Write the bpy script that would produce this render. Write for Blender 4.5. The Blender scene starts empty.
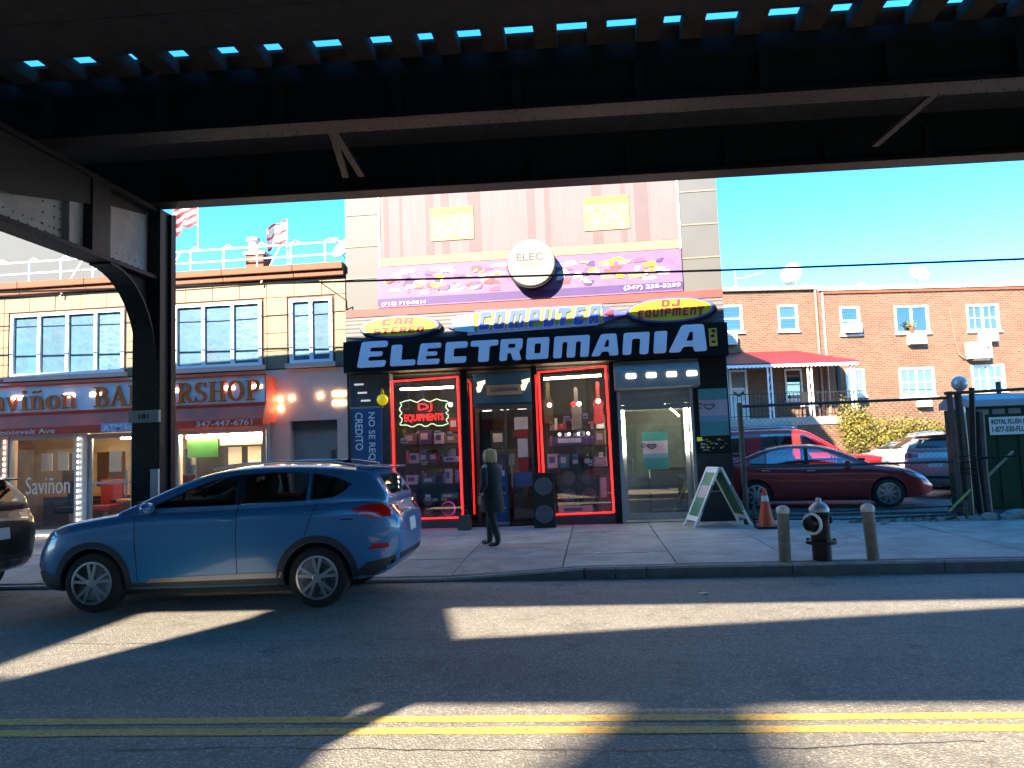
import bpy, bmesh, math, random
from mathutils import Vector, Matrix
from mathutils.bvhtree import BVHTree
R = math.radians
random.seed(7)
SC = bpy.context.scene
COL = SC.collection

# ------------------------------------------------------------------ camera
cam_d = bpy.data.cameras.new('camera')
cam_d.sensor_width = 36.0
cam_d.lens = 36.0 * 760.0 / 1024.0
cam_d.clip_end = 2000.0
cam = bpy.data.objects.new('camera', cam_d)
COL.objects.link(cam)
cam.matrix_world = (Matrix.Translation((0, 0, 1.7)) @ Matrix.Rotation(R(6.0), 4, 'Z') @ Matrix.Rotation(R(95.0), 4, 'X')
                    @ Matrix.Rotation(R(-2.1), 4, 'Z'))
SC.camera = cam

# ------------------------------------------------------------------ sky, sun, exposure
SUN_AZ, SUN_EL = 25.0, 29.7          # light travels towards +Y, turned 25 degrees to +X
world = bpy.data.worlds.new('World')
SC.world = world
world.use_nodes = True
wn = world.node_tree.nodes
sky = wn.new('ShaderNodeTexSky')
sky.sky_type = 'NISHITA'
sky.sun_disc = False
sky.sun_elevation = R(SUN_EL)
sky.sun_rotation = R(180.0 + SUN_AZ)
sky.air_density = 0.85
sky.altitude = 600.0
sky.dust_density = 0.0
sky.ozone_density = 6.0
hsv = wn.new('ShaderNodeHueSaturation')
hsv.inputs['Saturation'].default_value = 1.27
world.node_tree.links.new(sky.outputs[0], hsv.inputs['Color'])
world.node_tree.links.new(hsv.outputs[0], wn['Background'].inputs[0])
wn['Background'].inputs[1].default_value = 0.09
sun_d = bpy.data.lights.new('sun', 'SUN')
sun_d.energy = 2.0
sun_d.angle = R(0.5)
sun_d.color = (1.0, 0.97, 0.93)
sun = bpy.data.objects.new('sun', sun_d)
COL.objects.link(sun)
ldir = Vector((math.sin(R(SUN_AZ)) * math.cos(R(SUN_EL)), math.cos(R(SUN_AZ)) * math.cos(R(SUN_EL)), -math.sin(R(SUN_EL))))
sun.rotation_euler = ldir.to_track_quat('-Z', 'Y').to_euler()
SC.view_settings.view_transform = 'Standard'
SC.view_settings.look = 'None'
SC.view_settings.gamma = 1.0
SC.view_settings.use_curve_mapping = False
SC.view_settings.exposure = 3.4
SC.view_settings.use_white_balance = True
SC.view_settings.white_balance_temperature = 8800
SC.cycles.max_bounces = 8
SC.cycles.transparent_max_bounces = 16
SC.cycles.sample_clamp_indirect = 6.0

# ------------------------------------------------------------------ materials
MATS = {}


def M(name, col, rough=0.6, metal=0.0, var=0.12, scale=3.0, bump=0.0, bscale=60.0, coat=0.0, emis=0.0, spec=0.5, col2=None, streak=None):
    """principled material with a noise-broken colour and optional fine relief"""
    if name in MATS:
        return MATS[name]
    m = bpy.data.materials.new(name)
    m.use_nodes = True
    nt = m.node_tree
    N, L = nt.nodes, nt.links
    p = N['Principled BSDF']
    p.inputs['Roughness'].default_value = rough
    p.inputs['Metallic'].default_value = metal
    p.inputs['Specular IOR Level'].default_value = spec
    p.inputs['Coat Weight'].default_value = coat
    p.inputs['Coat Roughness'].default_value = 0.05
    tc = N.new('ShaderNodeTexCoord')
    vec = tc.outputs['Object']
    if streak:
        mp = N.new('ShaderNodeMapping')
        mp.inputs['Scale'].default_value = streak
        L.new(vec, mp.inputs['Vector'])
        vec = mp.outputs['Vector']
    c2 = col2 if col2 else tuple(min(1, c * (1 + var)) for c in col)
    c1 = col if col2 else tuple(c * (1 - var) for c in col)
    if var > 0 or col2:
        nz = N.new('ShaderNodeTexNoise')
        nz.inputs['Scale'].default_value = scale
        nz.inputs['Detail'].default_value = 6
        nz.inputs['Roughness'].default_value = 0.65
        L.new(vec, nz.inputs['Vector'])
        rp = N.new('ShaderNodeValToRGB')
        rp.color_ramp.elements[0].position = 0.32
        rp.color_ramp.elements[1].position = 0.68
        rp.color_ramp.elements[0].color = (*c1, 1)
        rp.color_ramp.elements[1].color = (*c2, 1)
        L.new(nz.outputs['Fac'], rp.inputs['Fac'])
        L.new(rp.outputs['Color'], p.inputs['Base Color'])
        mr = N.new('ShaderNodeMapRange')
        mr.inputs['To Min'].default_value = max(0.02, rough * 0.85)
        mr.inputs['To Max'].default_value = min(1, rough * 1.15)
        L.new(nz.outputs['Fac'], mr.inputs['Value'])
        L.new(mr.outputs['Result'], p.inputs['Roughness'])
    else:
        p.inputs['Base Color'].default_value = (*col, 1)
    if bump > 0:
        nb = N.new('ShaderNodeTexNoise')
        nb.inputs['Scale'].default_value = bscale
        nb.inputs['Detail'].default_value = 5
        L.new(tc.outputs['Object'], nb.inputs['Vector'])
        b = N.new('ShaderNodeBump')
        b.inputs['Strength'].default_value = bump
        b.inputs['Distance'].default_value = 0.02
        L.new(nb.outputs['Fac'], b.inputs['Height'])
        L.new(b.outputs['Normal'], p.inputs['Normal'])
    if emis:
        p.inputs['Emission Color'].default_value = (*col, 1)
        p.inputs['Emission Strength'].default_value = emis
    MATS[name] = m
    return m


def glass(name, tint=(1, 1, 1), base=0.06, rough=0.0):
    """thin pane: clear through, reflection rising with the angle"""
    if name in MATS:
        return MATS[name]
    m = bpy.data.materials.new(name)
    m.use_nodes = True
    N, L = m.node_tree.nodes, m.node_tree.links
    N.remove(N['Principled BSDF'])
    tr = N.new('ShaderNodeBsdfTransparent')
    tr.inputs[0].default_value = (*tint, 1)
    gl = N.new('ShaderNodeBsdfGlossy')
    gl.inputs['Roughness'].default_value = rough
    lw = N.new('ShaderNodeLayerWeight')
    lw.inputs['Blend'].default_value = 0.5
    pw = N.new('ShaderNodeMath')
    pw.operation = 'POWER'
    pw.inputs[1].default_value = 4.0
    L.new(lw.outputs['Facing'], pw.inputs[0])
    mr = N.new('ShaderNodeMapRange')
    mr.inputs['To Min'].default_value = base
    mr.inputs['To Max'].default_value = 1.0
    L.new(pw.outputs[0], mr.inputs['Value'])
    mx = N.new('ShaderNodeMixShader')
    L.new(mr.outputs['Result'], mx.inputs[0])
    L.new(tr.outputs[0], mx.inputs[1])
    L.new(gl.outputs[0], mx.inputs[2])
    L.new(mx.outputs[0], N['Material Output'].inputs[0])
    MATS[name] = m
    return m


def asphalt(name, base, light):
    m = bpy.data.materials.new(name)
    m.use_nodes = True
    N, L = m.node_tree.nodes, m.node_tree.links
    p = N['Principled BSDF']
    p.inputs['Roughness'].default_value = 0.82
    tc = N.new('ShaderNodeTexCoord')
    n1 = N.new('ShaderNodeTexNoise'); n1.inputs['Scale'].default_value = 0.5; n1.inputs['Detail'].default_value = 7
    n2 = N.new('ShaderNodeTexVoronoi'); n2.inputs['Scale'].default_value = 75
    n3 = N.new('ShaderNodeTexNoise'); n3.inputs['Scale'].default_value = 2.6; n3.inputs['Detail'].default_value = 8; n3.inputs['Roughness'].default_value = 0.75
    mp = N.new('ShaderNodeMapping'); mp.inputs['Scale'].default_value = (0.16, 1.3, 1)
    n4 = N.new('ShaderNodeTexNoise'); n4.inputs['Scale'].default_value = 1.1; n4.inputs['Detail'].default_value = 5
    L.new(tc.outputs['Object'], mp.inputs[0])
    L.new(mp.outputs[0], n4.inputs['Vector'])
    for n in (n1, n2, n3):
        L.new(tc.outputs['Object'], n.inputs['Vector'])
    r1 = N.new('ShaderNodeValToRGB')
    r1.color_ramp.elements[0].position = 0.3; r1.color_ramp.elements[0].color = (*base, 1)
    r1.color_ramp.elements[1].position = 0.75; r1.color_ramp.elements[1].color = (*light, 1)
    mxa = N.new('ShaderNodeMath'); mxa.operation = 'ADD'
    ma = N.new('ShaderNodeMath'); ma.operation = 'MULTIPLY'; ma.inputs[1].default_value = 0.5
    mb = N.new('ShaderNodeMath'); mb.operation = 'MULTIPLY'; mb.inputs[1].default_value = 0.5
    L.new(n1.outputs['Fac'], ma.inputs[0]); L.new(n4.outputs['Fac'], mb.inputs[0])
    L.new(ma.outputs[0], mxa.inputs[0]); L.new(mb.outputs[0], mxa.inputs[1])
    L.new(mxa.outputs[0], r1.inputs['Fac'])
    # stone chips: random per cell
    rv = N.new('ShaderNodeValToRGB')
    rv.color_ramp.elements[0].position = 0.0; rv.color_ramp.elements[0].color = (0.7, 0.7, 0.7, 1)
    rv.color_ramp.elements[1].position = 1.0; rv.color_ramp.elements[1].color = (1.65, 1.6, 1.55, 1)
    e = rv.color_ramp.elements.new(0.72); e.color = (0.92, 0.92, 0.92, 1)
    sp = N.new('ShaderNodeSeparateColor')
    L.new(n2.outputs['Color'], sp.inputs[0])
    L.new(sp.outputs[0], rv.inputs['Fac'])
    mul = N.new('ShaderNodeMix'); mul.data_type = 'RGBA'; mul.blend_type = 'MULTIPLY'; mul.inputs[0].default_value = 1.0
    L.new(r1.outputs[0], mul.inputs[6]); L.new(rv.outputs[0], mul.inputs[7])
    # oil and tar stains
    r3 = N.new('ShaderNodeValToRGB')
    r3.color_ramp.elements[0].position = 0.33; r3.color_ramp.elements[0].color = (0.62, 0.62, 0.62, 1)
    r3.color_ramp.elements[1].position = 0.47; r3.color_ramp.elements[1].color = (1, 1, 1, 1)
    L.new(n3.outputs['Fac'], r3.inputs['Fac'])
    mu2 = N.new('ShaderNodeMix'); mu2.data_type = 'RGBA'; mu2.blend_type = 'MULTIPLY'; mu2.inputs[0].default_value = 1.0
    L.new(mul.outputs[2], mu2.inputs[6]); L.new(r3.outputs[0], mu2.inputs[7])
    L.new(mu2.outputs[2], p.inputs['Base Color'])
    b = N.new('ShaderNodeBump'); b.inputs['Strength'].default_value = 0.5; b.inputs['Distance'].default_value = 0.012
    L.new(n2.outputs['Distance'], b.inputs['Height'])
    L.new(b.outputs[0], p.inputs['Normal'])
    MATS[name] = m
    return m


def brick_mat(name, c1, c2, mortar, bw=0.21, bh=0.07):
    m = bpy.data.materials.new(name)
    m.use_nodes = True
    N, L = m.node_tree.nodes, m.node_tree.links
    p = N['Principled BSDF']; p.inputs['Roughness'].default_value = 0.85
    tc = N.new('ShaderNodeTexCoord')
    sx = N.new('ShaderNodeSeparateXYZ'); L.new(tc.outputs['Object'], sx.inputs[0])
    ad = N.new('ShaderNodeMath'); ad.operation = 'ADD'
    L.new(sx.outputs[0], ad.inputs[0]); L.new(sx.outputs[1], ad.inputs[1])
    cx = N.new('ShaderNodeCombineXYZ'); L.new(ad.outputs[0], cx.inputs[0]); L.new(sx.outputs[2], cx.inputs[1])
    bt = N.new('ShaderNodeTexBrick')
    L.new(cx.outputs[0], bt.inputs['Vector'])
    bt.inputs['Color1'].default_value = (*c1, 1); bt.inputs['Color2'].default_value = (*c2, 1); bt.inputs['Mortar'].default_value = (*mortar, 1)
    bt.inputs['Scale'].default_value = 1.0
    bt.inputs['Brick Width'].default_value = bw; bt.inputs['Row Height'].default_value = bh
    bt.inputs['Mortar Size'].default_value = 0.009
    nz = N.new('ShaderNodeTexNoise'); nz.inputs['Scale'].default_value = 0.9; nz.inputs['Detail'].default_value = 6
    L.new(tc.outputs['Object'], nz.inputs['Vector'])
    mr = N.new('ShaderNodeMapRange'); mr.inputs['To Min'].default_value = 0.72; mr.inputs['To Max'].default_value = 1.25
    L.new(nz.outputs['Fac'], mr.inputs['Value'])
    mx = N.new('ShaderNodeMix'); mx.data_type = 'RGBA'; mx.blend_type = 'MULTIPLY'; mx.inputs[0].default_value = 1
    L.new(bt.outputs['Color'], mx.inputs[6]); L.new(mr.outputs[0], mx.inputs[7])
    L.new(mx.outputs[2], p.inputs['Base Color'])
    b = N.new('ShaderNodeBump'); b.inputs['Strength'].default_value = 0.6; b.inputs['Distance'].default_value = 0.01; b.invert = True
    L.new(bt.outputs['Fac'], b.inputs['Height']); L.new(b.outputs[0], p.inputs['Normal'])
    MATS[name] = m
    return m


# ------------------------------------------------------------------ mesh builder
class MB:
    def __init__(s):
        s.v, s.f = [], []

    def add(s, vs, fs):
        o = len(s.v)
        s.v += [tuple(v) for v in vs]
        s.f += [tuple(i + o for i in f) for f in fs]
        return s

    def box(s, x0, x1, y0, y1, z0, z1):
        return s.add([(x0, y0, z0), (x1, y0, z0), (x1, y1, z0), (x0, y1, z0), (x0, y0, z1), (x1, y0, z1), (x1, y1, z1), (x0, y1, z1)],
                     [(0, 3, 2, 1), (4, 5, 6, 7), (0, 1, 5, 4), (1, 2, 6, 5), (2, 3, 7, 6), (3, 0, 4, 7)])

    def bar(s, p, q, w, h=None, up=(0, 0, 1)):
        h = h or w
        p, q = Vector(p), Vector(q)
        d = (q - p).normalized()
        a = d.cross(Vector(up))
        if a.length < 1e-4:
            a = d.cross(Vector((1, 0, 0)))
        a.normalize()
        b = a.cross(d)
        a *= w / 2
        b *= h / 2
        c = [p - a - b, p + a - b, p + a + b, p - a + b, q - a - b, q + a - b, q + a + b, q - a + b]
        return s.add(c, [(0, 1, 2, 3), (7, 6, 5, 4), (0, 4, 5, 1), (1, 5, 6, 2), (2, 6, 7, 3), (3, 7, 4, 0)])

    def tube(s, pts, r, n=8, cap=True):
        pts = [Vector(p) for p in pts]
        rs = r if isinstance(r, (list, tuple)) else [r] * len(pts)
        base = None
        vs, fs = [], []
        for i, p in enumerate(pts):
            d = (pts[min(i + 1, len(pts) - 1)] - pts[max(i - 1, 0)]).normalized()
            if base is None:
                base = d.orthogonal().normalized()
            else:
                base = (base - d * base.dot(d)).normalized()
            c = d.cross(base)
            for k in range(n):
                a = 2 * math.pi * k / n
                vs.append(p + (base * math.cos(a) + c * math.sin(a)) * rs[i])
        for i in range(len(pts) - 1):
            for k in range(n):
                k2 = (k + 1) % n
                fs.append((i * n + k, i * n + k2, (i + 1) * n + k2, (i + 1) * n + k))
        if cap:
            fs.append(tuple(range(n - 1, -1, -1)))
            fs.append(tuple(range((len(pts) - 1) * n, len(pts) * n)))
        return s.add(vs, fs)

    def lathe(s, prof, n=24, c=(0, 0, 0), axis='z', closed=False):
        """prof: (radius, height) list"""
        vs, fs = [], []
        for (r, h) in prof:
            for k in range(n):
                a = 2 * math.pi * k / n
                x, y = r * math.cos(a), r * math.sin(a)
                if axis == 'z':
                    vs.append((c[0] + x, c[1] + y, c[2] + h))
                elif axis == 'y':
                    vs.append((c[0] + x, c[1] + h, c[2] + y))
                else:
                    vs.append((c[0] + h, c[1] + x, c[2] + y))
        m = len(prof)
        for i in range(m if closed else m - 1):
            for k in range(n):
                k2 = (k + 1) % n
                i2 = (i + 1) % m
                fs.append((i * n + k, i * n + k2, i2 * n + k2, i2 * n + k))
        if not closed:
            if prof[0][0] > 1e-5:
                fs.append(tuple(range(n - 1, -1, -1)))
            if prof[-1][0] > 1e-5:
                fs.append(tuple(range((m - 1) * n, m * n)))
        return s.add(vs, fs)

    def prism(s, poly, fn, d0, d1):
        """poly in 2D, fn(a, b, depth) -> 3D"""
        n = len(poly)
        vs = [fn(a, b, d0) for a, b in poly] + [fn(a, b, d1) for a, b in poly]
        fs = [tuple(range(n)), tuple(range(2 * n - 1, n - 1, -1))]
        for i in range(n):
            j = (i + 1) % n
            fs.append((i, i + n, j + n, j))
        return s.add(vs, fs)

    def prismxz(s, poly, y0, y1):
        return s.prism(poly, lambda a, b, d: (a, d, b), y0, y1)

    def prismyz(s, poly, x0, x1):
        return s.prism(poly, lambda a, b, d: (d, a, b), x0, x1)

    def prismxy(s, poly, z0, z1):
        return s.prism(poly, lambda a, b, d: (a, b, d), z0, z1)

    def sphere(s, c, r, n=10, m=6, sx=1, sy=1, sz=1):
        vs, fs = [], []
        for i in range(m + 1):
            t = math.pi * i / m
            for k in range(n):
                a = 2 * math.pi * k / n
                vs.append((c[0] + r * sx * math.sin(t) * math.cos(a), c[1] + r * sy * math.sin(t) * math.sin(a), c[2] + r * sz * math.cos(t)))
        for i in range(m):
            for k in range(n):
                k2 = (k + 1) % n
                fs.append((i * n + k, (i + 1) * n + k, (i + 1) * n + k2, i * n + k2))
        return s.add(vs, fs)

    def build(s, name, mat, parent=None, smooth=False, bevel=0.0, world=True, **props):
        me = bpy.data.meshes.new(name)
        me.from_pydata(s.v, [], s.f)
        bm = bmesh.new()
        bm.from_mesh(me)
        bmesh.ops.remove_doubles(bm, verts=bm.verts, dist=1e-5)
        bmesh.ops.recalc_face_normals(bm, faces=bm.faces)
        if bevel:
            es = [e for e in bm.edges if len(e.link_faces) == 2 and e.calc_face_angle() > 0.6]
            bmesh.ops.bevel(bm, geom=es, offset=bevel, segments=2, affect='EDGES', profile=0.6, clamp_overlap=True)
        bm.to_mesh(me)
        bm.free()
        if smooth:
            shade(me)
        return put(name, me, mat, parent, world, **props)


def shade(me, angle=40):
    for p in me.polygons:
        p.use_smooth = True
    try:
        me.set_sharp_from_angle(angle=R(angle))
    except Exception:
        pass


def pmat(o):
    return Matrix.LocRotScale(o.location, o.rotation_euler, o.scale)


def put(name, me, mat, parent=None, world=True, **props):
    o = bpy.data.objects.new(name, me)
    COL.objects.link(o)
    if mat is not None:
        if not me.materials:
            me.materials.append(mat)
    if parent is not None:
        o.parent = parent
        if world and parent.type == 'EMPTY':
            o.matrix_parent_inverse = pmat(parent).inverted()
        elif world and parent.parent is not None and parent.parent.type == 'EMPTY':
            pass
    for k, v in props.items():
        o[k] = v
    return o


def thing(name, label, cat, loc=(0, 0, 0), rz=0.0, group=None):
    o = bpy.data.objects.new(name, None)
    o.empty_display_size = 0.1
    COL.objects.link(o)
    o.location = loc
    o.rotation_euler = (0, 0, R(rz))
    return tag(o, label, cat, group)


def tag(o, label, cat, group=None):
    o['label'] = label
    o['category'] = cat
    if group:
        o['group'] = group
    return o


def struct(o):
    o['kind'] = 'structure'
    return o


def copy_tree(o, parent=None):
    c = o.copy()
    COL.objects.link(c)
    c.parent = parent
    for ch in o.children:
        copy_tree(ch, c)
    return c


def eval_mesh(o):
    dg = bpy.context.evaluated_depsgraph_get()
    dg.update()
    me = bpy.data.meshes.new_from_object(o.evaluated_get(dg))
    return me


def drop(o):
    d = o.data
    bpy.data.objects.remove(o, do_unlink=True)
    if isinstance(d, bpy.types.Curve):
        bpy.data.curves.remove(d)


# ------------------------------------------------------------------ lettering
def fit(me, box, y, ext, vert=False, shear=0.0):
    """flatten a mesh drawn in XY onto the plane Y = y facing -Y, fitted to box (x0, x1, z0, z1)"""
    x0, x1, z0, z1 = box
    for v in me.vertices:
        v.co.x += shear * v.co.y
    xs = [v.co.x for v in me.vertices]
    ys = [v.co.y for v in me.vertices]
    zs = [v.co.z for v in me.vertices]
    ax, bx, ay, by, az, bz = min(xs), max(xs), min(ys), max(ys), min(zs), max(zs)
    for v in me.vertices:
        tx = (v.co.x - ax) / max(1e-6, bx - ax)
        ty = (v.co.y - ay) / max(1e-6, by - ay)
        tz = (v.co.z - az) / max(1e-6, bz - az)
        if vert:
            v.co = (x0 + (x1 - x0) * ty, y - ext * tz, z1 - (z1 - z0) * tx)
        else:
            v.co = (x0 + (x1 - x0) * tx, y - ext * tz, z0 + (z1 - z0) * ty)
    return me


def text(body, box, y, mat, parent, name='lettering', bold=0.0, shear=0.0, ext=0.006, vert=False, space=1.0):
    cu = bpy.data.curves.new('txt', 'FONT')
    cu.body = body
    cu.size = 1.0
    cu.extrude = 0.02
    cu.offset = bold
    cu.space_character = space
    cu.resolution_u = 3
    cu.align_x = 'CENTER'
    o = bpy.data.objects.new('txt', cu)
    COL.objects.link(o)
    me = eval_mesh(o)
    drop(o)
    me.name = name
    fit(me, box, y, ext, vert, shear)
    me.materials.clear()
    return put(name, me, mat, parent)


def round_poly(pts, r, n=3):
    out = []
    m = len(pts)
    for i in range(m):
        p0, p1, p2 = Vector(pts[i - 1]), Vector(pts[i]), Vector(pts[(i + 1) % m])
        a, b = p0 - p1, p2 - p1
        rr = min(r, a.length * 0.45, b.length * 0.45)
        A, B = p1 + a.normalized() * rr, p1 + b.normalized() * rr
        for k in range(n + 1):
            t = k / n
            q = A * (1 - t) ** 2 + p1 * 2 * t * (1 - t) + B * t * t
            out.append((q.x, q.y))
    return out


def outline_mesh(loops, ext=0.02):
    cu = bpy.data.curves.new('gl', 'CURVE')
    cu.dimensions = '2D'
    cu.fill_mode = 'BOTH'
    cu.extrude = ext
    for lp in loops:
        sp = cu.splines.new('POLY')
        sp.points.add(len(lp) - 1)
        for i, (a, b) in enumerate(lp):
            sp.points[i].co = (a, b, 0, 1)
        sp.use_cyclic_u = True
    o = bpy.data.objects.new('gl', cu)
    COL.objects.link(o)
    me = eval_mesh(o)
    drop(o)
    return me


def oval(cx, cz, rx, rz, n=40):
    return [(cx + rx * math.cos(2 * math.pi * k / n), cz + rz * math.sin(2 * math.pi * k / n)) for k in range(n)]


# serif capitals drawn as bands of changing width
def band(mb, pts, ws, y, ext, fn):
    pts = [Vector(p) for p in pts]
    L, Rr = [], []
    for i, p in enumerate(pts):
        d = (pts[min(i + 1, len(pts) - 1)] - pts[max(i - 1, 0)]).normalized()
        nrm = Vector((-d.y, d.x)) * ws[i] / 2
        L.append(p + nrm)
        Rr.append(p - nrm)
    n = len(pts)
    vs, fs = [], []
    for dpt in (0, ext):
        for q in L + Rr:
            a, b = fn(q.x, q.y)
            vs.append((a, y - dpt, b))
    for i in range(n - 1):
        for o in (0, 2 * n):
            fs.append((o + i, o + i + 1, o + n + i + 1, o + n + i))
        fs.append((i, i + 1, 2 * n + i + 1, 2 * n + i))
        fs.append((n + i, n + i + 1, 3 * n + i + 1, 3 * n + i))
    fs.append((0, n, 3 * n, 2 * n))
    fs.append((n - 1, 2 * n - 1, 4 * n - 1, 3 * n - 1))
    mb.add(vs, fs)


def arc(cx, cy, rx, ry, a0, a1, n=10):
    return [(cx + rx * math.cos(R(a0 + (a1 - a0) * k / n)), cy + ry * math.sin(R(a0 + (a1 - a0) * k / n))) for k in range(n + 1)]


TK, TN = 0.19, 0.07
SERIF = {
    'B': (0.72, [([(.2, 0), (.2, 1)], TK), ([(0, .03), (.4, .03)], TN), ([(0, .97), (.4, .97)], TN), (arc(.32, .74, .26, .22, 90, -90), 'm'), (arc(.34, .27, .3, .24, 90, -90), 'm'), ([(.2, .51), (.36, .51)], TN)]),
    'A': (0.84, [([(.42, .98), (.12, 0)], .09), ([(.4, 1), (.72, 0)], TK), ([(.2, .32), (.62, .32)], TN), ([(0, .03), (.26, .03)], TN), ([(.55, .03), (.88, .03)], TN)]),
    'R': (0.78, [([(.2, 0), (.2, 1)], TK), ([(0, .03), (.4, .03)], TN), ([(0, .97), (.4, .97)], TN), (arc(.32, .74, .27, .23, 90, -90), 'm'), ([(.36, .5), (.68, .03)], TK), ([(.6, .03), (.84, .03)], TN)]),
    'E': (0.68, [([(.2, 0), (.2, 1)], TK), ([(0, .03), (.64, .03)], TN), ([(0, .97), (.62, .97)], TN), ([(.2, .52), (.5, .52)], TN), ([(.62, .0), (.66, .24)], .06), ([(.59, 1), (.6, .78)], .06), ([(.49, .4), (.49, .64)], .05)]),
    'S': (0.6, [(arc(.3, .75, .21, .21, 20, 250) + arc(.3, .26, .22, .22, 80, -160), 's'), ([(.53, .98), (.53, .72)], .05), ([(.06, .02), (.06, .3)], .05)]),
    'H': (0.86, [([(.2, 0), (.2, 1)], TK), ([(.68, 0), (.68, 1)], TK), ([(.02, .03), (.38, .03)], TN), ([(.02, .97), (.38, .97)], TN), ([(.5, .03), (.86, .03)], TN), ([(.5, .97), (.86, .97)], TN), ([(.2, .51), (.68, .51)], TN)]),
    'O': (0.8, [(arc(.4, .5, .3, .46, 0, 360, 24), 'o')]),
    'P': (0.7, [([(.2, 0), (.2, 1)], TK), ([(0, .03), (.42, .03)], TN), ([(0, .97), (.4, .97)], TN), (arc(.32, .71, .28, .26, 90, -90), 'm')]),
    'a': (0.5, [(arc(.24, .46, .18, .2, 150, 0), TN + .03), ([(.4, .48), (.4, .05)], .14), (arc(.22, .19, .17, .16, 80, 330), .1), ([(.36, .04), (.52, .06)], TN)]),
    'v': (0.52, [([(.1, .64), (.28, 0)], .14), ([(.44, .64), (.27, 0)], .07), ([(0, .64), (.2, .64)], .06), ([(.34, .64), (.54, .64)], .06)]),
    'i': (0.3, [([(.15, 0), (.15, .66)], .14), ([(0, .03), (.3, .03)], .06), ([(.02, .63), (.16, .63)], .06), (arc(.15, .88, .04, .04, 0, 360, 10), .09)]),
    'n': (0.6, [([(.14, 0), (.14, .66)], .14), ([(0, .03), (.28, .03)], .06), ([(0, .63), (.16, .63)], .06), (arc(.3, .44, .16, .19, 150, 0), .1), ([(.46, .46), (.46, 0)], .14), ([(.33, .03), (.6, .03)], .06)]),
    'o': (0.54, [(arc(.27, .33, .2, .3, 0, 360, 20), 'o')]),
    '~': (0.6, [([(.12, .82), (.22, .9), (.34, .84), (.46, .92)], .07)]),
}


def serif_text(s, box, y, mat, parent, ext=0.02, gap=0.06, name='lettering'):
    mb = MB()
    pen, k = 0.0, 0
    spans = []
    for ch in s:
        if ch == ' ':
            pen += 0.5
            continue
        spans.append((ch, pen))
        if ch == 'ñ':
            pen += SERIF['n'][0] + gap
        else:
            pen += SERIF[ch][0] + gap
    tot = pen - gap
    x0, x1, z0, z1 = box
    for ch, px in spans:
        parts = SERIF['n'][1] + SERIF['~'][1] if ch == 'ñ' else SERIF[ch][1]
        for pts, w in parts:
            k += 1
            n = len(pts)
            if w == 'm':
                ws = [TN + (TK - TN) * math.sin(math.pi * i / (n - 1)) for i in range(n)]
            elif w == 's':
                ws = [TN + (TK - TN) * max(0, math.sin(math.pi * i / (n - 1))) ** 2 for i in range(n)]
            elif w == 'o':
                ws = [TN + (TK - TN) * abs(math.cos(2 * math.pi * i / (n - 1))) for i in range(n)]
            else:
                ws = [w] * n
            band(mb, pts, ws, y, ext + (k % 7) * 0.0011, lambda a, b: (x0 + (x1 - x0) * (px + a) / tot, z0 + (z1 - z0) * b))
    return mb.build(name, mat, parent)


# chunky display capitals as outlines with holes
CHUNK = {
    'E': [[(0, 0), (.96, 0), (1, .25), (.36, .25), (.37, .41), (.84, .41), (.86, .6), (.39, .6), (.41, .76), (1, .76), (1, 1), (0.1, 1)]],
    'L': [[(0, 0), (1, 0), (1, .27), (.42, .27), (.42, 1), (0, 1)]],
    'C': [[(0, 0), (.96, 0), (1, .3), (.38, .3), (.38, .7), (1, .7), (1, 1), (0, 1)]],
    'T': [[(.32, 0), (.7, 0), (.7, .73), (1, .73), (1, 1), (0, 1), (0, .73), (.32, .73)]],
    'R': [[(0, 0), (.34, 0), (.34, .36), (.5, .36), (.62, 0), (1, 0), (.86, .42), (1, .55), (1, 1), (0, 1)], [(.36, .58), (.68, .58), (.68, .78), (.36, .78)]],
    'O': [[(0, 0), (1, 0), (1, 1), (0, 1)], [(.36, .27), (.64, .27), (.64, .73), (.36, .73)]],
    'M': [[(0, 0), (.24, 0), (.24, .74), (.38, .74), (.38, 0), (.62, 0), (.62, .74), (.76, .74), (.76, 0), (1, 0), (1, 1), (0, 1)]],
    'A': [[(0, 0), (.32, 0), (.37, .2), (.64, .2), (.66, 0), (1, 0), (.86, 1), (.3, 1)], [(.44, .4), (.62, .4), (.6, .74), (.52, .74)]],
    'N': [[(0, 0), (.34, 0), (.34, .72), (.66, .72), (.66, 0), (1, 0), (1, 1), (0, 1)]],
    'I': [[(0, 0), (1, 0), (1, 1), (0, 1)]],
    'P': [[(0, 0), (.34, 0), (.34, .32), (1, .32), (1, 1), (0, 1)], [(.36, .56), (.68, .56), (.68, .78), (.36, .78)]],
    'U': [[(0, 0), (1, 0), (1, 1), (.66, 1), (.66, .28), (.34, .28), (.34, 1), (0, 1)]],
    'S': [[(0, 0), (1, 0), (1, .61), (.34, .61), (.34, .76), (1, .76), (1, 1), (0, 1), (0, .39), (.66, .39), (.66, .24), (0, .24)]],
    'D': [[(0, 0), (.8, 0), (1, .2), (1, .8), (.8, 1), (0, 1)], [(.34, .26), (.66, .26), (.66, .74), (.34, .74)]],
    'J': [[(0, 0), (1, 0), (1, 1), (.62, 1), (.62, .28), (.32, .28), (.32, .46), (0, .46)]],
    'Q': [[(0, 0), (1.06, -.06), (1, .16), (1, 1), (0, 1)], [(.34, .28), (.64, .28), (.64, .74), (.34, .74)]],
}


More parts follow.
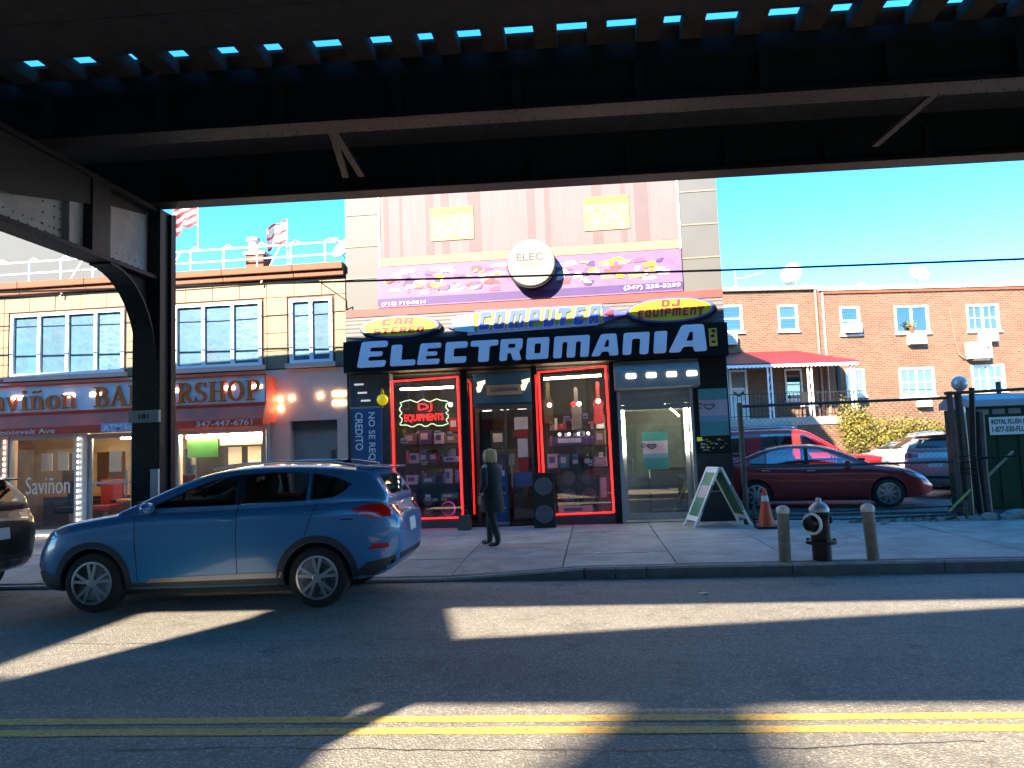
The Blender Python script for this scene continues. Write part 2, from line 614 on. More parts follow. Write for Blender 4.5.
def chunk_text(s, box, y, ext, mat, parent, shear=0.1, grow=0.0, rise=0.0):
    x0, x1, z0, z1 = box
    ws = [{'I': .5, 'M': 1.4, ' ': .5}.get(c, 1.0) for c in s]
    tot = sum(ws) + .14 * (len(s) - 1)
    k = (x1 - x0) / tot
    pen = x0
    for i, (c, w) in enumerate(zip(s, ws)):
        if c != ' ':
            dz = rise * math.sin(math.pi * (i + .5) / len(s))
            chunk(c, (pen - grow, pen + w * k + grow, z0 + dz - grow, z1 + dz + grow), y - .0008 * (i % 2), ext, mat, parent, shear, .1)
        pen += (w + .14) * k


def chunk(ch, box, y, ext, mat, parent, shear=0.0, rr=0.1):
    x0, x1, z0, z1 = box
    asp = (x1 - x0) / (z1 - z0)
    loops = []
    for i, lp in enumerate(CHUNK[ch]):
        pts = [(a * asp + shear * b, b) for a, b in lp]
        loops.append(round_poly(pts, rr if i == 0 else rr * 0.6))
    me = outline_mesh(loops)
    me.name = 'letter'
    fit(me, box, y, ext)
    me.materials.clear()
    return put('letter', me, mat, parent)
# ------------------------------------------------------------------ shared materials
asphalt('asphalt', (0.185, 0.174, 0.16), (0.29, 0.274, 0.252))
asphalt('lot_asphalt', (0.1, 0.1, 0.102), (0.17, 0.168, 0.165))
M('concrete', (0.25, 0.23, 0.208), 0.85, var=.2, scale=1.5, bump=.25, bscale=90, col2=(0.46, 0.43, 0.39))
M('concrete_b', (0.23, 0.21, 0.19), 0.85, var=.2, scale=2.6, bump=.25, bscale=90, col2=(0.42, 0.39, 0.355))
M('kerb_stone', (0.12, 0.12, 0.12), 0.8, var=.25, scale=5, bump=.3)
M('kerb_edge', (0.36, 0.36, 0.35), 0.7, var=.25, scale=6, bump=.2)
M('road_yellow', (0.5, 0.3, 0.07), 0.75, var=.2, scale=14, bump=.25, bscale=130, col2=(0.68, 0.44, 0.13))
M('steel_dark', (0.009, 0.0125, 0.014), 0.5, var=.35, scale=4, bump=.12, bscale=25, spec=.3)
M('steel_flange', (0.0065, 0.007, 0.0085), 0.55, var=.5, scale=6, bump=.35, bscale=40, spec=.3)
M('steel_web', (0.3, 0.285, 0.28), 0.55, var=.25, scale=2.5, bump=.1)
M('rivet_steel', (0.02, 0.02, 0.022), 0.5, var=0)
M('tie_wood', (0.045, 0.034, 0.027), 0.85, var=.35, scale=5, bump=.3, bscale=30)
M('white_paint', (0.78, 0.77, 0.74), 0.5, var=.06)
M('off_white', (0.6, 0.58, 0.54), 0.6, var=.12)
M('black', (0.008, 0.008, 0.008), 0.5, var=.3, spec=.25)
M('black_matt', (0.02, 0.02, 0.021), 0.8, var=.3)
M('grey_metal', (0.3, 0.31, 0.32), 0.42, 0.6, var=.15)
M('galv', (0.42, 0.43, 0.44), 0.4, 0.8, var=.2)
M('dark_grey', (0.08, 0.082, 0.082), 0.6, var=.2, spec=.3)
glass('shop_glass', base=0.07)
glass('house_glass', tint=(.55, .6, .65), base=0.22)

# ------------------------------------------------------------------ ground, road, kerbs
struct(MB().box(-300, 300, -300, 400, -0.3, -0.05).build('ground', MATS['lot_asphalt']))
struct(MB().box(-120, 120, -0.5, 10.1, -0.2, 0.0).build('road', MATS['asphalt']))


def strip(y_at0, w, slope=0.02):
    """painted line, a little turned against the kerb, broken by worn edges"""
    mb = MB()
    n = 360
    rnd = random.Random(int(y_at0 * 1000))
    vs, fs = [], []
    for i in range(n + 1):
        x = -45 + 90 * i / n
        yc = y_at0 + slope * x
        vs += [(x, yc - w / 2 + rnd.uniform(-.006, .006), 0.004), (x, yc + w / 2 + rnd.uniform(-.006, .006), 0.004)]
    for i in range(n):
        fs.append((2 * i, 2 * i + 2, 2 * i + 3, 2 * i + 1))
    mb.add(vs, fs)
    return mb


struct(strip(4.975, 0.115).build('yellow_line', MATS['road_yellow']))
struct(strip(4.77, 0.115).build('yellow_line', MATS['road_yellow']))


def tar_line(pts, w, seed):
    """wandering crack sealed with tar"""
    rn = random.Random(seed)
    P = []
    for (a, b) in zip(pts[:-1], pts[1:]):
        n = max(2, int(math.hypot(b[0] - a[0], b[1] - a[1]) / .12))
        for k in range(n):
            u = k / n
            P.append((a[0] + (b[0] - a[0]) * u, a[1] + (b[1] - a[1]) * u))
    off, vs, fs = 0.0, [], []
    for (x, y) in P:
        off = off * .85 + rn.uniform(-.025, .025)
        h = w * rn.uniform(.25, .75)
        vs += [(x, y + off - h / 2, .0028), (x, y + off + h / 2, .0028)]
    for k in range(len(P) - 1):
        fs.append((2 * k, 2 * k + 2, 2 * k + 3, 2 * k + 1))
    return MB().add(vs, fs)


M('tar', (.03, .03, .031), .55, var=.3)
for i, (pts, w) in enumerate((([(-12, 6.9), (0, 7.05), (12, 7.15)], .02), ([(-3, 4.45), (0.2, 4.5), (2.2, 4.62)], .022), ([(-9, 9.35), (9, 9.5)], .02), ([(.2, 4.4), (.5, 3.9), (.4, 3.2)], .016), ([(-4.2, 6.1), (-2.6, 6.35), (-1.2, 6.2)], .014))):
    struct(tar_line(pts, w, i + 40).build('tar_seam', MATS['tar']))
mh = struct(MB().lathe([(.0, .003), (.31, .003), (.31, -.05)], 28, (4.6, 7.2, 0)).build('manhole_cover', M('cast_iron', (.05, .048, .046), .6, .3, var=.3, scale=30, bump=.4)))

_m = MATS['road_yellow'].node_tree
_p = _m.nodes['Principled BSDF']
_src = _p.inputs['Base Color'].links[0].from_socket
_n = _m.nodes.new('ShaderNodeTexNoise'); _n.inputs['Scale'].default_value = 38; _n.inputs['Detail'].default_value = 4
_t = _m.nodes.new('ShaderNodeTexCoord')
_m.links.new(_t.outputs['Object'], _n.inputs['Vector'])
_r = _m.nodes.new('ShaderNodeValToRGB')
_r.color_ramp.elements[0].position = .56; _r.color_ramp.elements[1].position = .68
_m.links.new(_n.outputs['Fac'], _r.inputs['Fac'])
_x = _m.nodes.new('ShaderNodeMix'); _x.data_type = 'RGBA'
_m.links.new(_r.outputs['Color'], _x.inputs[0]); _m.links.new(_src, _x.inputs[6])
_x.inputs[7].default_value = (.17, .155, .13, 1)
_m.links.new(_x.outputs[2], _p.inputs['Base Color'])

# far kerb: low on the left, ramping up to full height
KY = 10.1


def kerb_h(x):
    t = min(1, max(0, (x + 0.95) / 0.75))
    t = t * t * (3 - 2 * t)
    return 0.045 + t * 0.105


kerb_root = struct(MB().box(-60, 60, KY + 0.02, KY + 0.14, -0.2, -0.06).build('kerb', MATS['kerb_stone']))
xk = -24.0
while xk < 24:
    L = 1.83 if not (-1.2 < xk < 0.3) else 0.4
    x1 = xk + L
    for (a, b, m, nm) in ((0.0, 0.03, 'kerb_edge', 'kerb_edge_bar'), (0.03, 0.17, 'kerb_stone', 'kerb_stone')):
        h0, h1 = kerb_h(xk), kerb_h(x1)
        e = 0.003 if nm == 'kerb_edge_bar' else 0
        lo = -0.05
        if nm == 'kerb_edge_bar':
            vs = [(xk + .006, KY - .004, h0 - .03), (x1 - .006, KY - .004, h1 - .03), (x1 - .006, KY + .03, h1 - .03), (xk + .006, KY + .03, h0 - .03),
                  (xk + .006, KY - .004, h0 + e), (x1 - .006, KY - .004, h1 + e), (x1 - .006, KY + .03, h1 + e), (xk + .006, KY + .03, h0 + e)]
        else:
            vs = [(xk + .006, KY, lo), (x1 - .006, KY, lo), (x1 - .006, KY + .17, lo), (xk + .006, KY + .17, lo),
                  (xk + .006, KY, h0 - .031), (x1 - .006, KY, h1 - .031), (x1 - .006, KY + .17, h1), (xk + .006, KY + .17, h0)]
        MB().add(vs, [(0, 3, 2, 1), (4, 5, 6, 7), (0, 1, 5, 4), (1, 2, 6, 5), (2, 3, 7, 6), (3, 0, 4, 7)]).build(nm, MATS[m], kerb_root)
    xk = x1

# far sidewalk: a bed with separate concrete flags
sw = struct(MB().box(-60, 60, KY + 0.16, 15.7, -0.2, 0.03).build('sidewalk', MATS['dark_grey']))
ys = [KY + 0.175, 11.45, 12.85, 14.3, 15.72]
rnd = random.Random(3)


def flag_h(x, y):
    h = kerb_h(x)
    t = min(1, (y - KY) / 2.2)
    return h + (0.15 - h) * t


x = -17.0
while x < 14.5:
    wd = 1.5
    for j in range(4):
        a, b = x + .008, x + wd - .008
        c, d = ys[j] + .008, ys[j + 1] - .008
        dz = rnd.uniform(-.004, .004)
        vs = [(a, c, 0), (b, c, 0), (b, d, 0), (a, d, 0)] + [(p, q, flag_h(p, q) + dz) for p, q in ((a, c), (b, c), (b, d), (a, d))]
        MB().add(vs, [(0, 3, 2, 1), (4, 5, 6, 7), (0, 1, 5, 4), (1, 2, 6, 5), (2, 3, 7, 6), (3, 0, 4, 7)]).build(
            'paving_flag', MATS['concrete' if rnd.random() < .6 else 'concrete_b'], sw)
    x += wd
MB().box(-60, -17, KY + .18, 15.72, 0, .15).build('paving_flag', MATS['concrete'], sw)
MB().box(14.5, 60, KY + .18, 15.72, 0, .15).build('paving_flag', MATS['concrete'], sw)
# car park behind the fence, and the near sidewalk under the camera
struct(MB().box(2.9, 60, 15.73, 60, -0.2, 0.14).build('parking_lot', MATS['lot_asphalt']))
struct(MB().box(-120, 120, -7.0, -0.52, -0.2, 0.15).build('near_sidewalk', MATS['concrete']))

# scraps of litter on the road and pavement
rnd = random.Random(11)
lit = M('paper_scrap', (0.7, 0.69, 0.66), 0.8, var=.1)
spots = [(1.15, 8.95, 0), (-.05, 11.3, .155), (.75, 11.2, .155)]
words = ['in the gutter by the kerb ramp', 'on the pavement left of the speaker', 'on the pavement below the speaker']
for (x, y, z), w in zip(spots, words):
    mb = MB()
    n = 7
    ring = []
    for k in range(n):
        a = 2 * math.pi * k / n
        rr = rnd.uniform(.02, .06)
        ring.append((x + rr * math.cos(a) * 1.5, y + rr * math.sin(a), z + .006 + rnd.uniform(0, .014)))
    mb.add(ring + [(p[0], p[1], p[2] + .003) for p in ring], [tuple(range(n)), tuple(range(2 * n - 1, n - 1, -1))] + [(k, (k + 1) % n, (k + 1) % n + n, k + n) for k in range(n)])
    tag(mb.build('paper_scrap', lit), 'small pale paper scrap lying ' + w, 'litter', 'scraps of litter')

# ------------------------------------------------------------------ elevated railway
RW = thing('elevated_railway', 'dark riveted steel elevated railway crossing overhead on a green column', 'railway', (-6.7, 11.0, 0.0))
SL = 0.045                               # the viaduct is turned a little against the street


def gy(y, x):
    return y + SL * min(1.0, max(0.05, (y + 0.4) / 8.5)) * (x + 0.8)


def along(mb, y0, y1, z0, z1, x0=-22.0, x1=22.0):
    vs = []
    for z in (z0, z1):
        vs += [(x0, gy(y0, x0), z), (x1, gy(y0, x1), z), (x1, gy(y1, x1), z), (x0, gy(y1, x0), z)]
    return mb.add(vs, [(0, 3, 2, 1), (4, 5, 6, 7), (0, 1, 5, 4), (1, 2, 6, 5), (2, 3, 7, 6), (3, 0, 4, 7)])


GZ = 5.66
rivets = MB()


def dome(x, y, z, n, r=0.017):
    """small rivet head facing n (axis letter with sign)"""
    ax = 'xyz'.index(n[1])
    sg = 1 if n[0] == '+' else -1
    vs = []
    for k in range(6):
        a = math.pi * k / 3
        p = [x, y, z]
        p[(ax + 1) % 3] += r * math.cos(a)
        p[(ax + 2) % 3] += r * math.sin(a)
        vs.append(tuple(p))
    t = [x, y, z]
    t[ax] += sg * r * .7
    vs.append(tuple(t))
    rivets.add(vs, [(k, (k + 1) % 6, 6) for k in range(6)])


girders = [(11.0, 'outer'), (8.62, 'inner'), (5.35, 'track'), (2.6, 'track'), (-0.35, 'outer')]
for yg, kind in girders:
    wtop = 6.12
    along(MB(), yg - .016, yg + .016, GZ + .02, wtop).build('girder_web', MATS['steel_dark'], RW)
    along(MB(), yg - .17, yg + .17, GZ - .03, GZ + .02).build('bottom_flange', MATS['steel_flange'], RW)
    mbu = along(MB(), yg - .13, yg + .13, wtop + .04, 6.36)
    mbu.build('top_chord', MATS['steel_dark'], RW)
    mbf = MB()
    x = -21.5
    rnd = random.Random(int(yg * 10) + 50)
    while x < 21.5:                      # packing blocks leave slits below the top chord
        w = rnd.uniform(.34, .95)
        along(mbf, yg - .05, yg + .05, wtop - .02, wtop + .045, x, x + w)
        x += w + (rnd.uniform(.18, .3) if rnd.random() < .0 else 0.003)
    mbf.build('packing_blocks', MATS['steel_dark'], RW, kind='stuff')
    x = -20.6
    while x < 21:
        s = 1 if True else 0
        MB().box(x - .05, x + .05, gy(yg, x) - .13, gy(yg, x) - .017, GZ + .021, wtop + .03).build('stiffener', MATS['steel_dark'], RW)
        x += 1.42
    for i in range(-60, 60):
        x = i * .18
        if yg > 6:
            dome(x, gy(yg, x) - .12, GZ - .03, '-z')
            dome(x, gy(yg, x) + .12, GZ - .03, '-z')
# lateral bracing between the bottom flanges
for (x0, x1) in ((-3.0, -3.35), (-3.0, -3.12), (4.2, 4.0), (-9.6, -10.2), (10.2, 9.4)):
    MB().bar((x0, gy(8.7, x0), GZ + .06), (x1, gy(10.35, x1), GZ + .02), .09, .05).build('lateral_brace', MATS['steel_flange'], RW)
# deep cross frames closing the bay between the girders
for x in (-13.2, 12.4):
    MB().box(x - .02, x + .02, gy(8.64, x), gy(10.98, x), GZ + .08, 6.3).build('cross_frame', MATS['steel_dark'], RW)
# ties
x = -21.0
rnd = random.Random(5)
while x < 21:
    w = .24 + rnd.uniform(-.03, .05)
    vs = []
    y0, y1 = gy(-1.0, x), gy(11.45, x)
    MB().box(x, x + w, y0, y1, 6.362, 6.53).build('railway_tie', MATS['tie_wood'], RW)
    x += w + rnd.choice((.3, .34, .4, .22))
# deck boards over the ties, open in two narrow strips
yb = -1.0
k = 0
while yb < 11.4:
    w = .3
    if 8.14 < yb < 8.42:
        yb += .1
        continue
    along(MB(), yb, yb + w - .004, 6.534 + (k % 3) * .004, 6.575 + (k % 3) * .004).build('deck_board', MATS['tie_wood'], RW)
    k += 1
    yb += w
# underside planking hung below the deck nearer the camera, where the tracks are shielded
for yb in (5.2, 5.86, 6.52, 7.18, 9.6, 10.26):
    along(MB(), yb, yb + .65, 6.31 - .012 * (int(yb * 3) % 2), 6.358).build('soffit_board', MATS['tie_wood'], RW)
along(MB(), 7.82, 7.98, 6.6, 7.0).build('sun_block_timber', MATS['tie_wood'], RW)  # added above the deck to block sun through the open strip
along(MB(), 5.82, 6.1, 5.98, 6.2).build('stringer', MATS['tie_wood'], RW)
along(MB(), 11.36, 11.44, 6.6, 6.86).build('kick_board', MATS['tie_wood'], RW)
along(MB(), -1.0, -.92, 6.6, 6.86).build('kick_board', MATS['tie_wood'], RW)

# columns with cross girder and curved knee brackets
CX = -6.69


def column(cy, cx):
    mb = MB()
    mb.box(cx - .22, cx + .22, cy - .22, cy - .19, 0.0, 5.63)
    mb.box(cx - .22, cx + .22, cy + .19, cy + .22, 0.0, 5.63)
    mb.box(cx - .17, cx + .17, cy - .189, cy + .189, 0.0, 5.63)
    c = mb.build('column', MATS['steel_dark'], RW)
    for sx in (-1, 1):
        for sy in (-1, 1):
            MB().box(cx + .175 if sx > 0 else cx - .22, cx + .22 if sx > 0 else cx - .175, cy + sy * .189 - (.1 if sy > 0 else 0), cy + sy * .189 + (0 if sy > 0 else .1), 0, 5.6).build('angle_iron', MATS['steel_dark'], c)
    MB().box(cx - .42, cx + .42, cy - .42, cy + .42, -.05, .12).build('base_plate', MATS['steel_dark'], c)
    MB().box(cx - .34, cx + .34, cy - .34, cy + .34, .12, .8).build('base_casing', MATS['steel_dark'], c, bevel=.02)
    for i in range(26):
        for sx in (-.17, .17):
            dome(cx + sx, cy - .22, .9 + i * .18, '-y')
    return c


def cross_girder(cx):
    y0, y1 = -.13, 10.78
    w = MB().box(cx - .012, cx + .012, y0, y1, 4.56, 5.62).build('cross_girder_web', MATS['steel_web'], RW)
    MB().box(cx - .17, cx + .17, y0 - .05, y1 + .05, 4.5, 4.558).build('cross_girder_flange', MATS['steel_flange'], RW)
    MB().box(cx - .17, cx + .17, y0, y1, 5.56, 5.625).build('cross_girder_flange', MATS['steel_dark'], RW)
    for y in (1.0, 2.6, 4.2, 5.8, 7.4, 8.95):
        MB().box(cx + .0122, cx + .11, y - .05, y + .05, 4.56, 5.56).build('stiffener', MATS['steel_web'], w)
    MB().box(cx + .0125, cx + .15, 9.3, 9.68, 4.56, 5.56).build('splice_plate', MATS['steel_dark'], w)
    MB().prismyz([(0, 4.8), (7.9, 4.87), (9.29, 5.2), (9.29, 5.555), (0, 5.555)], cx + .113, cx + .125).build('dark_cover', MATS['steel_dark'], w)  # dark sheet added to darken the upper part of the web
    MB().prismyz([(9.69, 5.34), (10.72, 5.5), (10.72, 5.555), (9.69, 5.555)], cx + .02, cx + .03).build('dark_cover', MATS['steel_dark'], w)  # second added dark sheet, beside the column
    for i in range(70):
        y = .2 + i * .15
        dome(cx + .013, y, 4.63, '+x')
        dome(cx + .17 - .04, y, 4.5, '-z')
        dome(cx - .13, y, 4.5, '-z')
        dome(cx + .013, y + .07, 4.72, '+x', .013)
    for y in (8.85, 9.05):
        for k in range(6):
            dome(cx + .0135, y + (.0 if k % 2 else .0), 4.72 + k * .14, '+x')
            dome(cx + .0135, y - .3, 4.72 + k * .14, '+x')
    # curved knee: a bent flange and web below the girder at each column
    for (ys, sg) in ((10.78, -1), (-.13, 1)):
        pts = []
        for k in range(13):
            a = R(90 * k / 12)
            pts.append((ys + sg * (1.15 - 1.15 * math.sin(a)) * .95, 4.5 - 1.25 * (1 - math.cos(a))))
        n = len(pts)
        vs, fs = [], []
        for dz in (0, 1):
            for (y, z) in pts:
                nx = .035 if dz else 0
                vs += [(cx - .16, y + sg * nx * .6, z - nx * .7), (cx + .16, y + sg * nx * .6, z - nx * .7)]
        for i in range(n - 1):
            for o in (0, 2 * n):
                fs.append((o + 2 * i, o + 2 * i + 1, o + 2 * i + 3, o + 2 * i + 2))
            fs.append((2 * i, 2 * i + 2, 2 * n + 2 * i + 2, 2 * n + 2 * i))
            fs.append((2 * i + 1, 2 * i + 3, 2 * n + 2 * i + 3, 2 * n + 2 * i + 1))
        k_ = MB().add(vs, fs).build('knee_bracket', MATS['steel_dark'], RW)
        poly = [(ys, 4.5)] + pts
        MB().prismyz(poly, cx - .01, cx + .01).build('knee_web', MATS['steel_dark'], k_)


for cx in (CX, CX + 15.2, CX - 15.2):
    main = column(11.0, cx)
    column(-.35, cx)
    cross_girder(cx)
    if cx == CX:
        MB().box(cx - .24, cx + .24, 10.72, 10.779, 2.32, 2.5).build('number_plate', M('plate_grey', (.3, .3, .3), .6), main)
        text('181', (cx - .07, cx + .08, 2.37, 2.45), 10.719, MATS['black'], main, bold=.01)
        MB().box(cx + .1, cx + .225, 10.74, 10.779, .9, 1.62).build('white_band', MATS['off_white'], main)
rivets.build('rivets', MATS['rivet_steel'], RW, kind='stuff')
# ------------------------------------------------------------------ barbershop building
M('cream_tile', (0.2, 0.142, 0.082), 0.55, var=.14, scale=5, col2=(0.235, 0.172, 0.102))
M('tile_joint', (0.1, 0.06, 0.04), 0.8)
M('terracotta', (0.2, 0.06, 0.026), 0.7, var=.2)
M('pink_stucco', (0.72, 0.44, 0.34), 0.85, var=.1, bump=.3, bscale=160, col2=(0.78, 0.5, 0.4))
M('blue_film', (0.001, 0.06, 0.125), 0.55, var=.5, scale=2.2, bump=.5, bscale=5.0, col2=(0.002, 0.115, 0.19), coat=.05, streak=(1.6, 1, .5))
M('blue_film_pale', (0.002, 0.08, 0.15), 0.5, var=.5, scale=5, bump=.6, bscale=8.0, col2=(0.03, 0.15, 0.21), coat=.08, streak=(1.4, 1, .6))
M('sign_grey_blue', (0.7, 0.71, 0.76), 0.4, var=.08)
M('sign_orange', (0.9, 0.13, 0.012), 0.5, var=.08)
M('awning_red', (0.92, 0.11, 0.06), 0.65, var=.12, scale=4)
M('awning_valance', (0.88, 0.05, 0.02), 0.65, var=.12)
M('shutter_grey', (0.25, 0.27, 0.27), 0.5, .2, var=.12)
M('led_white', (0.85, 0.9, 1.0), emis=.6, var=0)
M('tube_warm', (1.0, 0.88, 0.66), emis=13, var=0)
M('paper', (0.62, 0.6, 0.56), 0.8, var=.08)
M('shop_wall', (0.34, 0.27, 0.18), 0.8, var=.25)
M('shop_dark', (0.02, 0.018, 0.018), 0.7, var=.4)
M('red_vinyl', (0.25, 0.03, 0.03), 0.4, var=.1)
M('orange_wood', (0.42, 0.17, 0.05), 0.5, var=.2)
M('aluminium', (0.42, 0.43, 0.45), 0.4, .4, var=.12)
FY = 15.7
BX0, BX1 = -17.5, -5.19
BB = thing('barbershop_building', 'two storey cream tiled building with pink ground floor and blue covered windows', 'building', (-10, FY, .15))


def wall_with_holes(x0, x1, z0, z1, y0, y1, holes, name, mat, parent):
    """wall slab split into rectangles round the openings"""
    xs = sorted({x0, x1} | {h[0] for h in holes} | {h[1] for h in holes})
    zs = sorted({z0, z1} | {h[2] for h in holes} | {h[3] for h in holes})
    mb = MB()
    for i in range(len(xs) - 1):
        j = 0
        while j < len(zs) - 1:
            cx, cz = (xs[i] + xs[i + 1]) / 2, (zs[j] + zs[j + 1]) / 2
            if cx < x0 or cx > x1 or any(h[0] < cx < h[1] and h[2] < cz < h[3] for h in holes):
                j += 1
                continue
            j2 = j
            while j2 + 1 < len(zs) - 1:
                c2 = (zs[j2 + 1] + zs[j2 + 2]) / 2
                if any(h[0] < cx < h[1] and h[2] < c2 < h[3] for h in holes):
                    break
                j2 += 1
            mb.box(xs[i], xs[i + 1], y0, y1, zs[j], zs[j2 + 1])
            j = j2 + 1
    me = bpy.data.meshes.new(name)
    me.from_pydata(mb.v, [], mb.f)
    bm = bmesh.new(); bm.from_mesh(me)
    bmesh.ops.remove_doubles(bm, verts=bm.verts, dist=1e-5)
    seen = {}
    for f in list(bm.faces):           # drop inner faces shared by neighbouring boxes
        key = tuple(sorted(v.index for v in f.verts))
        seen.setdefault(key, []).append(f)
    dead = [f for fs in seen.values() if len(fs) > 1 for f in fs]
    bmesh.ops.delete(bm, geom=dead, context='FACES_ONLY')
    bmesh.ops.recalc_face_normals(bm, faces=bm.faces)
    bm.to_mesh(me); bm.free()
    return put(name, me, mat, parent)


UP = [(-12.99, -10.26, 3.74, 5.17), (-9.09, -7.08, 3.74, 5.17), (-6.45, -5.49, 3.74, 5.15)]
LOW = [(-13.0, -9.95, 0.2, 2.42), (-9.06, -7.03, 0.55, 2.38), (-6.47, -5.42, 0.16, 2.5)]
wall_with_holes(BX0, BX1, 3.64, 5.58, FY + .03, FY + .3, UP, 'upper_wall', MATS['tile_joint'], BB)
lower = wall_with_holes(BX0, BX1, 0.0, 3.62, FY, FY + .3, LOW, 'lower_wall', MATS['pink_stucco'], BB)
MB().box(BX0, BX1, 22.0, 22.3, 0, 5.58).build('rear_wall', MATS['pink_stucco'], BB)
MB().box(BX0, BX0 + .3, FY + .31, 21.99, 0, 5.58).build('side_wall', MATS['pink_stucco'], BB)
MB().box(BX1 - .3, BX1, FY + .31, 21.99, 0, 5.58).build('side_wall', MATS['pink_stucco'], BB)
MB().box(BX0 + .31, BX1 - .31, FY + .31, 21.99, 3.4, 3.55).build('floor_slab', MATS['shop_wall'], BB)
MB().box(BX0, BX1, FY + .32, 22.3, 5.59, 5.7).build('roof', MATS['dark_grey'], BB)
# tiles of the upper wall
tw, th = .62, .392
rnd = random.Random(2)
z = 3.64
while z < 5.55:
    x = BX0
    while x < BX1 - .1:
        a, b, c, d = x + .007, min(x + tw, BX1) - .007, z + .007, min(z + th, 5.58) - .007
        rects = [(a, b, c, d)]
        for (h0, h1, g0, g1) in UP:
            h0, h1, g0, g1 = h0 - .06, h1 + .06, g0 - .1, g1 + .05
            nr = []
            for (p, q, r_, s_) in rects:
                if q <= h0 or p >= h1 or s_ <= g0 or r_ >= g1:
                    nr.append((p, q, r_, s_))
                    continue
                if p < h0: nr.append((p, h0, r_, s_))
                if q > h1: nr.append((h1, q, r_, s_))
                m0, m1 = max(p, h0), min(q, h1)
                if r_ < g0: nr.append((m0, m1, r_, g0))
                if s_ > g1: nr.append((m0, m1, g1, s_))
            rects = nr
        for (p, q, r_, s_) in rects:
            if q - p > .03 and s_ - r_ > .03:
                o = rnd.uniform(-.003, .003)
                MB().box(p, q, FY + .002 + o, FY + .029, r_, s_).build('wall_tile', MATS['cream_tile'], BB)
        x += tw
    z += th
# cornice in terracotta sections
x = BX0
while x < BX1:
    x1 = min(x + 1.6, BX1)
    MB().box(x + .004, x1 - .004, FY - .12, FY + .3, 5.6, 5.72).build('cornice_block', MATS['terracotta'], BB, bevel=.012)
    MB().box(x + .004, x1 - .004, FY - .2, FY + .3, 5.722, 5.87).build('cornice_block', MATS['terracotta'], BB, bevel=.015)
    x = x1
# chimney
ch = MB().box(-7.72, -7.3, 16.3, 16.75, 5.7, 6.36).build('chimney', MATS['terracotta'], BB)
MB().box(-7.76, -7.26, 16.26, 16.79, 6.361, 6.43).build('chimney_cap', MATS['off_white'], ch)
MB().lathe([(.11, 6.43), (.11, 6.72), (.15, 6.73), (.15, 6.8), (.02, 6.84)], 14, (-7.62, 16.5, 0)).build('chimney_pot', MATS['off_white'], ch, smooth=True)


def framed_window(parent, x0, x1, z0, z1, splits, y=FY, mats=('blue_film',), fw=.07, sill=True):
    """white frame with mullions; one film covered pane between each pair"""
    w = MB()
    w.box(x0, x1, y - .02, y + .1, z1 - fw, z1).box(x0, x1, y - .02, y + .1, z0, z0 + fw)
    w.box(x0, x0 + fw, y - .02, y + .1, z0 + fw, z1 - fw).box(x1 - fw, x1, y - .02, y + .1, z0 + fw, z1 - fw)
    fr = w.build('window', MATS['white_paint'], parent)
    xs = [x0 + fw] + splits + [x1 - fw]
    for i in range(len(xs) - 1):
        a = xs[i] + (0 if i == 0 else .035)
        b = xs[i + 1] - (0 if i == len(xs) - 2 else .035)
        if i:
            MB().box(xs[i] - .034, xs[i] + .034, y - .012, y + .09, z0 + fw + .001, z1 - fw - .001).build('mullion', MATS['white_paint'], fr)
        MB().box(a + .001, b - .001, y + .05, y + .06, z0 + fw + .001, z1 - fw - .001).build('pane', MATS[mats[i % len(mats)]], fr)
    if sill:
        MB().box(x0 - .08, x1 + .08, y - .1, y + .05, z0 - .1, z0 - .003).build('sill', MATS['pink_stucco'], fr)
    return fr


framed_window(BB, *UP[0], [-12.3, -11.62, -10.94], mats=('blue_film', 'blue_film', 'blue_film', 'blue_film_pale'))
framed_window(BB, *UP[1], [-8.42, -7.75], mats=('blue_film', 'blue_film', 'blue_film_pale'))
framed_window(BB, *UP[2], [-5.97], mats=('blue_film_pale', 'blue_film'))
# small grey roll-up door
d = MB()
for i in range(22):
    z = .17 + i * .105
    d.box(-6.44, -5.45, FY + .2 - .012 * (i % 2), FY + .24, z, z + .104)
sd = d.build('roller_shutter', MATS['shutter_grey'], BB)
MB().box(-6.46, -5.43, FY + .12, FY + .29, 2.3, 2.498).build('shutter_box', MATS['dark_grey'], sd)
MB().box(-5.62, -5.54, FY + .16, FY + .186, 1.25, 1.85).build('lock_bar', MATS['dark_grey'], sd)
# small glowing spots and plates on the pink wall
for i, (x, z) in enumerate(((-6.68, 2.98), (-6.42, 3.0), (-5.78, 3.02), (-6.66, 2.78))):
    MB().sphere((x, FY - .02, z), .04, 8, 5).build('wall_glow', M('glow_warm', (1, .85, .6), emis=4, var=0), BB)
for z in (3.0, 2.8):
    MB().box(-5.5, -5.22, FY - .025, FY - .002, z, z + .09).build('glow_panel', M('glow_amber', (1, .8, .5), emis=1.5, var=0), BB)

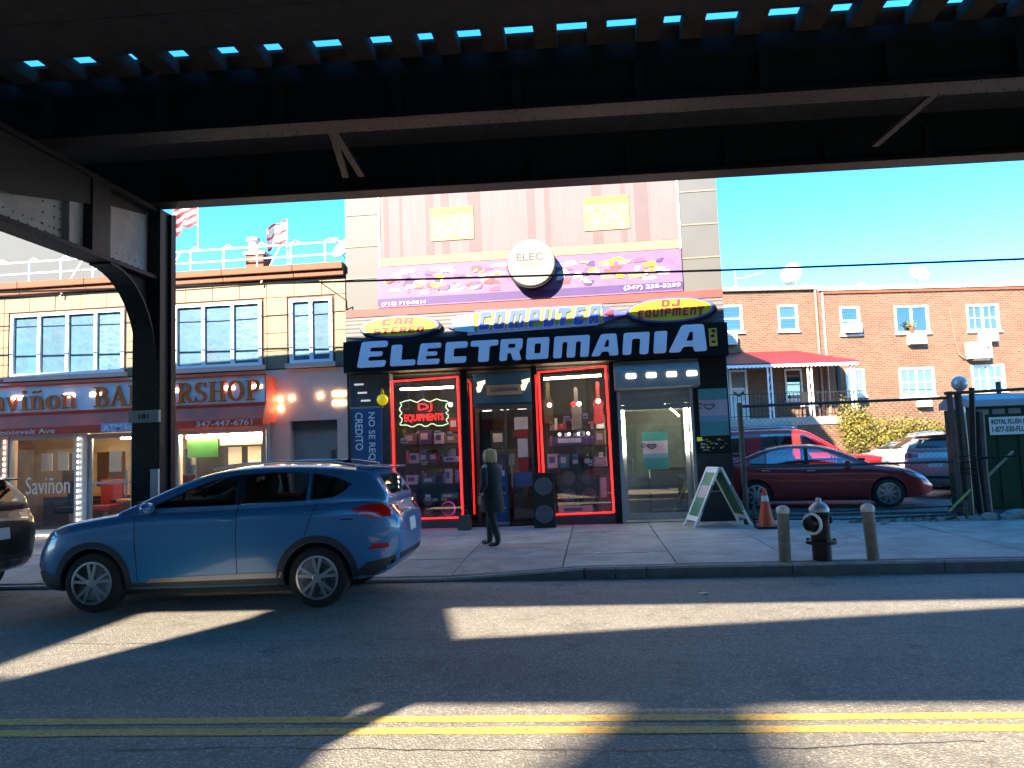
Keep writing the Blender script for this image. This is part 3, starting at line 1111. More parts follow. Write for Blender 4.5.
# shop front: aluminium frames, glass, door
sf = MB()
for x in (-13.0, -11.42, -11.2, -10.02):
    sf.box(x, x + .08, FY + .02, FY + .12, .2, 2.42)
sf.box(-12.919, -11.421, FY + .03, FY + .11, .2, .34).box(-12.919, -11.421, FY + .03, FY + .11, 2.33, 2.42)
sf.box(-11.339, -11.201, FY + .03, FY + .11, .2, 2.42)
sf.build('shop_front_frame', MATS['aluminium'], BB)
MB().box(-12.919, -11.421, FY + .06, FY + .07, .341, 2.329).build('shop_pane', MATS['shop_glass'], BB)
dr = MB().box(-11.119, -11.03, FY + .05, FY + .1, .2, 2.4).box(-10.12, -10.021, FY + .05, FY + .1, .2, 2.4).box(-11.029, -10.121, FY + .05, FY + .1, 2.3, 2.4).box(-11.029, -10.121, FY + .05, FY + .1, .2, .42).box(-11.029, -10.121, FY + .05, FY + .1, 1.3, 1.35).build('shop_door', MATS['aluminium'], BB)
MB().box(-11.028, -10.122, FY + .07, FY + .08, .421, 1.299).build('pane', MATS['shop_glass'], dr)
MB().box(-11.028, -10.122, FY + .07, FY + .08, 1.351, 2.299).build('pane', MATS['shop_glass'], dr)
MB().bar((-10.2, FY + .02, 1.0), (-10.2, FY + .02, 1.6), .03).build('handle', MATS['galv'], dr)
w2 = MB().box(-9.06, -8.99, FY + .02, FY + .12, .55, 2.38).box(-7.1, -7.03, FY + .02, FY + .12, .55, 2.38).box(-8.989, -7.101, FY + .02, FY + .12, 2.3, 2.38).box(-8.989, -7.101, FY + .02, FY + .12, .55, .64).build('shop_window', MATS['aluminium'], BB)
MB().box(-8.988, -7.102, FY + .06, FY + .07, .641, 2.299).build('pane', MATS['shop_glass'], w2)
MB().tube([(-6.93, FY - .06, .15), (-6.93, FY - .06, 2.45)], .045, 10).build('drain_pipe', MATS['grey_metal'], BB, smooth=True)
serif_text('Saviñon', (-12.55, -11.62, 1.05, 1.47), FY + .058, MATS['white_paint'], BB, ext=.004, name='window_lettering') if False else None
text('Saviñon', (-12.6, -11.55, 1.12, 1.5), FY + .058, MATS['white_paint'], BB, name='window_lettering', ext=.003)
# LED chains at the window edges
for nm, pts in (('led', [(-13.07, FY - .02, .25), (-13.07, FY - .02, 2.4)]), ('led', [(-11.31, FY - .02, .25), (-11.31, FY - .02, 2.4)]), ('led', [(-13.0, FY - .02, .22), (-11.4, FY - .02, .22)])):
    a, b = Vector(pts[0]), Vector(pts[1])
    n = int((b - a).length / .125)
    for i in range(n):
        p = a + (b - a) * (i / n)
        q = a + (b - a) * ((i + .5) / n)
        MB().bar(p, q, .03, .02).build('led_lamp', MATS['led_white'], BB)

# shop interior
MB().box(-17.1, -9.6, 19.4, 19.5, .16, 3.39).build('interior_wall', MATS['shop_wall'], BB)
MB().box(-9.5, -7.0, 17.4, 17.5, .16, 3.39).build('interior_wall', MATS['shop_dark'], BB)
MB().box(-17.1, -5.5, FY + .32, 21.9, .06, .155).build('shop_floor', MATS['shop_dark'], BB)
for (a, b, y, z) in ((-12.7, -11.7, 17.2, 2.75), (-10.9, -10.2, 16.6, 2.32), (-8.95, -7.15, 15.98, 2.25)):
    MB().bar((a, y, z), (b, y, z), .06, .05).build('fluorescent_tube', MATS['tube_warm'], BB)
for i, x in enumerate((-12.5, -12.1, -11.75)):
    p = MB().box(x, x + .26, 16.1, 16.12, 1.62, 2.02)
    tag(p.build('poster', MATS['paper']), ('left', 'middle', 'right')[i] + ' white haircut poster of three in the barbershop window', 'poster', 'posters in the barber window')
tag(MB().box(-10.72, -10.44, 15.9, 15.92, 1.55, 2.0).build('poster', MATS['paper']), 'white poster behind the glass of the barbershop door', 'poster')
for i, x in enumerate((-8.05, -7.6)):
    tag(MB().box(x, x + .3, 16.1, 16.12, 1.6, 2.0).build('poster', MATS['paper']), ('left', 'right')[i] + ' grey poster in the window right of the steel column', 'poster')
tag(MB().box(-8.95, -8.25, 16.0, 16.02, 1.8, 2.2).build('poster', M('poster_green', (.03, .2, .05), .5)), 'green banner in the window right of the steel column', 'poster')
tag(MB().box(-8.2, -7.1, 16.02, 16.04, 2.05, 2.28).build('poster', M('poster_cream', (.6, .5, .25), .6)), 'cream strip poster under the awning light', 'poster')


def barber_chair(x, y, word, mat):
    t = thing('barber_chair', 'barber chair ' + word, 'chair', (x, y, .16), 0, 'barber chairs')
    MB().box(-.28, .28, -.28, .28, .45, .6).build('seat', mat, t, bevel=.04, world=False)
    MB().box(-.28, .28, .2, .32, .58, 1.2).build('backrest', mat, t, bevel=.04, world=False)
    for s in (-1, 1):
        MB().box(s * .33 - .04, s * .33 + .04, -.25, .25, .65, .72).build('armrest', MATS['black'], t, bevel=.015, world=False)
    MB().lathe([(.3, 0), (.3, .04), (.06, .07), (.06, .45)], 18).build('pedestal', MATS['galv'], t, smooth=True, world=False)


barber_chair(-12.4, 17.0, 'with dark vinyl behind the left barbershop window', MATS['black'])
barber_chair(-11.75, 17.3, 'with red vinyl deep in the left barbershop window', MATS['red_vinyl'])
t = thing('round_table', 'round orange wooden table behind the barbershop door', 'table', (-10.65, 16.8, .16))
MB().lathe([(0.02, .7), (.42, .7), (.42, .75), (0.02, .75)], 24).build('tabletop', MATS['orange_wood'], t, world=False)
MB().lathe([(.25, 0), (.25, .03), (.05, .06), (.05, .699)], 16).build('pedestal', MATS['orange_wood'], t, world=False, smooth=True)
t = thing('mirror_counter', 'long dark counter with mirrors along the back of the barbershop', 'counter', (-12.0, 19.2, .16))
MB().box(-2.6, 1.7, -.35, .15, .75, .8).build('counter_top', MATS['orange_wood'], t, world=False)
MB().box(-2.6, 1.7, -.3, .14, 0, .749).build('cabinet', MATS['shop_dark'], t, world=False)
for i in range(4):
    MB().box(-2.4 + i * 1.0, -1.6 + i * 1.0, .16, .18, 1.0, 1.9).build('mirror', M('mirror', (.6, .62, .62), .05, 1.0, var=0), t, world=False)

# awning sign over the shop front
AW = thing('barbershop_awning', 'red awning with grey blue sign reading Saviñon BARBERSHOP in orange serif letters', 'awning sign', (-10, FY, 2.4))
AX0, AX1 = -15.2, -6.8
ab = MB().box(AX0, AX1, 15.2, 15.26, 2.9, 3.46).build('sign_board', MATS['sign_grey_blue'], AW)
for z in (2.866, 3.461):
    MB().box(AX0 - .02, AX1 + .03, 15.16, 15.24, z - .0, z + .035).build('sign_trim', MATS['awning_valance'], ab)
MB().box(AX0, AX1 - .01, 15.262, FY - .005, 3.42, 3.455).build('awning_top', MATS['awning_red'], AW)
MB().prismyz([(15.2, 2.865), (15.24, 2.865), (15.04, 2.56), (15.0, 2.56)], AX0, AX1).build('awning_slope', MATS['awning_red'], AW)
vl = MB().box(AX0, AX1, 15.0, 15.025, 2.4, 2.558).build('awning_valance', MATS['awning_valance'], AW)
ends = MB().prismyz([(15.2, 3.46), (FY - .005, 3.46), (FY - .005, 2.5), (15.03, 2.42), (15.03, 2.56), (15.2, 2.9)], AX1 + .002, AX1 + .03).build('awning_end', MATS['awning_red'], AW)
for i in range(12):
    x = AX0 + i * .7 + .2
    MB().bar((x, 15.05, 2.5), (x, FY - .01, 2.5), .025).build('awning_rib', MATS['galv'], AW)
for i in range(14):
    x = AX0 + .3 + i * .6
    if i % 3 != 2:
        MB().box(x, x + .24, 15.19, 15.199, 3.2, 3.26).build('glow_dash', M('reflector', (1, .93, .8), emis=3.0, var=0), ab)  # added glow: bright dashes made to throw fill light on the awning
serif_text('Saviñon', (-13.35, -11.0, 2.95, 3.4), 15.197, MATS['sign_orange'], AW, ext=.03)
serif_text('BARBERSHOP', (-10.6, -6.88, 2.95, 3.38), 15.197, MATS['sign_orange'], AW, ext=.03)
text('Roosevelt Ave', (-12.75, -11.35, 2.42, 2.53), 14.998, MATS['off_white'], vl, bold=.005, ext=.003)
atm = MB().box(-10.3, -9.25, 14.985, 14.999, 2.4, 2.58).build('atm_patch', M('atm_blue', (.32, .36, .6), .5), vl)
text('ATM Inside', (-10.25, -9.3, 2.42, 2.55), 14.984, MATS['white_paint'], atm, bold=.01, ext=.003)
text('347-447-6761', (-8.2, -6.98, 2.425, 2.54), 14.998, MATS['off_white'], vl, bold=.005, ext=.003)

# roof railing, aerial, dishes, flags
RL = thing('roof_railing', 'white pipe railing along the barbershop roof edge', 'railing', (-10, 15.9, 5.87))
for z in (6.15, 6.42):
    MB().tube([(BX0, 15.9, z), (BX1, 15.9, z)], .022, 8).build('rail', MATS['white_paint'], RL, smooth=True)
x = BX0 + .1
i = 0
while x < BX1:
    MB().tube([(x, 15.9, 5.86), (x, 15.9, 6.45)], .022, 8).build('post', MATS['white_paint'], RL, smooth=True)
    MB().tube([(x, 15.9, 6.44), (x + .12, 15.86, 6.5), (x + .25, 15.9, 6.42)], .016, 6).build('hoop', MATS['white_paint'], RL, smooth=True)
    if i % 3 == 1:
        MB().tube([(x + .2, 15.6, 5.5), (x + .55, 15.9, 6.42)], .016, 6).build('stay', MATS['white_paint'], RL, smooth=True)
    x += .78
    i += 1


def dish(name, label, loc, rz, s=1.0, tilt=35):
    t = thing(name, label, 'satellite dish', loc, rz)
    prof = [(.02, .0), (.14 * s, .012 * s), (.24 * s, .04 * s), (.3 * s, .075 * s), (.305 * s, .085 * s), (.24 * s, .055 * s), (.14 * s, .027 * s), (.02, .015)]
    mb = MB().lathe(prof, 22)
    mb2 = MB()
    rot = Matrix.Rotation(R(90 - tilt), 3, 'X')
    up = Vector((0, 0, .42 * s))
    mb2.add([rot @ Vector(v) + up for v in mb.v], mb.f).build('reflector', MATS['white_paint'], t, smooth=True, world=False)
    MB().tube([(0, .1 * s, 0), (0, .1 * s, .3 * s), (0, .03 * s, .42 * s)], .022 * s, 8).build('mast', MATS['galv'], t, world=False)
    f = rot @ Vector((0, 0, .34 * s)) + up + Vector((0, 0, -.04))
    MB().tube([(0, -.02, .2 * s), tuple(f)], .012 * s, 6).build('feed_arm', MATS['galv'], t, world=False)
    MB().box(f.x - .04 * s, f.x + .04 * s, f.y - .04 * s, f.y + .04 * s, f.z - .03 * s, f.z + .05 * s).build('feed_horn', MATS['white_paint'], t, world=False, bevel=.008)
    MB().box(-.13 * s, .13 * s, .0, .2 * s, 0, .03).build('foot', MATS['galv'], t, world=False)
    return t


dish('satellite_dish', 'white satellite dish on the barbershop roof corner by the grey wall', (-5.3, 16.1, 5.87), -30, 1.0)


def flag(name, label, loc, w, h, stripes, rz):
    t = thing(name, label, 'flag', loc, rz)
    MB().tube([(0, 0, 0), (0, 0, 1.25)], .014, 6).build('pole', MATS['white_paint'], t, world=False)
    nx, nz = 12, 8
    rows = []
    for c, m in stripes:
        vs, fs = [], []
        z0, z1 = c
        for i in range(nx + 1):
            for j in range(3):
                u, v = i / nx, z0 + (z1 - z0) * j / 2
                sag = .35 * u * u * h
                vs.append((-w * u * .8, .09 * math.sin(u * 9 + v * 3) * u, 1.2 - h * (1 - v) - sag + .03 * math.sin(u * 12)))
        for i in range(nx):
            for j in range(2):
                a = i * 3 + j
                fs.append((a, a + 1, a + 4, a + 3))
        n0 = len(vs)
        vs2 = vs + [(a, b + .004, c_) for a, b, c_ in vs]
        fs2 = fs + [tuple(n0 + q for q in f[::-1]) for f in fs]
        MB().add(vs2, fs2).build('flag_cloth', m, t, smooth=True, world=False)
    return t


fw, frd = M('flag_white', (.5, .48, .46), .7, var=.05), M('flag_red', (.35, .04, .05), .7)
flag('rooftop_flag', 'ragged white and red flag flying above the barbershop roof chimney', (-6.6, 16.0, 5.8), .55, .5, [((0, .12), frd), ((.121, .45), fw), ((.451, .55), frd), ((.551, .9), fw), ((.901, 1.0), frd)], 10)
t2 = flag('rooftop_flag', 'striped flag partly hidden behind the steel column', (-8.7, 16.0, 6.45), .7, .6, [((i / 7 + .001, (i + 1) / 7), (frd if i % 2 == 0 else fw)) for i in range(7)], 0)

# grey building rising behind the barbershop
GB = thing('grey_rear_building', 'plain grey rendered building rising behind the barbershop roof', 'building', (-19, 24, 0))
GM = M('grey_render', (.085, .09, .094), .85, var=.08, scale=.6)
MB().box(-30, -15.5, 23.0, 25.5, 0, 11.4).build('wall', GM, GB)
MB().box(-30.1, -15.4, 22.9, 25.6, 11.401, 11.6).build('parapet', MATS['dark_grey'], GB)
for i in range(5):
    w = MB().box(-27 + i * 2.6, -25.8 + i * 2.6, 22.96, 22.999, 3.0, 4.6).build('window', MATS['white_paint'], GB)
    MB().box(-26.93 + i * 2.6, -25.87 + i * 2.6, 22.945, 22.959, 3.07, 4.53).build('pane', MATS['dark_grey'], w)
# ------------------------------------------------------------------ electronics shop building
M('grey_panel', (.085, .087, .086), 0.6, var=.08, scale=1.2)
M('panel_band', (.24, .17, .12), 0.6, var=.08)
M('sign_black', (.007, .007, .007), 0.6, var=.2, spec=.15)
M('letter_blue', (.7, .73, .82), 0.5, var=.03)
M('board_grey', (.12, .122, .13), 0.6, var=.15)
M('strip_red', (.2, .04, .04), 0.6, var=.12)
M('oval_yellow', (.7, .48, .02), 0.45, var=.08, scale=4, col2=(.68, .38, .02))
M('oval_blue', (.06, .08, .35), 0.4)
M('sign_red', (.62, .02, .03), 0.45, var=.05)
M('banner_pink', (.14, .095, .098), 0.7, var=.2, scale=1.6, col2=(.185, .13, .13), streak=(6, 1, .35))
M('banner_cream', (.22, .18, .11), .7, var=.12)
M('banner_purple', (.05, .02, .12), 0.6, var=.2, scale=3)
M('banner_magenta', (.16, .05, .12), 0.6, var=.25, scale=5)
M('banner_lilac', (.14, .08, .18), 0.6, var=.2, scale=4)
M('led_red', (1.0, 0.02, 0.025), emis=.42, var=0)
M('led_red_dim', (1.0, 0.02, 0.025), emis=.16, var=0)
M('tube_white', (.85, 1.0, .95), emis=7, var=0)
M('banner_navy', (.02, .09, .2), .7, var=.1, spec=.2)
M('poster_teal', (.03, .25, .24), .55, var=.12)
M('poster_pink', (.5, .36, .42), .6, var=.12)
M('plastic_black', (.013, .013, .014), .35, var=.2)
M('plastic_grey', (.12, .12, .13), .45, var=.15)
M('box_white', (.55, .54, .55), .6, var=.12)
M('box_brown', (.3, .2, .1), .8, var=.12)
M('box_blue', (.04, .13, .3), .5, var=.12)
M('box_red', (.35, .03, .04), .5, var=.12)
M('box_purple', (.12, .06, .16), .5, var=.12)
M('box_teal', (.05, .25, .28), .5, var=.12)
EX0, EX1 = -5.16, 2.74
EB = thing('electronics_shop_building', 'grey panelled shop building with black sign front and pink banner upper storey', 'building', (-1.2, FY, .15))
# carcass
MB().box(EX0, EX0 + .2, FY + .02, 24, 0, 9.2).build('side_wall', MATS['grey_panel'], EB)
MB().box(EX1 - .2, EX1, FY + .02, 24, 0, 9.2).build('side_wall', MATS['grey_panel'], EB)
MB().box(EX0 + .201, EX1 - .201, 23.8, 24, 0, 9.2).build('rear_wall', MATS['grey_panel'], EB)
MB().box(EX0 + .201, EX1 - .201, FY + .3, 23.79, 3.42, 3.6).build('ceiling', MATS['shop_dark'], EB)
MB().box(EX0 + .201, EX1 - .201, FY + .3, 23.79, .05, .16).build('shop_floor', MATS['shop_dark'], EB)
MB().box(EX0 + .201, EX1 - .201, FY + .02, 23.79, 9.0, 9.2).build('roof', MATS['dark_grey'], EB)
MB().box(EX0 + .201, EX1 - .201, FY + .06, FY + .2, 3.605, 8.99).build('front_wall', MATS['board_grey'], EB)
# grey facing panels either side of the banner, with pale joints
for (a, b) in ((EX0, -4.43), (1.97, EX1)):
    z = 4.82
    while z < 9.1:
        z1 = min(z + .7, 9.15)
        MB().box(a, b, FY - .03, FY + .019, z, z1 - .03).build('facing_panel', MATS['grey_panel'], EB)
        MB().box(a, b, FY - .045, FY + .019, z1 - .028, z1 - .002).build('panel_joint', MATS['panel_band'], EB)
        z = z1
for x in (-4.42, 1.93):
    MB().box(x, x + .035, FY - .06, FY + .019, 5.72, 9.1).build('white_trim', MATS['white_paint'], EB)

# pink upper banner
UB = thing('upper_banner', 'faded pink wood patterned banner covering the upper storey', 'banner', (-1.2, FY - .02, 5.75))
MB().box(-4.38, 1.925, FY - .035, FY + .0, 5.92, 9.05).build('banner_sheet', MATS['banner_pink'], UB)
MB().box(-4.38, 1.925, FY - .037, FY + .0, 5.73, 5.918).build('banner_hem', MATS['banner_cream'], UB)
rnd = random.Random(8)
x = -4.3
while x < 1.8:
    w = rnd.uniform(.05, .3)
    MB().box(x, x + w, FY - .038, FY - .0352, 5.93, 9.04).build('banner_fold', M('banner_fold%d' % rnd.randint(0, 2), rnd.choice([(.125, .084, .086), (.165, .115, .115), (.145, .098, .1)]), .7, var=.1, scale=2), UB)
    x += w + rnd.uniform(.15, .6)
for (x0, lab, words) in ((-3.28, 'left', 0), (0.0, 'right', 1)):
    t = thing('yellow_poster', lab + ' yellow poster on the pink upper banner', 'poster', (x0 + .46, FY - .04, 6.2), 0, 'posters on the upper banner')
    MB().box(x0, x0 + .94, FY - .055, FY - .0385, 6.21, 6.93).build('sheet', M('poster_yellow', (.21, .19, .05), .6, var=.2, scale=6, col2=(.24, .22, .14)), t)
    MB().box(x0 + .01, x0 + .93, FY - .06, FY - .0553, 6.78, 6.92).build('heading', M('poster_lime', (.2, .22, .04), .6), t)
    for k in range(9):
        a, c = x0 + rnd.uniform(.05, .75), rnd.uniform(6.24, 6.66)
        MB().box(a, a + rnd.uniform(.06, .2), FY - .0585 - k * .0004, FY - .0553, c, c + rnd.uniform(.03, .1)).build('print_block', M(rnd.choice(['box_white', 'poster_pink', 'plastic_grey']), (0, 0, 0)), t)
# purple food banner
PB = thing('purple_banner', 'long purple and pink printed banner between the pink banner and the sign', 'banner', (-1.2, FY - .05, 4.8))
MB().box(-4.46, 1.95, FY - .08, FY - .05, 4.83, 5.71).build('banner_sheet', MATS['banner_lilac'], PB)
pb = MB().box(-4.458, 1.948, FY - .084, FY - .0802, 4.86, 5.02).build('banner_stripe', MATS['banner_purple'], PB)
rnd = random.Random(21)
cols = ['banner_magenta', 'banner_purple', 'poster_pink', 'oval_yellow', 'strip_red', 'banner_cream', 'box_white', 'banner_magenta', 'poster_pink']
for k in range(130):
    a, c = rnd.uniform(-4.4, 1.6), rnd.uniform(5.05, 5.57)
    poly = round_poly([(a, c), (a + rnd.uniform(.06, .3), c + rnd.uniform(-.03, .03)), (a + rnd.uniform(.08, .3), c + rnd.uniform(.04, .12)), (a + rnd.uniform(-.05, .06), c + rnd.uniform(.04, .1))], .03)
    MB().prismxz(poly, FY - .0815 - k * .00012, FY - .0802).build('print_block', MATS[cols[k % len(cols)]], PB)
text('(347) 235-5259', (.75, 1.9, 4.89, 4.99), FY - .101, MATS['white_paint'], PB, bold=.01, ext=.002)
text('(718) 710-9514', (-4.36, -3.4, 4.73 + .12, 4.94), FY - .101, MATS['white_paint'], PB, bold=.01, ext=.002)
text('COMIDA LATINA', (-2.2, -.6, 4.91, 4.99), FY - .101, MATS['banner_lilac'], PB, bold=.01, ext=.002) if False else None
# round white lamp sign
RS = thing('round_sign', 'round white drum sign projecting over the purple banner', 'sign', (-1.14, FY - .1, 5.64))
MB().lathe([(.5, 0), (.5, .26), (.47, .29), (.02, .29)], 40, (-1.12, FY - .12 - .29, 5.5), 'y').build('drum', MATS['black'], RS, smooth=True)
MB().lathe([(.02, -.02), (.47, -.02), (.485, -.005), (.485, .02), (.02, .02)], 40, (-1.12, FY - .43, 5.52), 'y').build('face', M('drum_white', (.24, .23, .21), .5, var=.06), RS, smooth=True)
text('ELEC', (-1.42, -.86, 5.56, 5.72), FY - .452, M('grey_print', (.07, .06, .055), .6), RS, bold=.02, ext=.003)
text('STUDIO', (-1.35, -.9, 5.41, 5.51), FY - .452, M('tan_print', (.11, .085, .065), .6), RS, bold=.01, ext=.003)
MB().bar((-1.12, FY - .14, 5.5), (-1.12, FY - .03, 5.5), .12).build('bracket', MATS['dark_grey'], RS)

# sign fascia
SF = thing('shop_fascia_sign', 'black fascia with large pale blue ELECTROMANIA letters under a red strip', 'sign', (-1.2, FY - .2, 3.45))
MB().box(EX0 + .05, EX1 - .04, FY - .26, FY + .05, 4.62, 4.78).build('red_strip', MATS['strip_red'], SF)
MB().box(EX0 + .05, EX1 - .04, FY - .24, FY + .05, 4.06, 4.618).build('grey_board', MATS['board_grey'], SF)
for i in range(6):
    z = 4.12 + i * .085
    MB().box(EX0 + .05, EX1 - .04, FY - .246, FY - .2402, z, z + .02).build('board_rib', MATS['dark_grey'], SF)
bk = MB().box(EX0 + .02, EX1 - .01, FY - .36, FY + .05, 3.44, 4.09).build('black_board', MATS['sign_black'], SF)
LET = [('E', 359, 391, 1), ('L', 393, 419, 0), ('E', 421, 446, 0), ('C', 449, 473, 0), ('T', 476, 504, 0), ('R', 504.5, 528.5, 0), ('O', 531, 555, 0), ('M', 558, 595, 0), ('A', 596, 622, 0), ('N', 626, 653, 0), ('I', 656, 670, 0), ('A', 671, 707, 1)]
for ch, a, b, big in LET:
    k = .0205
    x0, x1 = -4.83 + (a - 359) * k, -4.83 + (b - 359) * k
    chunk(ch, (x0, x1, 3.53, 4.07 if big else 3.97), FY - .361, .05, MATS['letter_blue'], bk, shear=.12)
og = MB().box(2.36, 2.52, FY - .385, FY - .361, 3.62, 3.98).build('orange_plate', M('plate_orange', (.6, .35, .06), .5, var=.2), bk)
text('OPEN', (2.4, 2.48, 3.65, 3.95), FY - .386, MATS['black'], og, vert=True, bold=.02) if False else None
for i, (a, c) in enumerate(((2.41, 3.68), (2.4, 3.8), (2.42, 3.9))):
    MB().box(a, a + .07, FY - .389, FY - .3855, c, c + .05).build('print_block', MATS['black'], og)


def oval_sign(name, label, cx, cz, rx, rz, lines):
    t = thing(name, label, 'sign', (cx, FY - .3, cz))
    MB().prismxz(oval(cx + .02, cz - .03, rx + .05, rz + .04), FY - .34, FY - .25).build('backing', MATS['black'], t)
    MB().prismxz(oval(cx, cz, rx + .02, rz + .015), FY - .36, FY - .341).build('rim', MATS['oval_blue'], t)
    MB().prismxz(oval(cx, cz, rx - .03, rz - .02), FY - .372, FY - .361).build('face', MATS['oval_yellow'], t)
    for s, bx in lines:
        chunk_text(s, bx, FY - .3725, .006, MATS['sign_red'], t, .12, rise=.02)
    return t


oval_sign('oval_sign', 'yellow oval sign with red letters CAR STEREO', -3.93, 4.36, .82, .22, [('CAR', (-4.3, -3.62, 4.38, 4.52)), ('STEREO', (-4.48, -3.4, 4.2, 4.34))])
oval_sign('oval_sign', 'yellow oval sign with red letters DJ EQUIPMENT', 1.64, 4.4, .85, .24, [('DJ', (1.46, 1.84, 4.45, 4.59)), ('EQUIPMENT', (.98, 2.3, 4.25, 4.42))])
CS = thing('computer_sign', 'blue and white COMPUTER sign on a yellow shaped board', 'sign', (-1.2, FY - .3, 4.36))
MB().prismxz([(-2.92, 4.3), (-2.6, 4.16), (-2.4, 4.11), (.2, 4.15), (.45, 4.28), (.85, 4.38), (.45, 4.5), (.25, 4.6), (-2.3, 4.62), (-2.6, 4.5)], FY - .31, FY - .25).build('backing', MATS['oval_blue'], CS)
MB().prismxz([(-2.5, 4.13), (.3, 4.2), (.28, 4.6), (-2.35, 4.56)], FY - .335, FY - .311).build('printed_board', M('computer_board', (.55, .36, .02), .5, scale=2.2, col2=(.3, .22, .1)), CS)
MB().prismxz([(-2.5, 4.1), (.18, 4.17), (.18, 4.25), (-2.5, 4.17)], FY - .345, FY - .336).build('pink_edge', MATS['poster_pink'], CS)
MB().prismxz([(-2.84, 4.5), (-2.76, 4.2), (-2.35, 4.16), (-2.38, 4.54)], FY - .36, FY - .336).build('monitor_picture', M('monitor_teal', (.22, .62, .62), .4, var=.25, scale=4, col2=(.5, .7, .75)), CS)
MB().prismxz([(.32, 4.4), (.5, 4.33), (.48, 4.48)], FY - .35, FY - .311).build('red_arrow', MATS['sign_red'], CS)
chunk_text('COMPUTER', (-2.26, .26, 4.2, 4.57), FY - .3365, .012, MATS['white_paint'], CS, .22, grow=.016)
chunk_text('COMPUTER', (-2.26, .26, 4.2, 4.57), FY - .35, .01, M('letter_royal', (.03, .09, .38), .45), CS, .22)

# ------------------------------------------------------------------ shop front of the electronics shop
fr = MATS['black']
MB().box(EX0 + .05, -4.26, FY - .02, FY + .3, .0, 3.43).build('pier', MATS['dark_grey'], EB)
MB().box(-2.74, -2.6, FY + .0, FY + .12, .16, 3.43).build('pier', fr, EB)
MB().box(-1.25, -1.13, FY + .0, FY + .12, .16, 3.43).build('pier', fr, EB)
MB().box(.36, .5, FY - .02, FY + .3, .0, 3.43).build('pier', fr, EB)
MB().box(2.03, EX1 - .01, FY - .02, FY + .3, 1.5, 3.43).build('pier', fr, EB)
MB().box(2.03, EX1 - .01, FY - .08, FY + .3, .0, 1.498).build('pier_base', MATS['plastic_black'], EB)
MB().box(-4.259, -2.741, FY + .02, FY + .3, .0, .33).build('stall_riser', MATS['dark_grey'], EB)
MB().box(-1.129, .359, FY + .02, FY + .3, .0, .35).build('stall_riser', MATS['dark_grey'], EB)
MB().box(-2.599, -1.251, 16.5, 16.62, 2.69, 3.41).build('door_header', MATS['banner_navy'], EB)
# window panes with returns to the recessed door
for (a, b, z0) in ((-4.25, -2.75, .331), (-1.12, .35, .351)):
    p = MB().box(a, b, FY + .05, FY + .06, z0, 3.3).build('shop_pane', MATS['shop_glass'], EB)
MB().box(-2.69, -2.68, FY + .13, 16.55, .33, 3.3).build('shop_pane', MATS['shop_glass'], EB)
MB().box(-1.19, -1.18, FY + .13, 16.55, .33, 3.3).build('shop_pane', MATS['shop_glass'], EB)
# glowing red tubes framing the windows
for lst in ([(-4.22, 3.25), (-2.8, 3.29), (-2.78, .36), (-4.2, .36), (-4.22, 3.25)], [(-1.09, 3.3), (.3, 3.36), (.33, .38), (-1.06, .36), (-1.09, 3.3)]):
    for i in range(4):
        r_ = .021 if i in (1, 3) else .014
        MB().tube([(lst[i][0], FY + .01, lst[i][1]), (lst[i + 1][0], FY + .01, lst[i + 1][1])], r_, 8).build('red_light_tube', MATS['led_red'], EB)
for q in ([(-2.64, FY + .2, 3.25), (-2.64, 16.4, 3.2), (-2.64, 16.4, .36)], [(-1.13 - .02, FY - .015, 3.25), (-1.15, FY - .015, .36)]):
    MB().tube(q, .018, 8).build('red_light_tube', MATS['led_red_dim'], EB)
# header plate over the door
LY = thing('phone_shop_plate', 'navy header plate reading Lycamobile above the shop door', 'sign', (-1.9, 16.45, 2.7))
MB().box(-2.56, -1.28, 16.46, 16.499, 2.74, 3.36).build('plate', MATS['banner_navy'], LY)
MB().box(-2.3, -1.5, 16.44, 16.459, 2.92, 3.14).build('panel', M('plate_tan', (.3, .26, .24), .5), LY)
text('Lycamobile', (-2.2, -1.6, 2.96, 3.1), 16.438, MATS['banner_navy'], LY, bold=.015, ext=.004)
for x in (-2.42, -1.44):
    MB().prismxz([(x - .1, 3.1), (x + .1, 3.18), (x + .1, 3.26), (x - .08, 3.22), (x - .02, 3.0), (x - .08, 3.0)], 16.43, 16.459).build('spot_lamp', M('lamp_cream', (.9, .8, .6), emis=.14, var=0), LY)
# shop door, one leaf open
D = thing('shop_door', 'glazed door in dark frame plastered with stickers', 'door', (-1.9, 16.55, .16))
d_ = MB().box(-2.58, -2.5, 16.52, 16.58, .17, 2.68).box(-1.36, -1.27, 16.52, 16.58, .17, 2.68).box(-2.499, -1.361, 16.52, 16.58, 2.6, 2.68).box(-1.95, -1.88, 16.52, 16.58, .17, 2.599)
d_.build('frame', MATS['dark_grey'], D)
MB().box(-2.499, -1.951, 16.545, 16.555, .17, 2.599).build('pane', MATS['shop_glass'], D)
MB().box(-1.879, -1.361, 16.545, 16.555, .17, 2.599).build('pane', MATS['shop_glass'], D)
MB().bar((-1.8, 16.47, .9), (-1.8, 16.47, 1.6), .035).build('handle', MATS['galv'], D)
for (x0, x1, z0, z1, m) in ((-1.72, -1.42, 2.15, 2.42, 'box_white'), (-1.7, -1.4, 1.98, 2.13, 'box_red'), (-1.66, -1.44, 1.55, 1.95, 'box_white'), (-1.66, -1.44, 1.25, 1.53, 'box_red'), (-1.74, -1.37, .92, 1.23, 'box_blue'), (-2.32, -2.02, 1.1, 1.4, 'box_white')):
    MB().box(x0, x1, 16.505, 16.519, z0, z1).build('sticker', MATS[m], D)
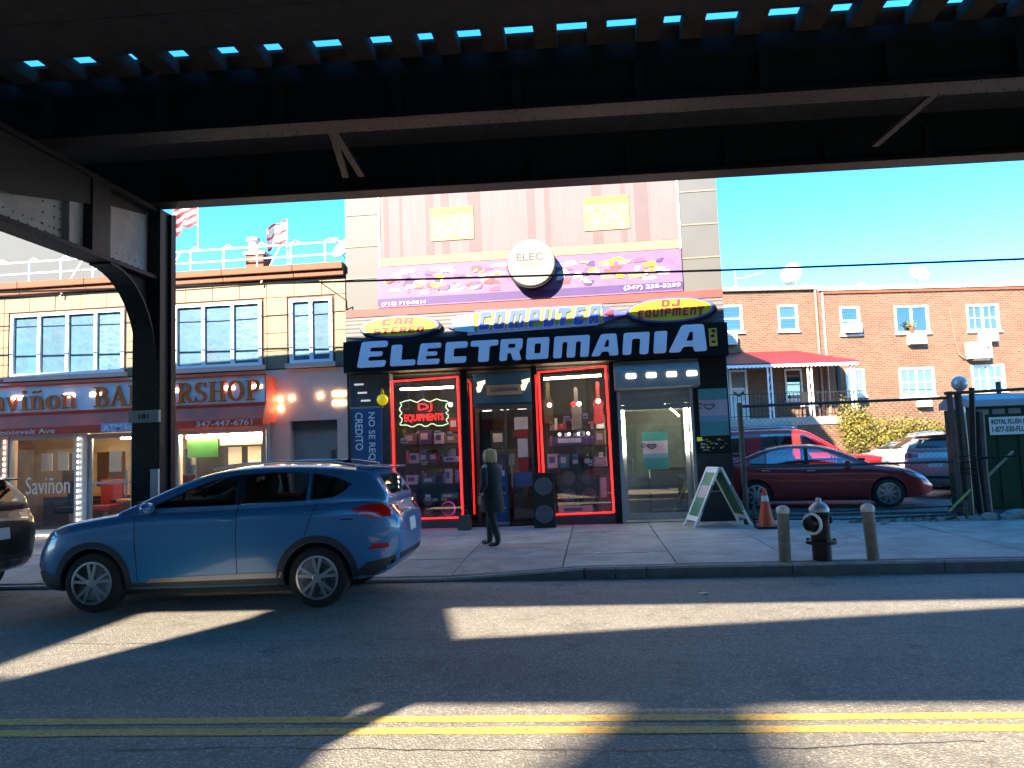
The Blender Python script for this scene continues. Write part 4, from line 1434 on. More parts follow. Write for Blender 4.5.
# standing advertising banner by the door
t = thing('pullup_banner', 'dark blue pull-up banner standing beside the shop door', 'banner', (-2.0, 15.95, .16))
MB().box(-2.18, -1.86, 15.94, 15.97, .22, 1.32).build('sheet', MATS['banner_navy'], t)
MB().box(-2.2, -1.84, 15.88, 16.03, .16, .22).build('foot', MATS['galv'], t)
for k, (c, m) in enumerate(((1.18, 'box_white'), (1.0, 'box_blue'), (.8, 'box_white'), (.5, 'box_white'), (.42, 'box_blue'))):
    MB().box(-2.14, -1.9, 15.93, 15.939, c, c + (.12 if k == 0 else .03)).build('print_block', MATS[m], t)

# neon sign
NS = thing('neon_sign', 'red neon DJ EQUIPMENTS sign with pale wavy border in the left window', 'neon sign', (-3.56, FY + .1, 2.3))
wav = []
for k in range(49):
    u = k / 48
    a = 2 * math.pi * u
    s = max(abs(math.cos(a)) / 1.0, abs(math.sin(a)) / 1.0)
    px, pz = math.cos(a) / s, math.sin(a) / s
    wav.append((-3.56 + px * (.5 + .03 * math.sin(k * 1.55)), FY + .1, 2.56 + pz * (.26 + .03 * math.cos(k * 1.55))))
MB().tube(wav, .011, 6, cap=False).build('border_tube', M('neon_mint', (.55, .9, .68), emis=.13, var=0), NS)
text('DJ', (-3.68, -3.38, 2.58, 2.76), FY + .1, MATS['led_red'], NS, ext=.012)
text('EQUIPMENTS', (-3.98, -3.14, 2.37, 2.54), FY + .1, MATS['led_red'], NS, ext=.012)

# vertical blue banner at the left edge
VB = thing('vertical_banner', 'navy vertical banner reading NO SE REQUIERE CREDITO', 'banner', (-4.75, FY - .3, 1.0))
MB().box(-4.98, -4.36, FY - .33, FY - .31, 1.0, 2.68).build('sheet', MATS['banner_navy'], VB)
MB().box(-5.02, -4.32, FY - .335, FY - .305, 2.681, 2.72).build('top_bar', MATS['galv'], VB)
text('NO SE REQUIERE', (-4.66, -4.5, 1.08, 2.6), FY - .331, MATS['white_paint'], VB, vert=True, bold=.01)
text('CREDITO', (-4.92, -4.76, 1.82, 2.6), FY - .331, MATS['white_paint'], VB, vert=True, bold=.01)
for z in (2.4, 1.5):
    MB().bar((-4.7, FY - .3, z + .27), (-4.7, FY - .03, z + .27), .03).build('bracket', MATS['galv'], VB)
t = thing('yellow_lamp', 'yellow globe lamp on the pier left of the red framed window', 'lamp', (-4.38, FY - .15, 2.9))
MB().sphere((-4.38, FY - .15, 2.86), .12, 14, 9).build('globe', M('globe_yellow', (.75, .68, .02), .4, emis=.04, var=0), t, smooth=True)
MB().lathe([(.03, .11), (.035, .2), (.02, .24)], 10, (-4.38, FY - .15, 2.86)).build('cap', MATS['oval_yellow'], t)
MB().bar((-4.38, FY - .15, 3.08), (-4.38, FY - .02, 3.12), .02).build('arm', MATS['black'], t)
for z in (3.2, 3.02, 2.85):
    MB().box(-5.02 + (3.2 - z) * .4, -4.82 + (3.2 - z) * .4, FY - .04, FY - .021, z, z + .035).build('pier_dash', M('pier_glow', (.7, .8, .85), emis=.06, var=0), EB)  # small glowing dashes down the pier face

# display shelves
for (x0, x1, zs, lab) in ((-4.15, -2.85, (1.05, 1.5, 1.9), 'left'), (-1.02, .25, (1.3, 1.75), 'right')):
    t = thing('display_shelf', 'dark shelving behind the %s red framed window' % lab, 'shelf', ((x0 + x1) / 2, 16.3, .34))
    for z in zs:
        MB().box(x0, x1, 16.0, 16.45, z - .03, z).build('shelf_board', MATS['shop_dark'], t)
    for x in (x0, x1 - .03):
        MB().box(x, x + .03, 16.46, 16.49, .34, 2.4).build('upright', MATS['dark_grey'], t)
    MB().box(x0, x1, 16.0, 16.6, .3, .336).build('plinth', M('plinth_%s' % lab, (.25, .2, .15) if lab == 'right' else (.14, .03, .03), .6), t)
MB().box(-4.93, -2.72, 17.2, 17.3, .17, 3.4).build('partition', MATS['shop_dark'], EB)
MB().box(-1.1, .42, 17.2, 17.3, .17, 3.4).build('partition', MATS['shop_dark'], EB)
MB().box(-2.7, -1.12, 20.4, 20.5, .17, 3.4).build('partition', MATS['shop_wall'], EB)
GRP = 'goods on show in the shop windows'


def carton(x0, x1, z0, z1, m, lab, y=16.1, cat='box'):
    t = MB().box(x0, x1, y, y + min(.3, (x1 - x0)), z0 + .001, z1).build('carton', MATS[m], bevel=.006)
    tag(t, lab, cat, GRP)
    MB().box(x0 + (x1 - x0) * .15, x0 + (x1 - x0) * .7, y - .003, y - .0005, z0 + (z1 - z0) * .35, z0 + (z1 - z0) * .8).build('printed_label', MATS['box_white' if m != 'box_white' else 'box_blue'], t)


def speaker_box(x0, x1, z0, z1, lab, cones=2, y=16.15, m='plastic_black', glow=None, dp=.3):
    t = thing('loudspeaker', lab, 'loudspeaker', ((x0 + x1) / 2, y, z0), 0, GRP)
    MB().box(x0, x1, y, y + dp, z0 + .001, z1).build('cabinet', MATS[m], t, bevel=.012)
    h = (z1 - z0) / cones
    for i in range(cones):
        r = min((x1 - x0) * .4, h * .4)
        c = ((x0 + x1) / 2, y - .001, z0 + h * (i + .5))
        MB().lathe([(r, 0), (r * 1.02, -.02), (r * .88, -.025), (r * .84, -.008), (r * .3, .0), (r * .28, -.02), (.005, -.03)], 20, c, 'y').build('cone', MATS['plastic_grey'], t, smooth=True)
        MB().lathe([(r * 1.0, -.021), (r * 1.04, -.012), (r * 1.04, -.002), (r * .98, -.002)], 20, c, 'y', closed=True).build('cone_ring', glow or MATS['galv'], t, smooth=True)
    return t


# left window goods
carton(-4.1, -3.8, 1.9, 2.15, 'plastic_grey', 'grey electronics box at the left of the top shelf, left window')
carton(-3.75, -3.48, 1.9, 2.2, 'box_purple', 'dark purple box on the top shelf of the left window')
carton(-3.42, -3.2, 1.9, 2.14, 'box_white', 'white box right of the purple one, left window top shelf')
carton(-3.16, -2.92, 1.9, 2.1, 'box_brown', 'brown box at the right of the top shelf, left window')
carton(-3.98, -3.76, 1.5, 1.72, 'box_white', 'white box at the left of the middle shelf, left window')
carton(-3.75, -3.55, 1.5, 1.72, 'box_blue', 'pale fronted blue box beside the white one, left window middle shelf')
carton(-3.54, -3.34, 1.5, 1.72, 'box_red', 'red box in the middle of the middle shelf, left window')
carton(-3.22, -2.92, 1.5, 1.62, 'box_white', 'flat white device at the right of the middle shelf, left window')
carton(-4.05, -3.8, 1.05, 1.25, 'box_white', 'white box on the low shelf left end, left window')
carton(-3.7, -3.4, 1.05, 1.2, 'plastic_grey', 'grey amplifier on the low shelf of the left window')
carton(-3.2, -3.06, 1.05, 1.36, 'box_white', 'tall white pair of boxes on the low shelf, left window')
carton(-3.1, -2.88, 2.15, 2.45, 'box_red', 'red framed picture box at the upper right of the left window', y=16.2)
speaker_box(-4.12, -3.8, .34, .95, 'black two cone loudspeaker low in the left window corner', y=16.05)
speaker_box(-3.72, -3.42, .34, .82, 'black loudspeaker with grey cones in the left window middle', y=16.02)
speaker_box(-3.3, -2.95, .34, .72, 'black loudspeaker ringed with purple light in the left window', 1, 15.98, glow=M('purple_glow', (.6, .05, .6), emis=.25, var=0))
carton(-3.28, -2.96, .74, .84, 'box_teal', 'teal lit player standing on the purple ringed loudspeaker', y=16.0)
MB().bar((-4.1, 16.0, 3.1), (-2.95, 16.0, 3.1), .05, .04).build('fluorescent_tube', M('tube_window', (1.0, .9, .72), emis=6, var=0), EB)
# right window goods
speaker_box(-.75, -.4, .52, 1.28, 'black bass loudspeaker with silver rings, left of the pair in the right window', 2, 16.1)
speaker_box(-.34, .02, .52, 1.28, 'black bass loudspeaker with silver rings, right of the pair in the right window', 2, 16.1)
carton(-.8, -.1, .345, .5, 'box_white', 'white amplifier under the pair of loudspeakers in the right window', y=16.0)
carton(.05, .28, .345, 1.25, 'plastic_grey', 'tall dark cabinet at the right of the right window')
carton(-1.0, -.78, 1.3, 1.6, 'box_white', 'white box at the left of the shelf, right window')
carton(-.75, -.55, 1.3, 1.58, 'box_teal', 'pale teal box second on the shelf, right window')
carton(-.5, -.3, 1.3, 1.52, 'plastic_black', 'black player with round dial on the shelf, right window')
carton(-.25, -.05, 1.3, 1.52, 'plastic_black', 'black player right of the dial player, right window shelf')
carton(-.02, .25, 1.3, 1.5, 'poster_pink', 'pale pink box at the right end of the shelf, right window')
carton(-.9, .0, 1.75, 1.95, 'box_purple', 'long dark karaoke machine on the upper shelf, right window')
carton(.02, .24, 1.75, 2.05, 'box_brown', 'brown box at the right of the upper shelf, right window')
for i in range(4):
    MB().sphere((-.72 + i * .2, 16.05, 2.0), .035, 8, 5).build('display_lamp', M('blue_lamp', (.55, .65, 1), emis=.6, var=0), EB)
M('bag_case', (.07, .045, .025), .6)
for (x, z, m, lab) in ((-.95, 2.55, 'bag_case', 'dark brown guitar shaped case hanging at the upper left of the right window'), (-.35, 2.4, 'plastic_grey', 'grey guitar case hanging in the middle of the right window'), (.12, 2.5, 'box_red', 'red case hanging at the upper right of the right window')):
    poly = round_poly([(x - .12, z - .3), (x + .12, z - .3), (x + .09, z), (x + .13, z + .15), (x + .04, z + .25), (x + .04, z + .6), (x - .04, z + .6), (x - .04, z + .25), (x - .13, z + .15), (x - .09, z)], .08)
    tag(MB().prismxz(poly, 16.3, 16.4).build('instrument_case', MATS[m]), lab, 'case', 'cases hanging in the right window')
MB().bar((-1.0, 15.95, 3.18), (.2, 15.95, 3.2), .05, .04).build('fluorescent_tube', M('tube_window', (1.0, .9, .72), emis=6, var=0), EB)
for (x, z, m) in ((-.9, 2.62, 'led_white'), (-.4, 2.62, 'led_red'), (-.28, 2.62, 'led_white'), (.12, 2.66, 'led_white'), (-3.0, 2.72, 'led_white')):
    MB().sphere((x, 15.9, z), .05, 8, 5).build('spot_bulb', MATS[m], EB)
for (a, b, z) in ((-2.5, -2.3, 2.55), (-2.1, -1.9, 2.56), (-1.7, -1.5, 2.56)):
    MB().bar((a, 17.2, z + .1), (b, 17.2, z + .1), .06).build('ceiling_lamp', MATS['led_white'], EB)
# price tags and small posters stuck inside the window panes
rnd = random.Random(77)
tagm = ['box_white', 'oval_yellow', 'box_white', 'sign_red', 'poster_pink', 'box_teal', 'box_white', 'tag_lime']
M('tag_lime', (.4, .6, .04), .5)
for (x0, x1, z0, z1, n) in ((-4.15, -2.9, .55, 2.2, 16), (-1.0, .2, .6, 2.3, 14)):
    for q in range(n):
        a, c = rnd.uniform(x0, x1 - .16), rnd.uniform(z0, z1)
        w, h = rnd.uniform(.05, .17), rnd.uniform(.05, .14)
        if rnd.random() < .35:
            continue
        p_ = MB().box(a, a + w, FY + .064 + q * .0005, FY + .0643 + q * .0005, c, c + h).build('window_sticker', MATS[tagm[q % 8]], EB)
        MB().box(a + w * .12, a + w * .8, FY + .0632, FY + .0635, c + h * .3, c + h * .48).build('printed_line', MATS['black'], p_)
# goods deep inside, seen through the door
carton(-2.4, -2.0, 1.75, 2.2, 'plastic_black', 'dark television on the wall deep inside the doorway', y=17.6)
carton(-2.15, -1.8, 1.15, 1.75, 'box_brown', 'tan board leaning deep inside the doorway', y=18.2)
carton(-2.55, -2.3, .17, 1.1, 'shop_dark', 'dark stack of cartons inside the doorway at left', y=17.4)

# uncountable small goods filling the shelves
for lab, x0, x1, rows in (('left', -4.12, -2.9, ((.34, 16.32), (1.05, 16.34), (1.5, 16.34), (1.9, 16.36))), ('right', -1.0, .22, ((.345, 16.45), (1.3, 16.36), (1.75, 16.36), (2.1, 16.4)))):
    rnd = random.Random(len(lab))
    for mi, mt in enumerate(('box_white', 'plastic_black', 'galv', 'box_red')):
        mb = MB()
        for (z, y) in rows:
            for q in range(9):
                a = rnd.uniform(x0, x1 - .12)
                h = rnd.uniform(.05, .3)
                w = rnd.uniform(.03, .13)
                yy = y + rnd.uniform(-.06, .1) + mi * .013 + q * .002
                mb.box(a, a + w, yy, yy + .06, z + .002 + .0004 * q, z + h)
        o = mb.build('small_goods', MATS[mt])
        o['kind'] = 'stuff'
        tag(o, '%s small goods crammed on the shelves of the %s red framed window' % (('white', 'black', 'silver', 'red')[mi], lab), 'goods')
# party speaker on the pavement
speaker_box(-1.26, -.83, .15, 1.24, 'tall black two cone party speaker standing on the pavement', 2, 15.2, dp=.34)

# ------------------------------------------------------------------ roller shutter doorway
RD = thing('shutter_doorway', 'doorway with raised roller shutter lit by white tubes and a teal poster', 'doorway', (1.25, FY, .15))
hs = MB().prismyz([(FY - .36, 2.86), (FY - .36, 3.2), (FY - .2, 3.42), (FY + .04, 3.42), (FY + .04, 2.83)], .46, 2.14).build('shutter_housing', M('housing_grey', (.2, .23, .22), .55, .2, var=.12), RD)
for i in range(4):
    MB().box(.7 + i * .4, .88 + i * .4, FY - .372, FY - .361, 3.06, 3.14).build('housing_lamp', M('housing_light', (.9, .95, 1), emis=2.5, var=0), hs)
for i in range(4):
    MB().box(.52, 2.02, FY + .1 - .02 * (i % 2), FY + .13, 2.44 + .1 * i, 2.538 + .1 * i).build('shutter_slat', MATS['shutter_grey'], RD)
for x in (.5, 1.97):
    MB().box(x, x + .07, FY + .02, FY + .18, .15, 2.83).build('guide_rail', MATS['aluminium'], RD)
dd = MB().box(.571, .66, FY + .5, FY + .56, .17, 2.8).box(1.88, 1.969, FY + .5, FY + .56, .17, 2.8).box(.661, 1.879, FY + .5, FY + .56, 2.7, 2.8).box(.661, 1.879, FY + .5, FY + .56, .17, .3).build('door_frame', MATS['aluminium'], RD)
MB().box(.661, 1.879, FY + .525, FY + .535, .301, 2.699).build('pane', glass('door_glass', base=.12), dd)
MB().bar((.78, FY + .45, .95), (.78, FY + .45, 1.45), .03).build('handle', MATS['galv'], dd)
for x in (.62, 1.93):
    MB().tube([(x, FY + .4, 1.55), (x, FY + .4, 2.66)], .022, 8).build('white_light_tube', MATS['tube_white'], RD)
MB().tube([(1.55, FY + 1.0, 2.6), (1.8, FY + .62, 2.3)], .015, 8).build('white_light_tube', MATS['tube_white'], RD)
# slatted inner walls and stair
iw = M('inner_slat', (.28, .32, .29), .5, .2, var=.2)
for i in range(26):
    MB().box(.5, 2.04, FY + 2.2 - .015 * (i % 2), FY + 2.25, .17 + i * .1, .268 + i * .1).build('wall_slat', iw, RD)
MB().box(.505, .52, FY + .6, FY + 2.19, .17, 2.9).build('inner_wall', iw, RD)
MB().box(2.01, 2.025, FY + .6, FY + 2.19, .17, 2.9).build('inner_wall', iw, RD)
MB().box(.505, 2.025, FY + .1, FY + 2.19, .1, .165).build('threshold', MATS['concrete'], RD)
for i in range(6):
    MB().box(1.2, 2.0, FY + .9 + i * .2, FY + 1.1 + i * .2, .17, .33 + .17 * i).build('step', MATS['dark_grey'], RD)
MB().tube([(1.15, FY + .85, 1.0), (1.15, FY + 1.9, 1.9)], .02, 8).build('handrail', MATS['galv'], RD)


def heart_poster(label, x0, x1, z0, z1, y):
    t = thing('heart_poster', label, 'poster', ((x0 + x1) / 2, y, z0), 0, 'teal heart posters')
    h = z1 - z0
    MB().box(x0, x1, y - .012, y, z0, z1).build('sheet', MATS['poster_teal'], t)
    MB().box(x0 + .005, x1 - .005, y - .015, y - .0122, z0 + h * .42, z0 + h * .76).build('pale_band', MATS['poster_pink'], t)
    MB().box(x0 + .005, x1 - .005, y - .015, y - .0122, z0 + h * .3, z0 + h * .415).build('blue_band', M('poster_aqua', (.12, .3, .36), .55), t)
    cx, cz = x0 + (x1 - x0) * .36, z0 + h * .62
    s = (x1 - x0) * .16
    pts = []
    for k in range(25):
        a = 2 * math.pi * k / 24 + .5
        pts.append((cx + s * 16 * math.sin(a) ** 3 / 14, y - .02, cz + s * .62 * (13 * math.cos(a) - 5 * math.cos(2 * a) - 2 * math.cos(3 * a)) / 14))
    MB().tube(pts[:23], s * .1, 6).build('heart_line', MATS['black'], t)
    MB().tube([(cx - s * 1.9 + s * .6 * math.cos(a), y - .02, cz + s * .2 + s * .5 * math.sin(a)) for a in [k * .4 for k in range(2, 13)]], s * .1, 6).build('heart_line', MATS['black'], t)


heart_poster('teal and pink poster with heart line drawing on the black pier', 2.13, 2.7, 1.85, 2.8, FY - .025)
heart_poster('teal and pink heart poster hung inside the shutter doorway', 1.0, 1.52, 1.2, 1.98, FY + .49)
t = thing('sticker_panel', 'dark panel covered in small pale stickers below the teal poster', 'panel', (2.4, FY - .03, 1.5))
MB().box(2.1, 2.68, FY - .04, FY - .022, 1.52, 1.83).build('panel', MATS['black'], t)
rnd = random.Random(4)
for k in range(26):
    a, c = rnd.uniform(2.12, 2.6), rnd.uniform(1.54, 1.78)
    MB().box(a, a + rnd.uniform(.02, .07), FY - .0415 - k * .0002, FY - .0402, c, c + rnd.uniform(.01, .04)).build('sticker', MATS[rnd.choice(['box_white', 'shutter_grey', 'oval_yellow', 'box_white'])], t)
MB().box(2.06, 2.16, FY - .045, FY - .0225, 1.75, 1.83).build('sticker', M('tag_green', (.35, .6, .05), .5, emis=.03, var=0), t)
# ------------------------------------------------------------------ brick row houses behind the car park
brick_mat('brick', (0.14, 0.054, 0.03), (0.185, 0.088, 0.052), (0.21, 0.16, 0.12))
M('window_dark', (.16, .18, .2), .12, var=.25, scale=2, coat=.5)
M('blind_white', (.62, .62, .6), .6, var=.1)
M('curtain_yellow', (.5, .42, .14), .8, var=.2, streak=(14, 1, 1))
M('curtain_pink', (.55, .38, .36), .8, var=.25, scale=6)
M('porch_red', (.22, .02, .03), .55, var=.15)
M('iron_black', (.015, .015, .016), .5, var=.2)
HL = (-4.62, 27.62, 0.0)
HRZ = 9.5
H1 = thing('brick_house', 'orange brick row house with red porch awning, left of the pair', 'house', HL, HRZ, 'brick row houses')
H2 = thing('brick_house', 'orange brick row house with white roof edge and wall air conditioners, right of the pair', 'house', HL, HRZ, 'brick row houses')
LB = dict(world=False)


def house_wall(h, x0, x1, z1, holes):
    w = wall_with_holes(x0, x1, 0.2, z1, 0, .3, holes, 'wall', MATS['brick'], None)
    w.parent = h
    MB().box(x0, x1, .301, 9, .2, z1 - .1).build('house_body', MATS['brick'], h, **LB)


def sash(h, x0, x1, z0, z1, kind='double', fill='window_dark', two=True):
    f = .07
    w = MB().box(x0, x1, -.03, .08, z1 - f, z1).box(x0, x1, -.05, .08, z0, z0 + f).box(x0, x0 + f, -.03, .08, z0 + f, z1 - f).box(x1 - f, x1, -.03, .08, z0 + f, z1 - f)
    fr = w.build('window', MATS['white_paint'], h, **LB)
    a, b, c, d = x0 + f + .001, x1 - f - .001, z0 + f + .001, z1 - f - .001
    if kind == 'double':
        m = (c + d) / 2
        MB().box(a, b, -.01, .05, m - .025, m + .025).build('meeting_rail', MATS['white_paint'], fr, **LB)
        for (p, q, mt) in ((c, m - .026, fill), (m + .026, d, fill if two else 'blind_white')):
            MB().box(a, b, .055, .06, p, q).build('pane', MATS[mt], fr, **LB)
            MB().box(a, b, .03, .034, p, q).build('pane_glass', MATS['house_glass'], fr, **LB)
            if mt != 'blind_white':
                for k in range(3):
                    zz = p + (q - p) * (k + .5) / 3
                    MB().box(a, b, .045, .05, zz, zz + .03).build('blind_slat', MATS['blind_white'], fr, **LB)
    else:
        m = (a + b) / 2
        MB().box(m - .035, m + .035, -.01, .05, c, d).build('mullion', MATS['white_paint'], fr, **LB)
        for (p, q) in ((a, m - .036), (m + .036, b)):
            MB().box(p, q, .055, .06, c, d).build('pane', MATS[fill], fr, **LB)
            MB().box(p, q, .03, .034, c, d).build('pane_glass', MATS['house_glass'], fr, **LB)
            if kind == 'grid':
                for k in (1,):
                    zz = c + (d - c) * k / 2
                    MB().box(p, q, .02, .029, zz - .018, zz + .018).build('glazing_bar', MATS['white_paint'], fr, **LB)
                    xx = p + (q - p) * k / 2
                    MB().box(xx - .01, xx + .01, .0205, .0295, c, d).build('glazing_bar', MATS['white_paint'], fr, **LB)
    MB().box(x0 - .06, x1 + .06, -.09, .0, z0 - .07, z0 - .003).build('sill', MATS['off_white'], fr, **LB)
    return fr


def ac_unit(h, x0, x1, z0, z1, word):
    t = thing('air_conditioner', word, 'air conditioner', HL, HRZ, 'wall air conditioners')
    MB().box(x0, x1, -.28, -.001, z0, z1).build('case', MATS['off_white'], t, bevel=.012, **LB)
    for k in range(5):
        z = z0 + (z1 - z0) * (.15 + .15 * k)
        MB().box(x0 + .05, x1 - .05, -.288, -.281, z, z + .02).build('louvre', MATS['shutter_grey'], t, **LB)
    MB().box(x0 + .02, x1 - .02, -.2, -.002, z0 - .035, z0 - .002).build('bracket', MATS['dark_grey'], t, **LB)


wA, wB, wC, wD, wE = (9.55, 10.57, 5.86, 6.9), (11.95, 12.73, 5.85, 6.85), (14.38, 15.16, 5.64, 6.73), (16.54, 17.9, 5.64, 6.71), (19.42, 20.72, 5.64, 6.68)
wP, wQ, wR, wS = (12.05, 12.73, 3.2, 4.4), (14.43, 15.16, 3.28, 4.32), (16.53, 17.92, 3.19, 4.3), (19.4, 20.73, 3.29, 4.33)
dH = (9.9, 10.6, 2.5, 4.42)
house_wall(H1, 6.0, 13.55, 7.42, [wA, wB, wP, dH])
house_wall(H2, 13.56, 34.0, 7.36, [wC, wD, wE, wQ, wR, wS])
MB().box(5.9, 13.5, -.12, .5, 7.421, 7.56).build('roof_edge', M('roof_tan', (.3, .22, .17), .7), H1, **LB)
MB().box(5.95, 13.5, .0, 9, 7.3, 7.42).build('roof', MATS['dark_grey'], H1, **LB)
MB().box(13.6, 34, -.12, .5, 7.361, 7.5).build('roof_edge', MATS['white_paint'], H2, **LB)
MB().box(13.6, 34, .51, 9, 7.2, 7.36).build('roof', MATS['dark_grey'], H2, **LB)
MB().box(13.7, 34, -.07, -.002, 7.24, 7.36).build('gutter', MATS['terracotta'], H2, **LB)
MB().tube([(13.45, -.06, 2.4), (13.45, -.06, 7.4)], .05, 8).build('drain_pipe', M('pipe_rust', (.3, .18, .14), .6), H1, smooth=True, **LB)
MB().tube([(13.72, -.06, 2.4), (13.72, -.06, 7.3)], .045, 8).build('drain_pipe', M('pipe_pink', (.5, .34, .3), .6), H2, smooth=True, **LB)
sash(H1, *wA)
sash(H1, *wB, two=False)
sash(H1, *wP)
sash(H2, *wC)
sash(H2, *wD, kind='slide')
sash(H2, *wE, kind='grid', fill='blind_white')
sash(H2, *wQ, kind='grid', fill='curtain_pink')
sash(H2, *wR, kind='grid', fill='curtain_yellow')
sash(H2, *wS, kind='grid', fill='curtain_pink')
ac_unit(H1, 9.6, 10.24, 5.36, 5.76, 'cream air conditioner through the brick under the leftmost upper window')
ac_unit(H2, 14.46, 15.1, 5.69, 6.05, 'pale air conditioner filling the lower sash of the upper window by the drainpipe')
ac_unit(H2, 16.95, 17.59, 5.18, 5.56, 'cream air conditioner under the sliding upper window with a plant')
ac_unit(H2, 19.8, 20.44, 5.2, 5.56, 'white air conditioner under the rightmost upper window')
ac_unit(H2, 17.1, 17.6, 2.78, 3.02, 'low air conditioner beneath the yellow curtained window')
t = thing('split_condenser', 'large white split condenser box bracketed on the brick wall at right', 'air conditioner', HL, HRZ)
MB().box(19.2, 20.05, -.4, -.06, 4.55, 5.18).build('case', MATS['white_paint'], t, bevel=.015, **LB)
MB().lathe([(.22, 0), (.24, -.02), (.2, -.025), (.03, -.012)], 24, (19.52, -.405, 4.86), 'y').build('fan_grille', MATS['off_white'], t, **LB)
MB().box(19.85, 19.95, -.408, -.401, 4.9, 5.0).build('badge', MATS['sign_red'], t, **LB)
MB().box(19.3, 19.95, -.38, -.002, 4.46, 4.54).build('bracket', MATS['dark_grey'], t, **LB)
MB().tube([(18.72, -.04, 6.55), (18.85, -.04, 5.3), (18.95, -.05, 4.75), (19.1, -.1, 4.6), (19.19, -.2, 4.7)], .025, 6).build('hose', M('hose_brown', (.2, .13, .1), .6), t, smooth=True, **LB)
# window plant
t = thing('potted_plant', 'yellow green potted plant on the sliding upper window ledge', 'plant', HL, HRZ)
MB().lathe([(.07, 5.66), (.1, 5.85)], 12, (17.12, -.12, 0)).build('pot', MATS['terracotta'], t, **LB)
lv = MB()
rnd = random.Random(31)
for k in range(60):
    a, e = rnd.uniform(0, 6.28), rnd.uniform(.2, 1.3)
    p = Vector((17.12, -.12, 5.84)) + Vector((math.cos(a) * math.cos(e), math.sin(a) * math.cos(e), math.sin(e))) * rnd.uniform(.08, .3)
    d = Vector((rnd.uniform(-1, 1), rnd.uniform(-1, 1), rnd.uniform(-.4, 1))).normalized() * .06
    s = d.orthogonal().normalized() * .025
    lv.add([p - d, p + s, p + d, p - s], [(0, 1, 2, 3)])
lv.build('leaves', M('leaf_yellow', (.2, .2, .025), .6, var=.5, scale=9), t, **LB)
# porch: awning, posts, floor, railings, door
PZ = 2.5
MB().box(6.5, 13.9, -2.0, -.002, PZ - .28, PZ).build('porch_floor', MATS['concrete'], H1, **LB)
MB().box(6.5, 13.85, -1.95, -.05, .2, PZ - .282).build('porch_base', MATS['brick'], H1, **LB)
aw = MB().prismyz([(-.01, 5.08), (-.01, 5.02), (-2.05, 4.36), (-2.05, 4.44)], 8.0, 12.6)
aw.add([(12.6, -.01, 5.08), (14.1, -.3, 4.6), (13.9, -2.05, 4.44), (12.6, -2.05, 4.44), (12.6, -.01, 5.02), (14.1, -.3, 4.54), (13.9, -2.05, 4.36), (12.6, -2.05, 4.36)],
       [(0, 1, 2, 3), (7, 6, 5, 4), (1, 5, 6, 2), (2, 6, 7, 3), (0, 4, 5, 1)])
pa = aw.build('porch_awning', MATS['porch_red'], H1, **LB)
sc = MB()
for i in range(40):
    x = 7.95 + i * .148
    sc.prismxz([(x, 4.38), (x + .146, 4.38), (x + .146, 4.3), (x + .073, 4.26), (x, 4.3)], -2.06, -2.05)
sc.build('scalloped_edge', MATS['white_paint'], pa, **LB)
for x in (9.0, 10.6, 12.05, 13.6):
    pp = MB().box(x, x + .05, -1.95, -1.9, PZ, 4.36).box(x + .13, x + .18, -1.95, -1.9, PZ, 4.36)
    p_ = pp.build('porch_post', MATS['white_paint'], H1, **LB)
    for k in range(6):
        z = PZ + .25 + k * .3
        MB().bar((x + .05, -1.925, z), (x + .13, -1.925, z + .15), .02).build('post_scroll', MATS['white_paint'], p_, **LB)
MB().box(13.86, 13.98, -.5, -.38, PZ, 4.5).build('iron_post', MATS['iron_black'], H1, **LB)
rl = MB()
for i in range(34):
    x = 8.9 + i * .145
    rl.bar((x, -1.93, PZ), (x, -1.93, PZ + .85), .018)
rl.bar((8.8, -1.93, PZ + .86), (13.8, -1.93, PZ + .86), .03)
rl.bar((8.8, -1.93, PZ + .08), (13.8, -1.93, PZ + .08), .025)
rl.build('porch_railing', MATS['iron_black'], H1, **LB)
dr = MB().box(9.9, 9.99, -.03, .06, 2.5, 4.42).box(10.51, 10.6, -.03, .06, 2.5, 4.42).box(9.991, 10.509, -.03, .06, 4.34, 4.42).box(9.991, 10.509, -.01, .04, 2.5, 3.25).box(9.991, 10.509, -.01, .04, 3.68, 3.74).build('front_door', MATS['white_paint'], H1, **LB)
MB().box(9.992, 10.508, .0, .02, 3.251, 3.679).build('door_picture', M('door_pic', (.5, .62, .64), .5), dr, **LB)
MB().prismxz([(10.05, 3.62), (10.25, 3.5), (10.45, 3.62), (10.45, 3.5), (10.25, 3.4), (10.05, 3.5)], -.008, -.001).build('wreath', MATS['iron_black'], dr, **LB)
MB().box(9.992, 10.508, .0, .02, 3.741, 4.339).build('pane', MATS['window_dark'], dr, **LB)
MB().sphere((10.45, -.04, 3.3), .03, 8, 5).build('handle', MATS['galv'], dr, **LB)
for s in range(5):
    MB().box(10.8, 11.4, -2.3 - s * .3, -2.001 - s * .3, .2, PZ - .3 - s * .35).build('front_step', MATS['concrete'], H1, **LB)
t = thing('porch_chair', 'dark chair with white cushion standing on the brick porch', 'chair', HL, HRZ)
MB().box(12.2, 12.65, -1.3, -.9, PZ + .4, PZ + .46).build('seat', MATS['white_paint'], t, **LB)
MB().box(12.2, 12.65, -.94, -.88, PZ + .47, PZ + .95).build('backrest', MATS['iron_black'], t, **LB)
for x in (12.22, 12.6):
    for y in (-1.28, -.93):
        MB().box(x, x + .04, y, y + .04, PZ, PZ + .4).build('leg', MATS['iron_black'], t, **LB)
# terrace ground in front of the houses
TG = struct(MB().box(6.2, 34, -5.0, .0, .1, 1.05).build('terrace', MATS['concrete']))
TG.location = HL
TG.rotation_euler = (0, 0, R(HRZ))


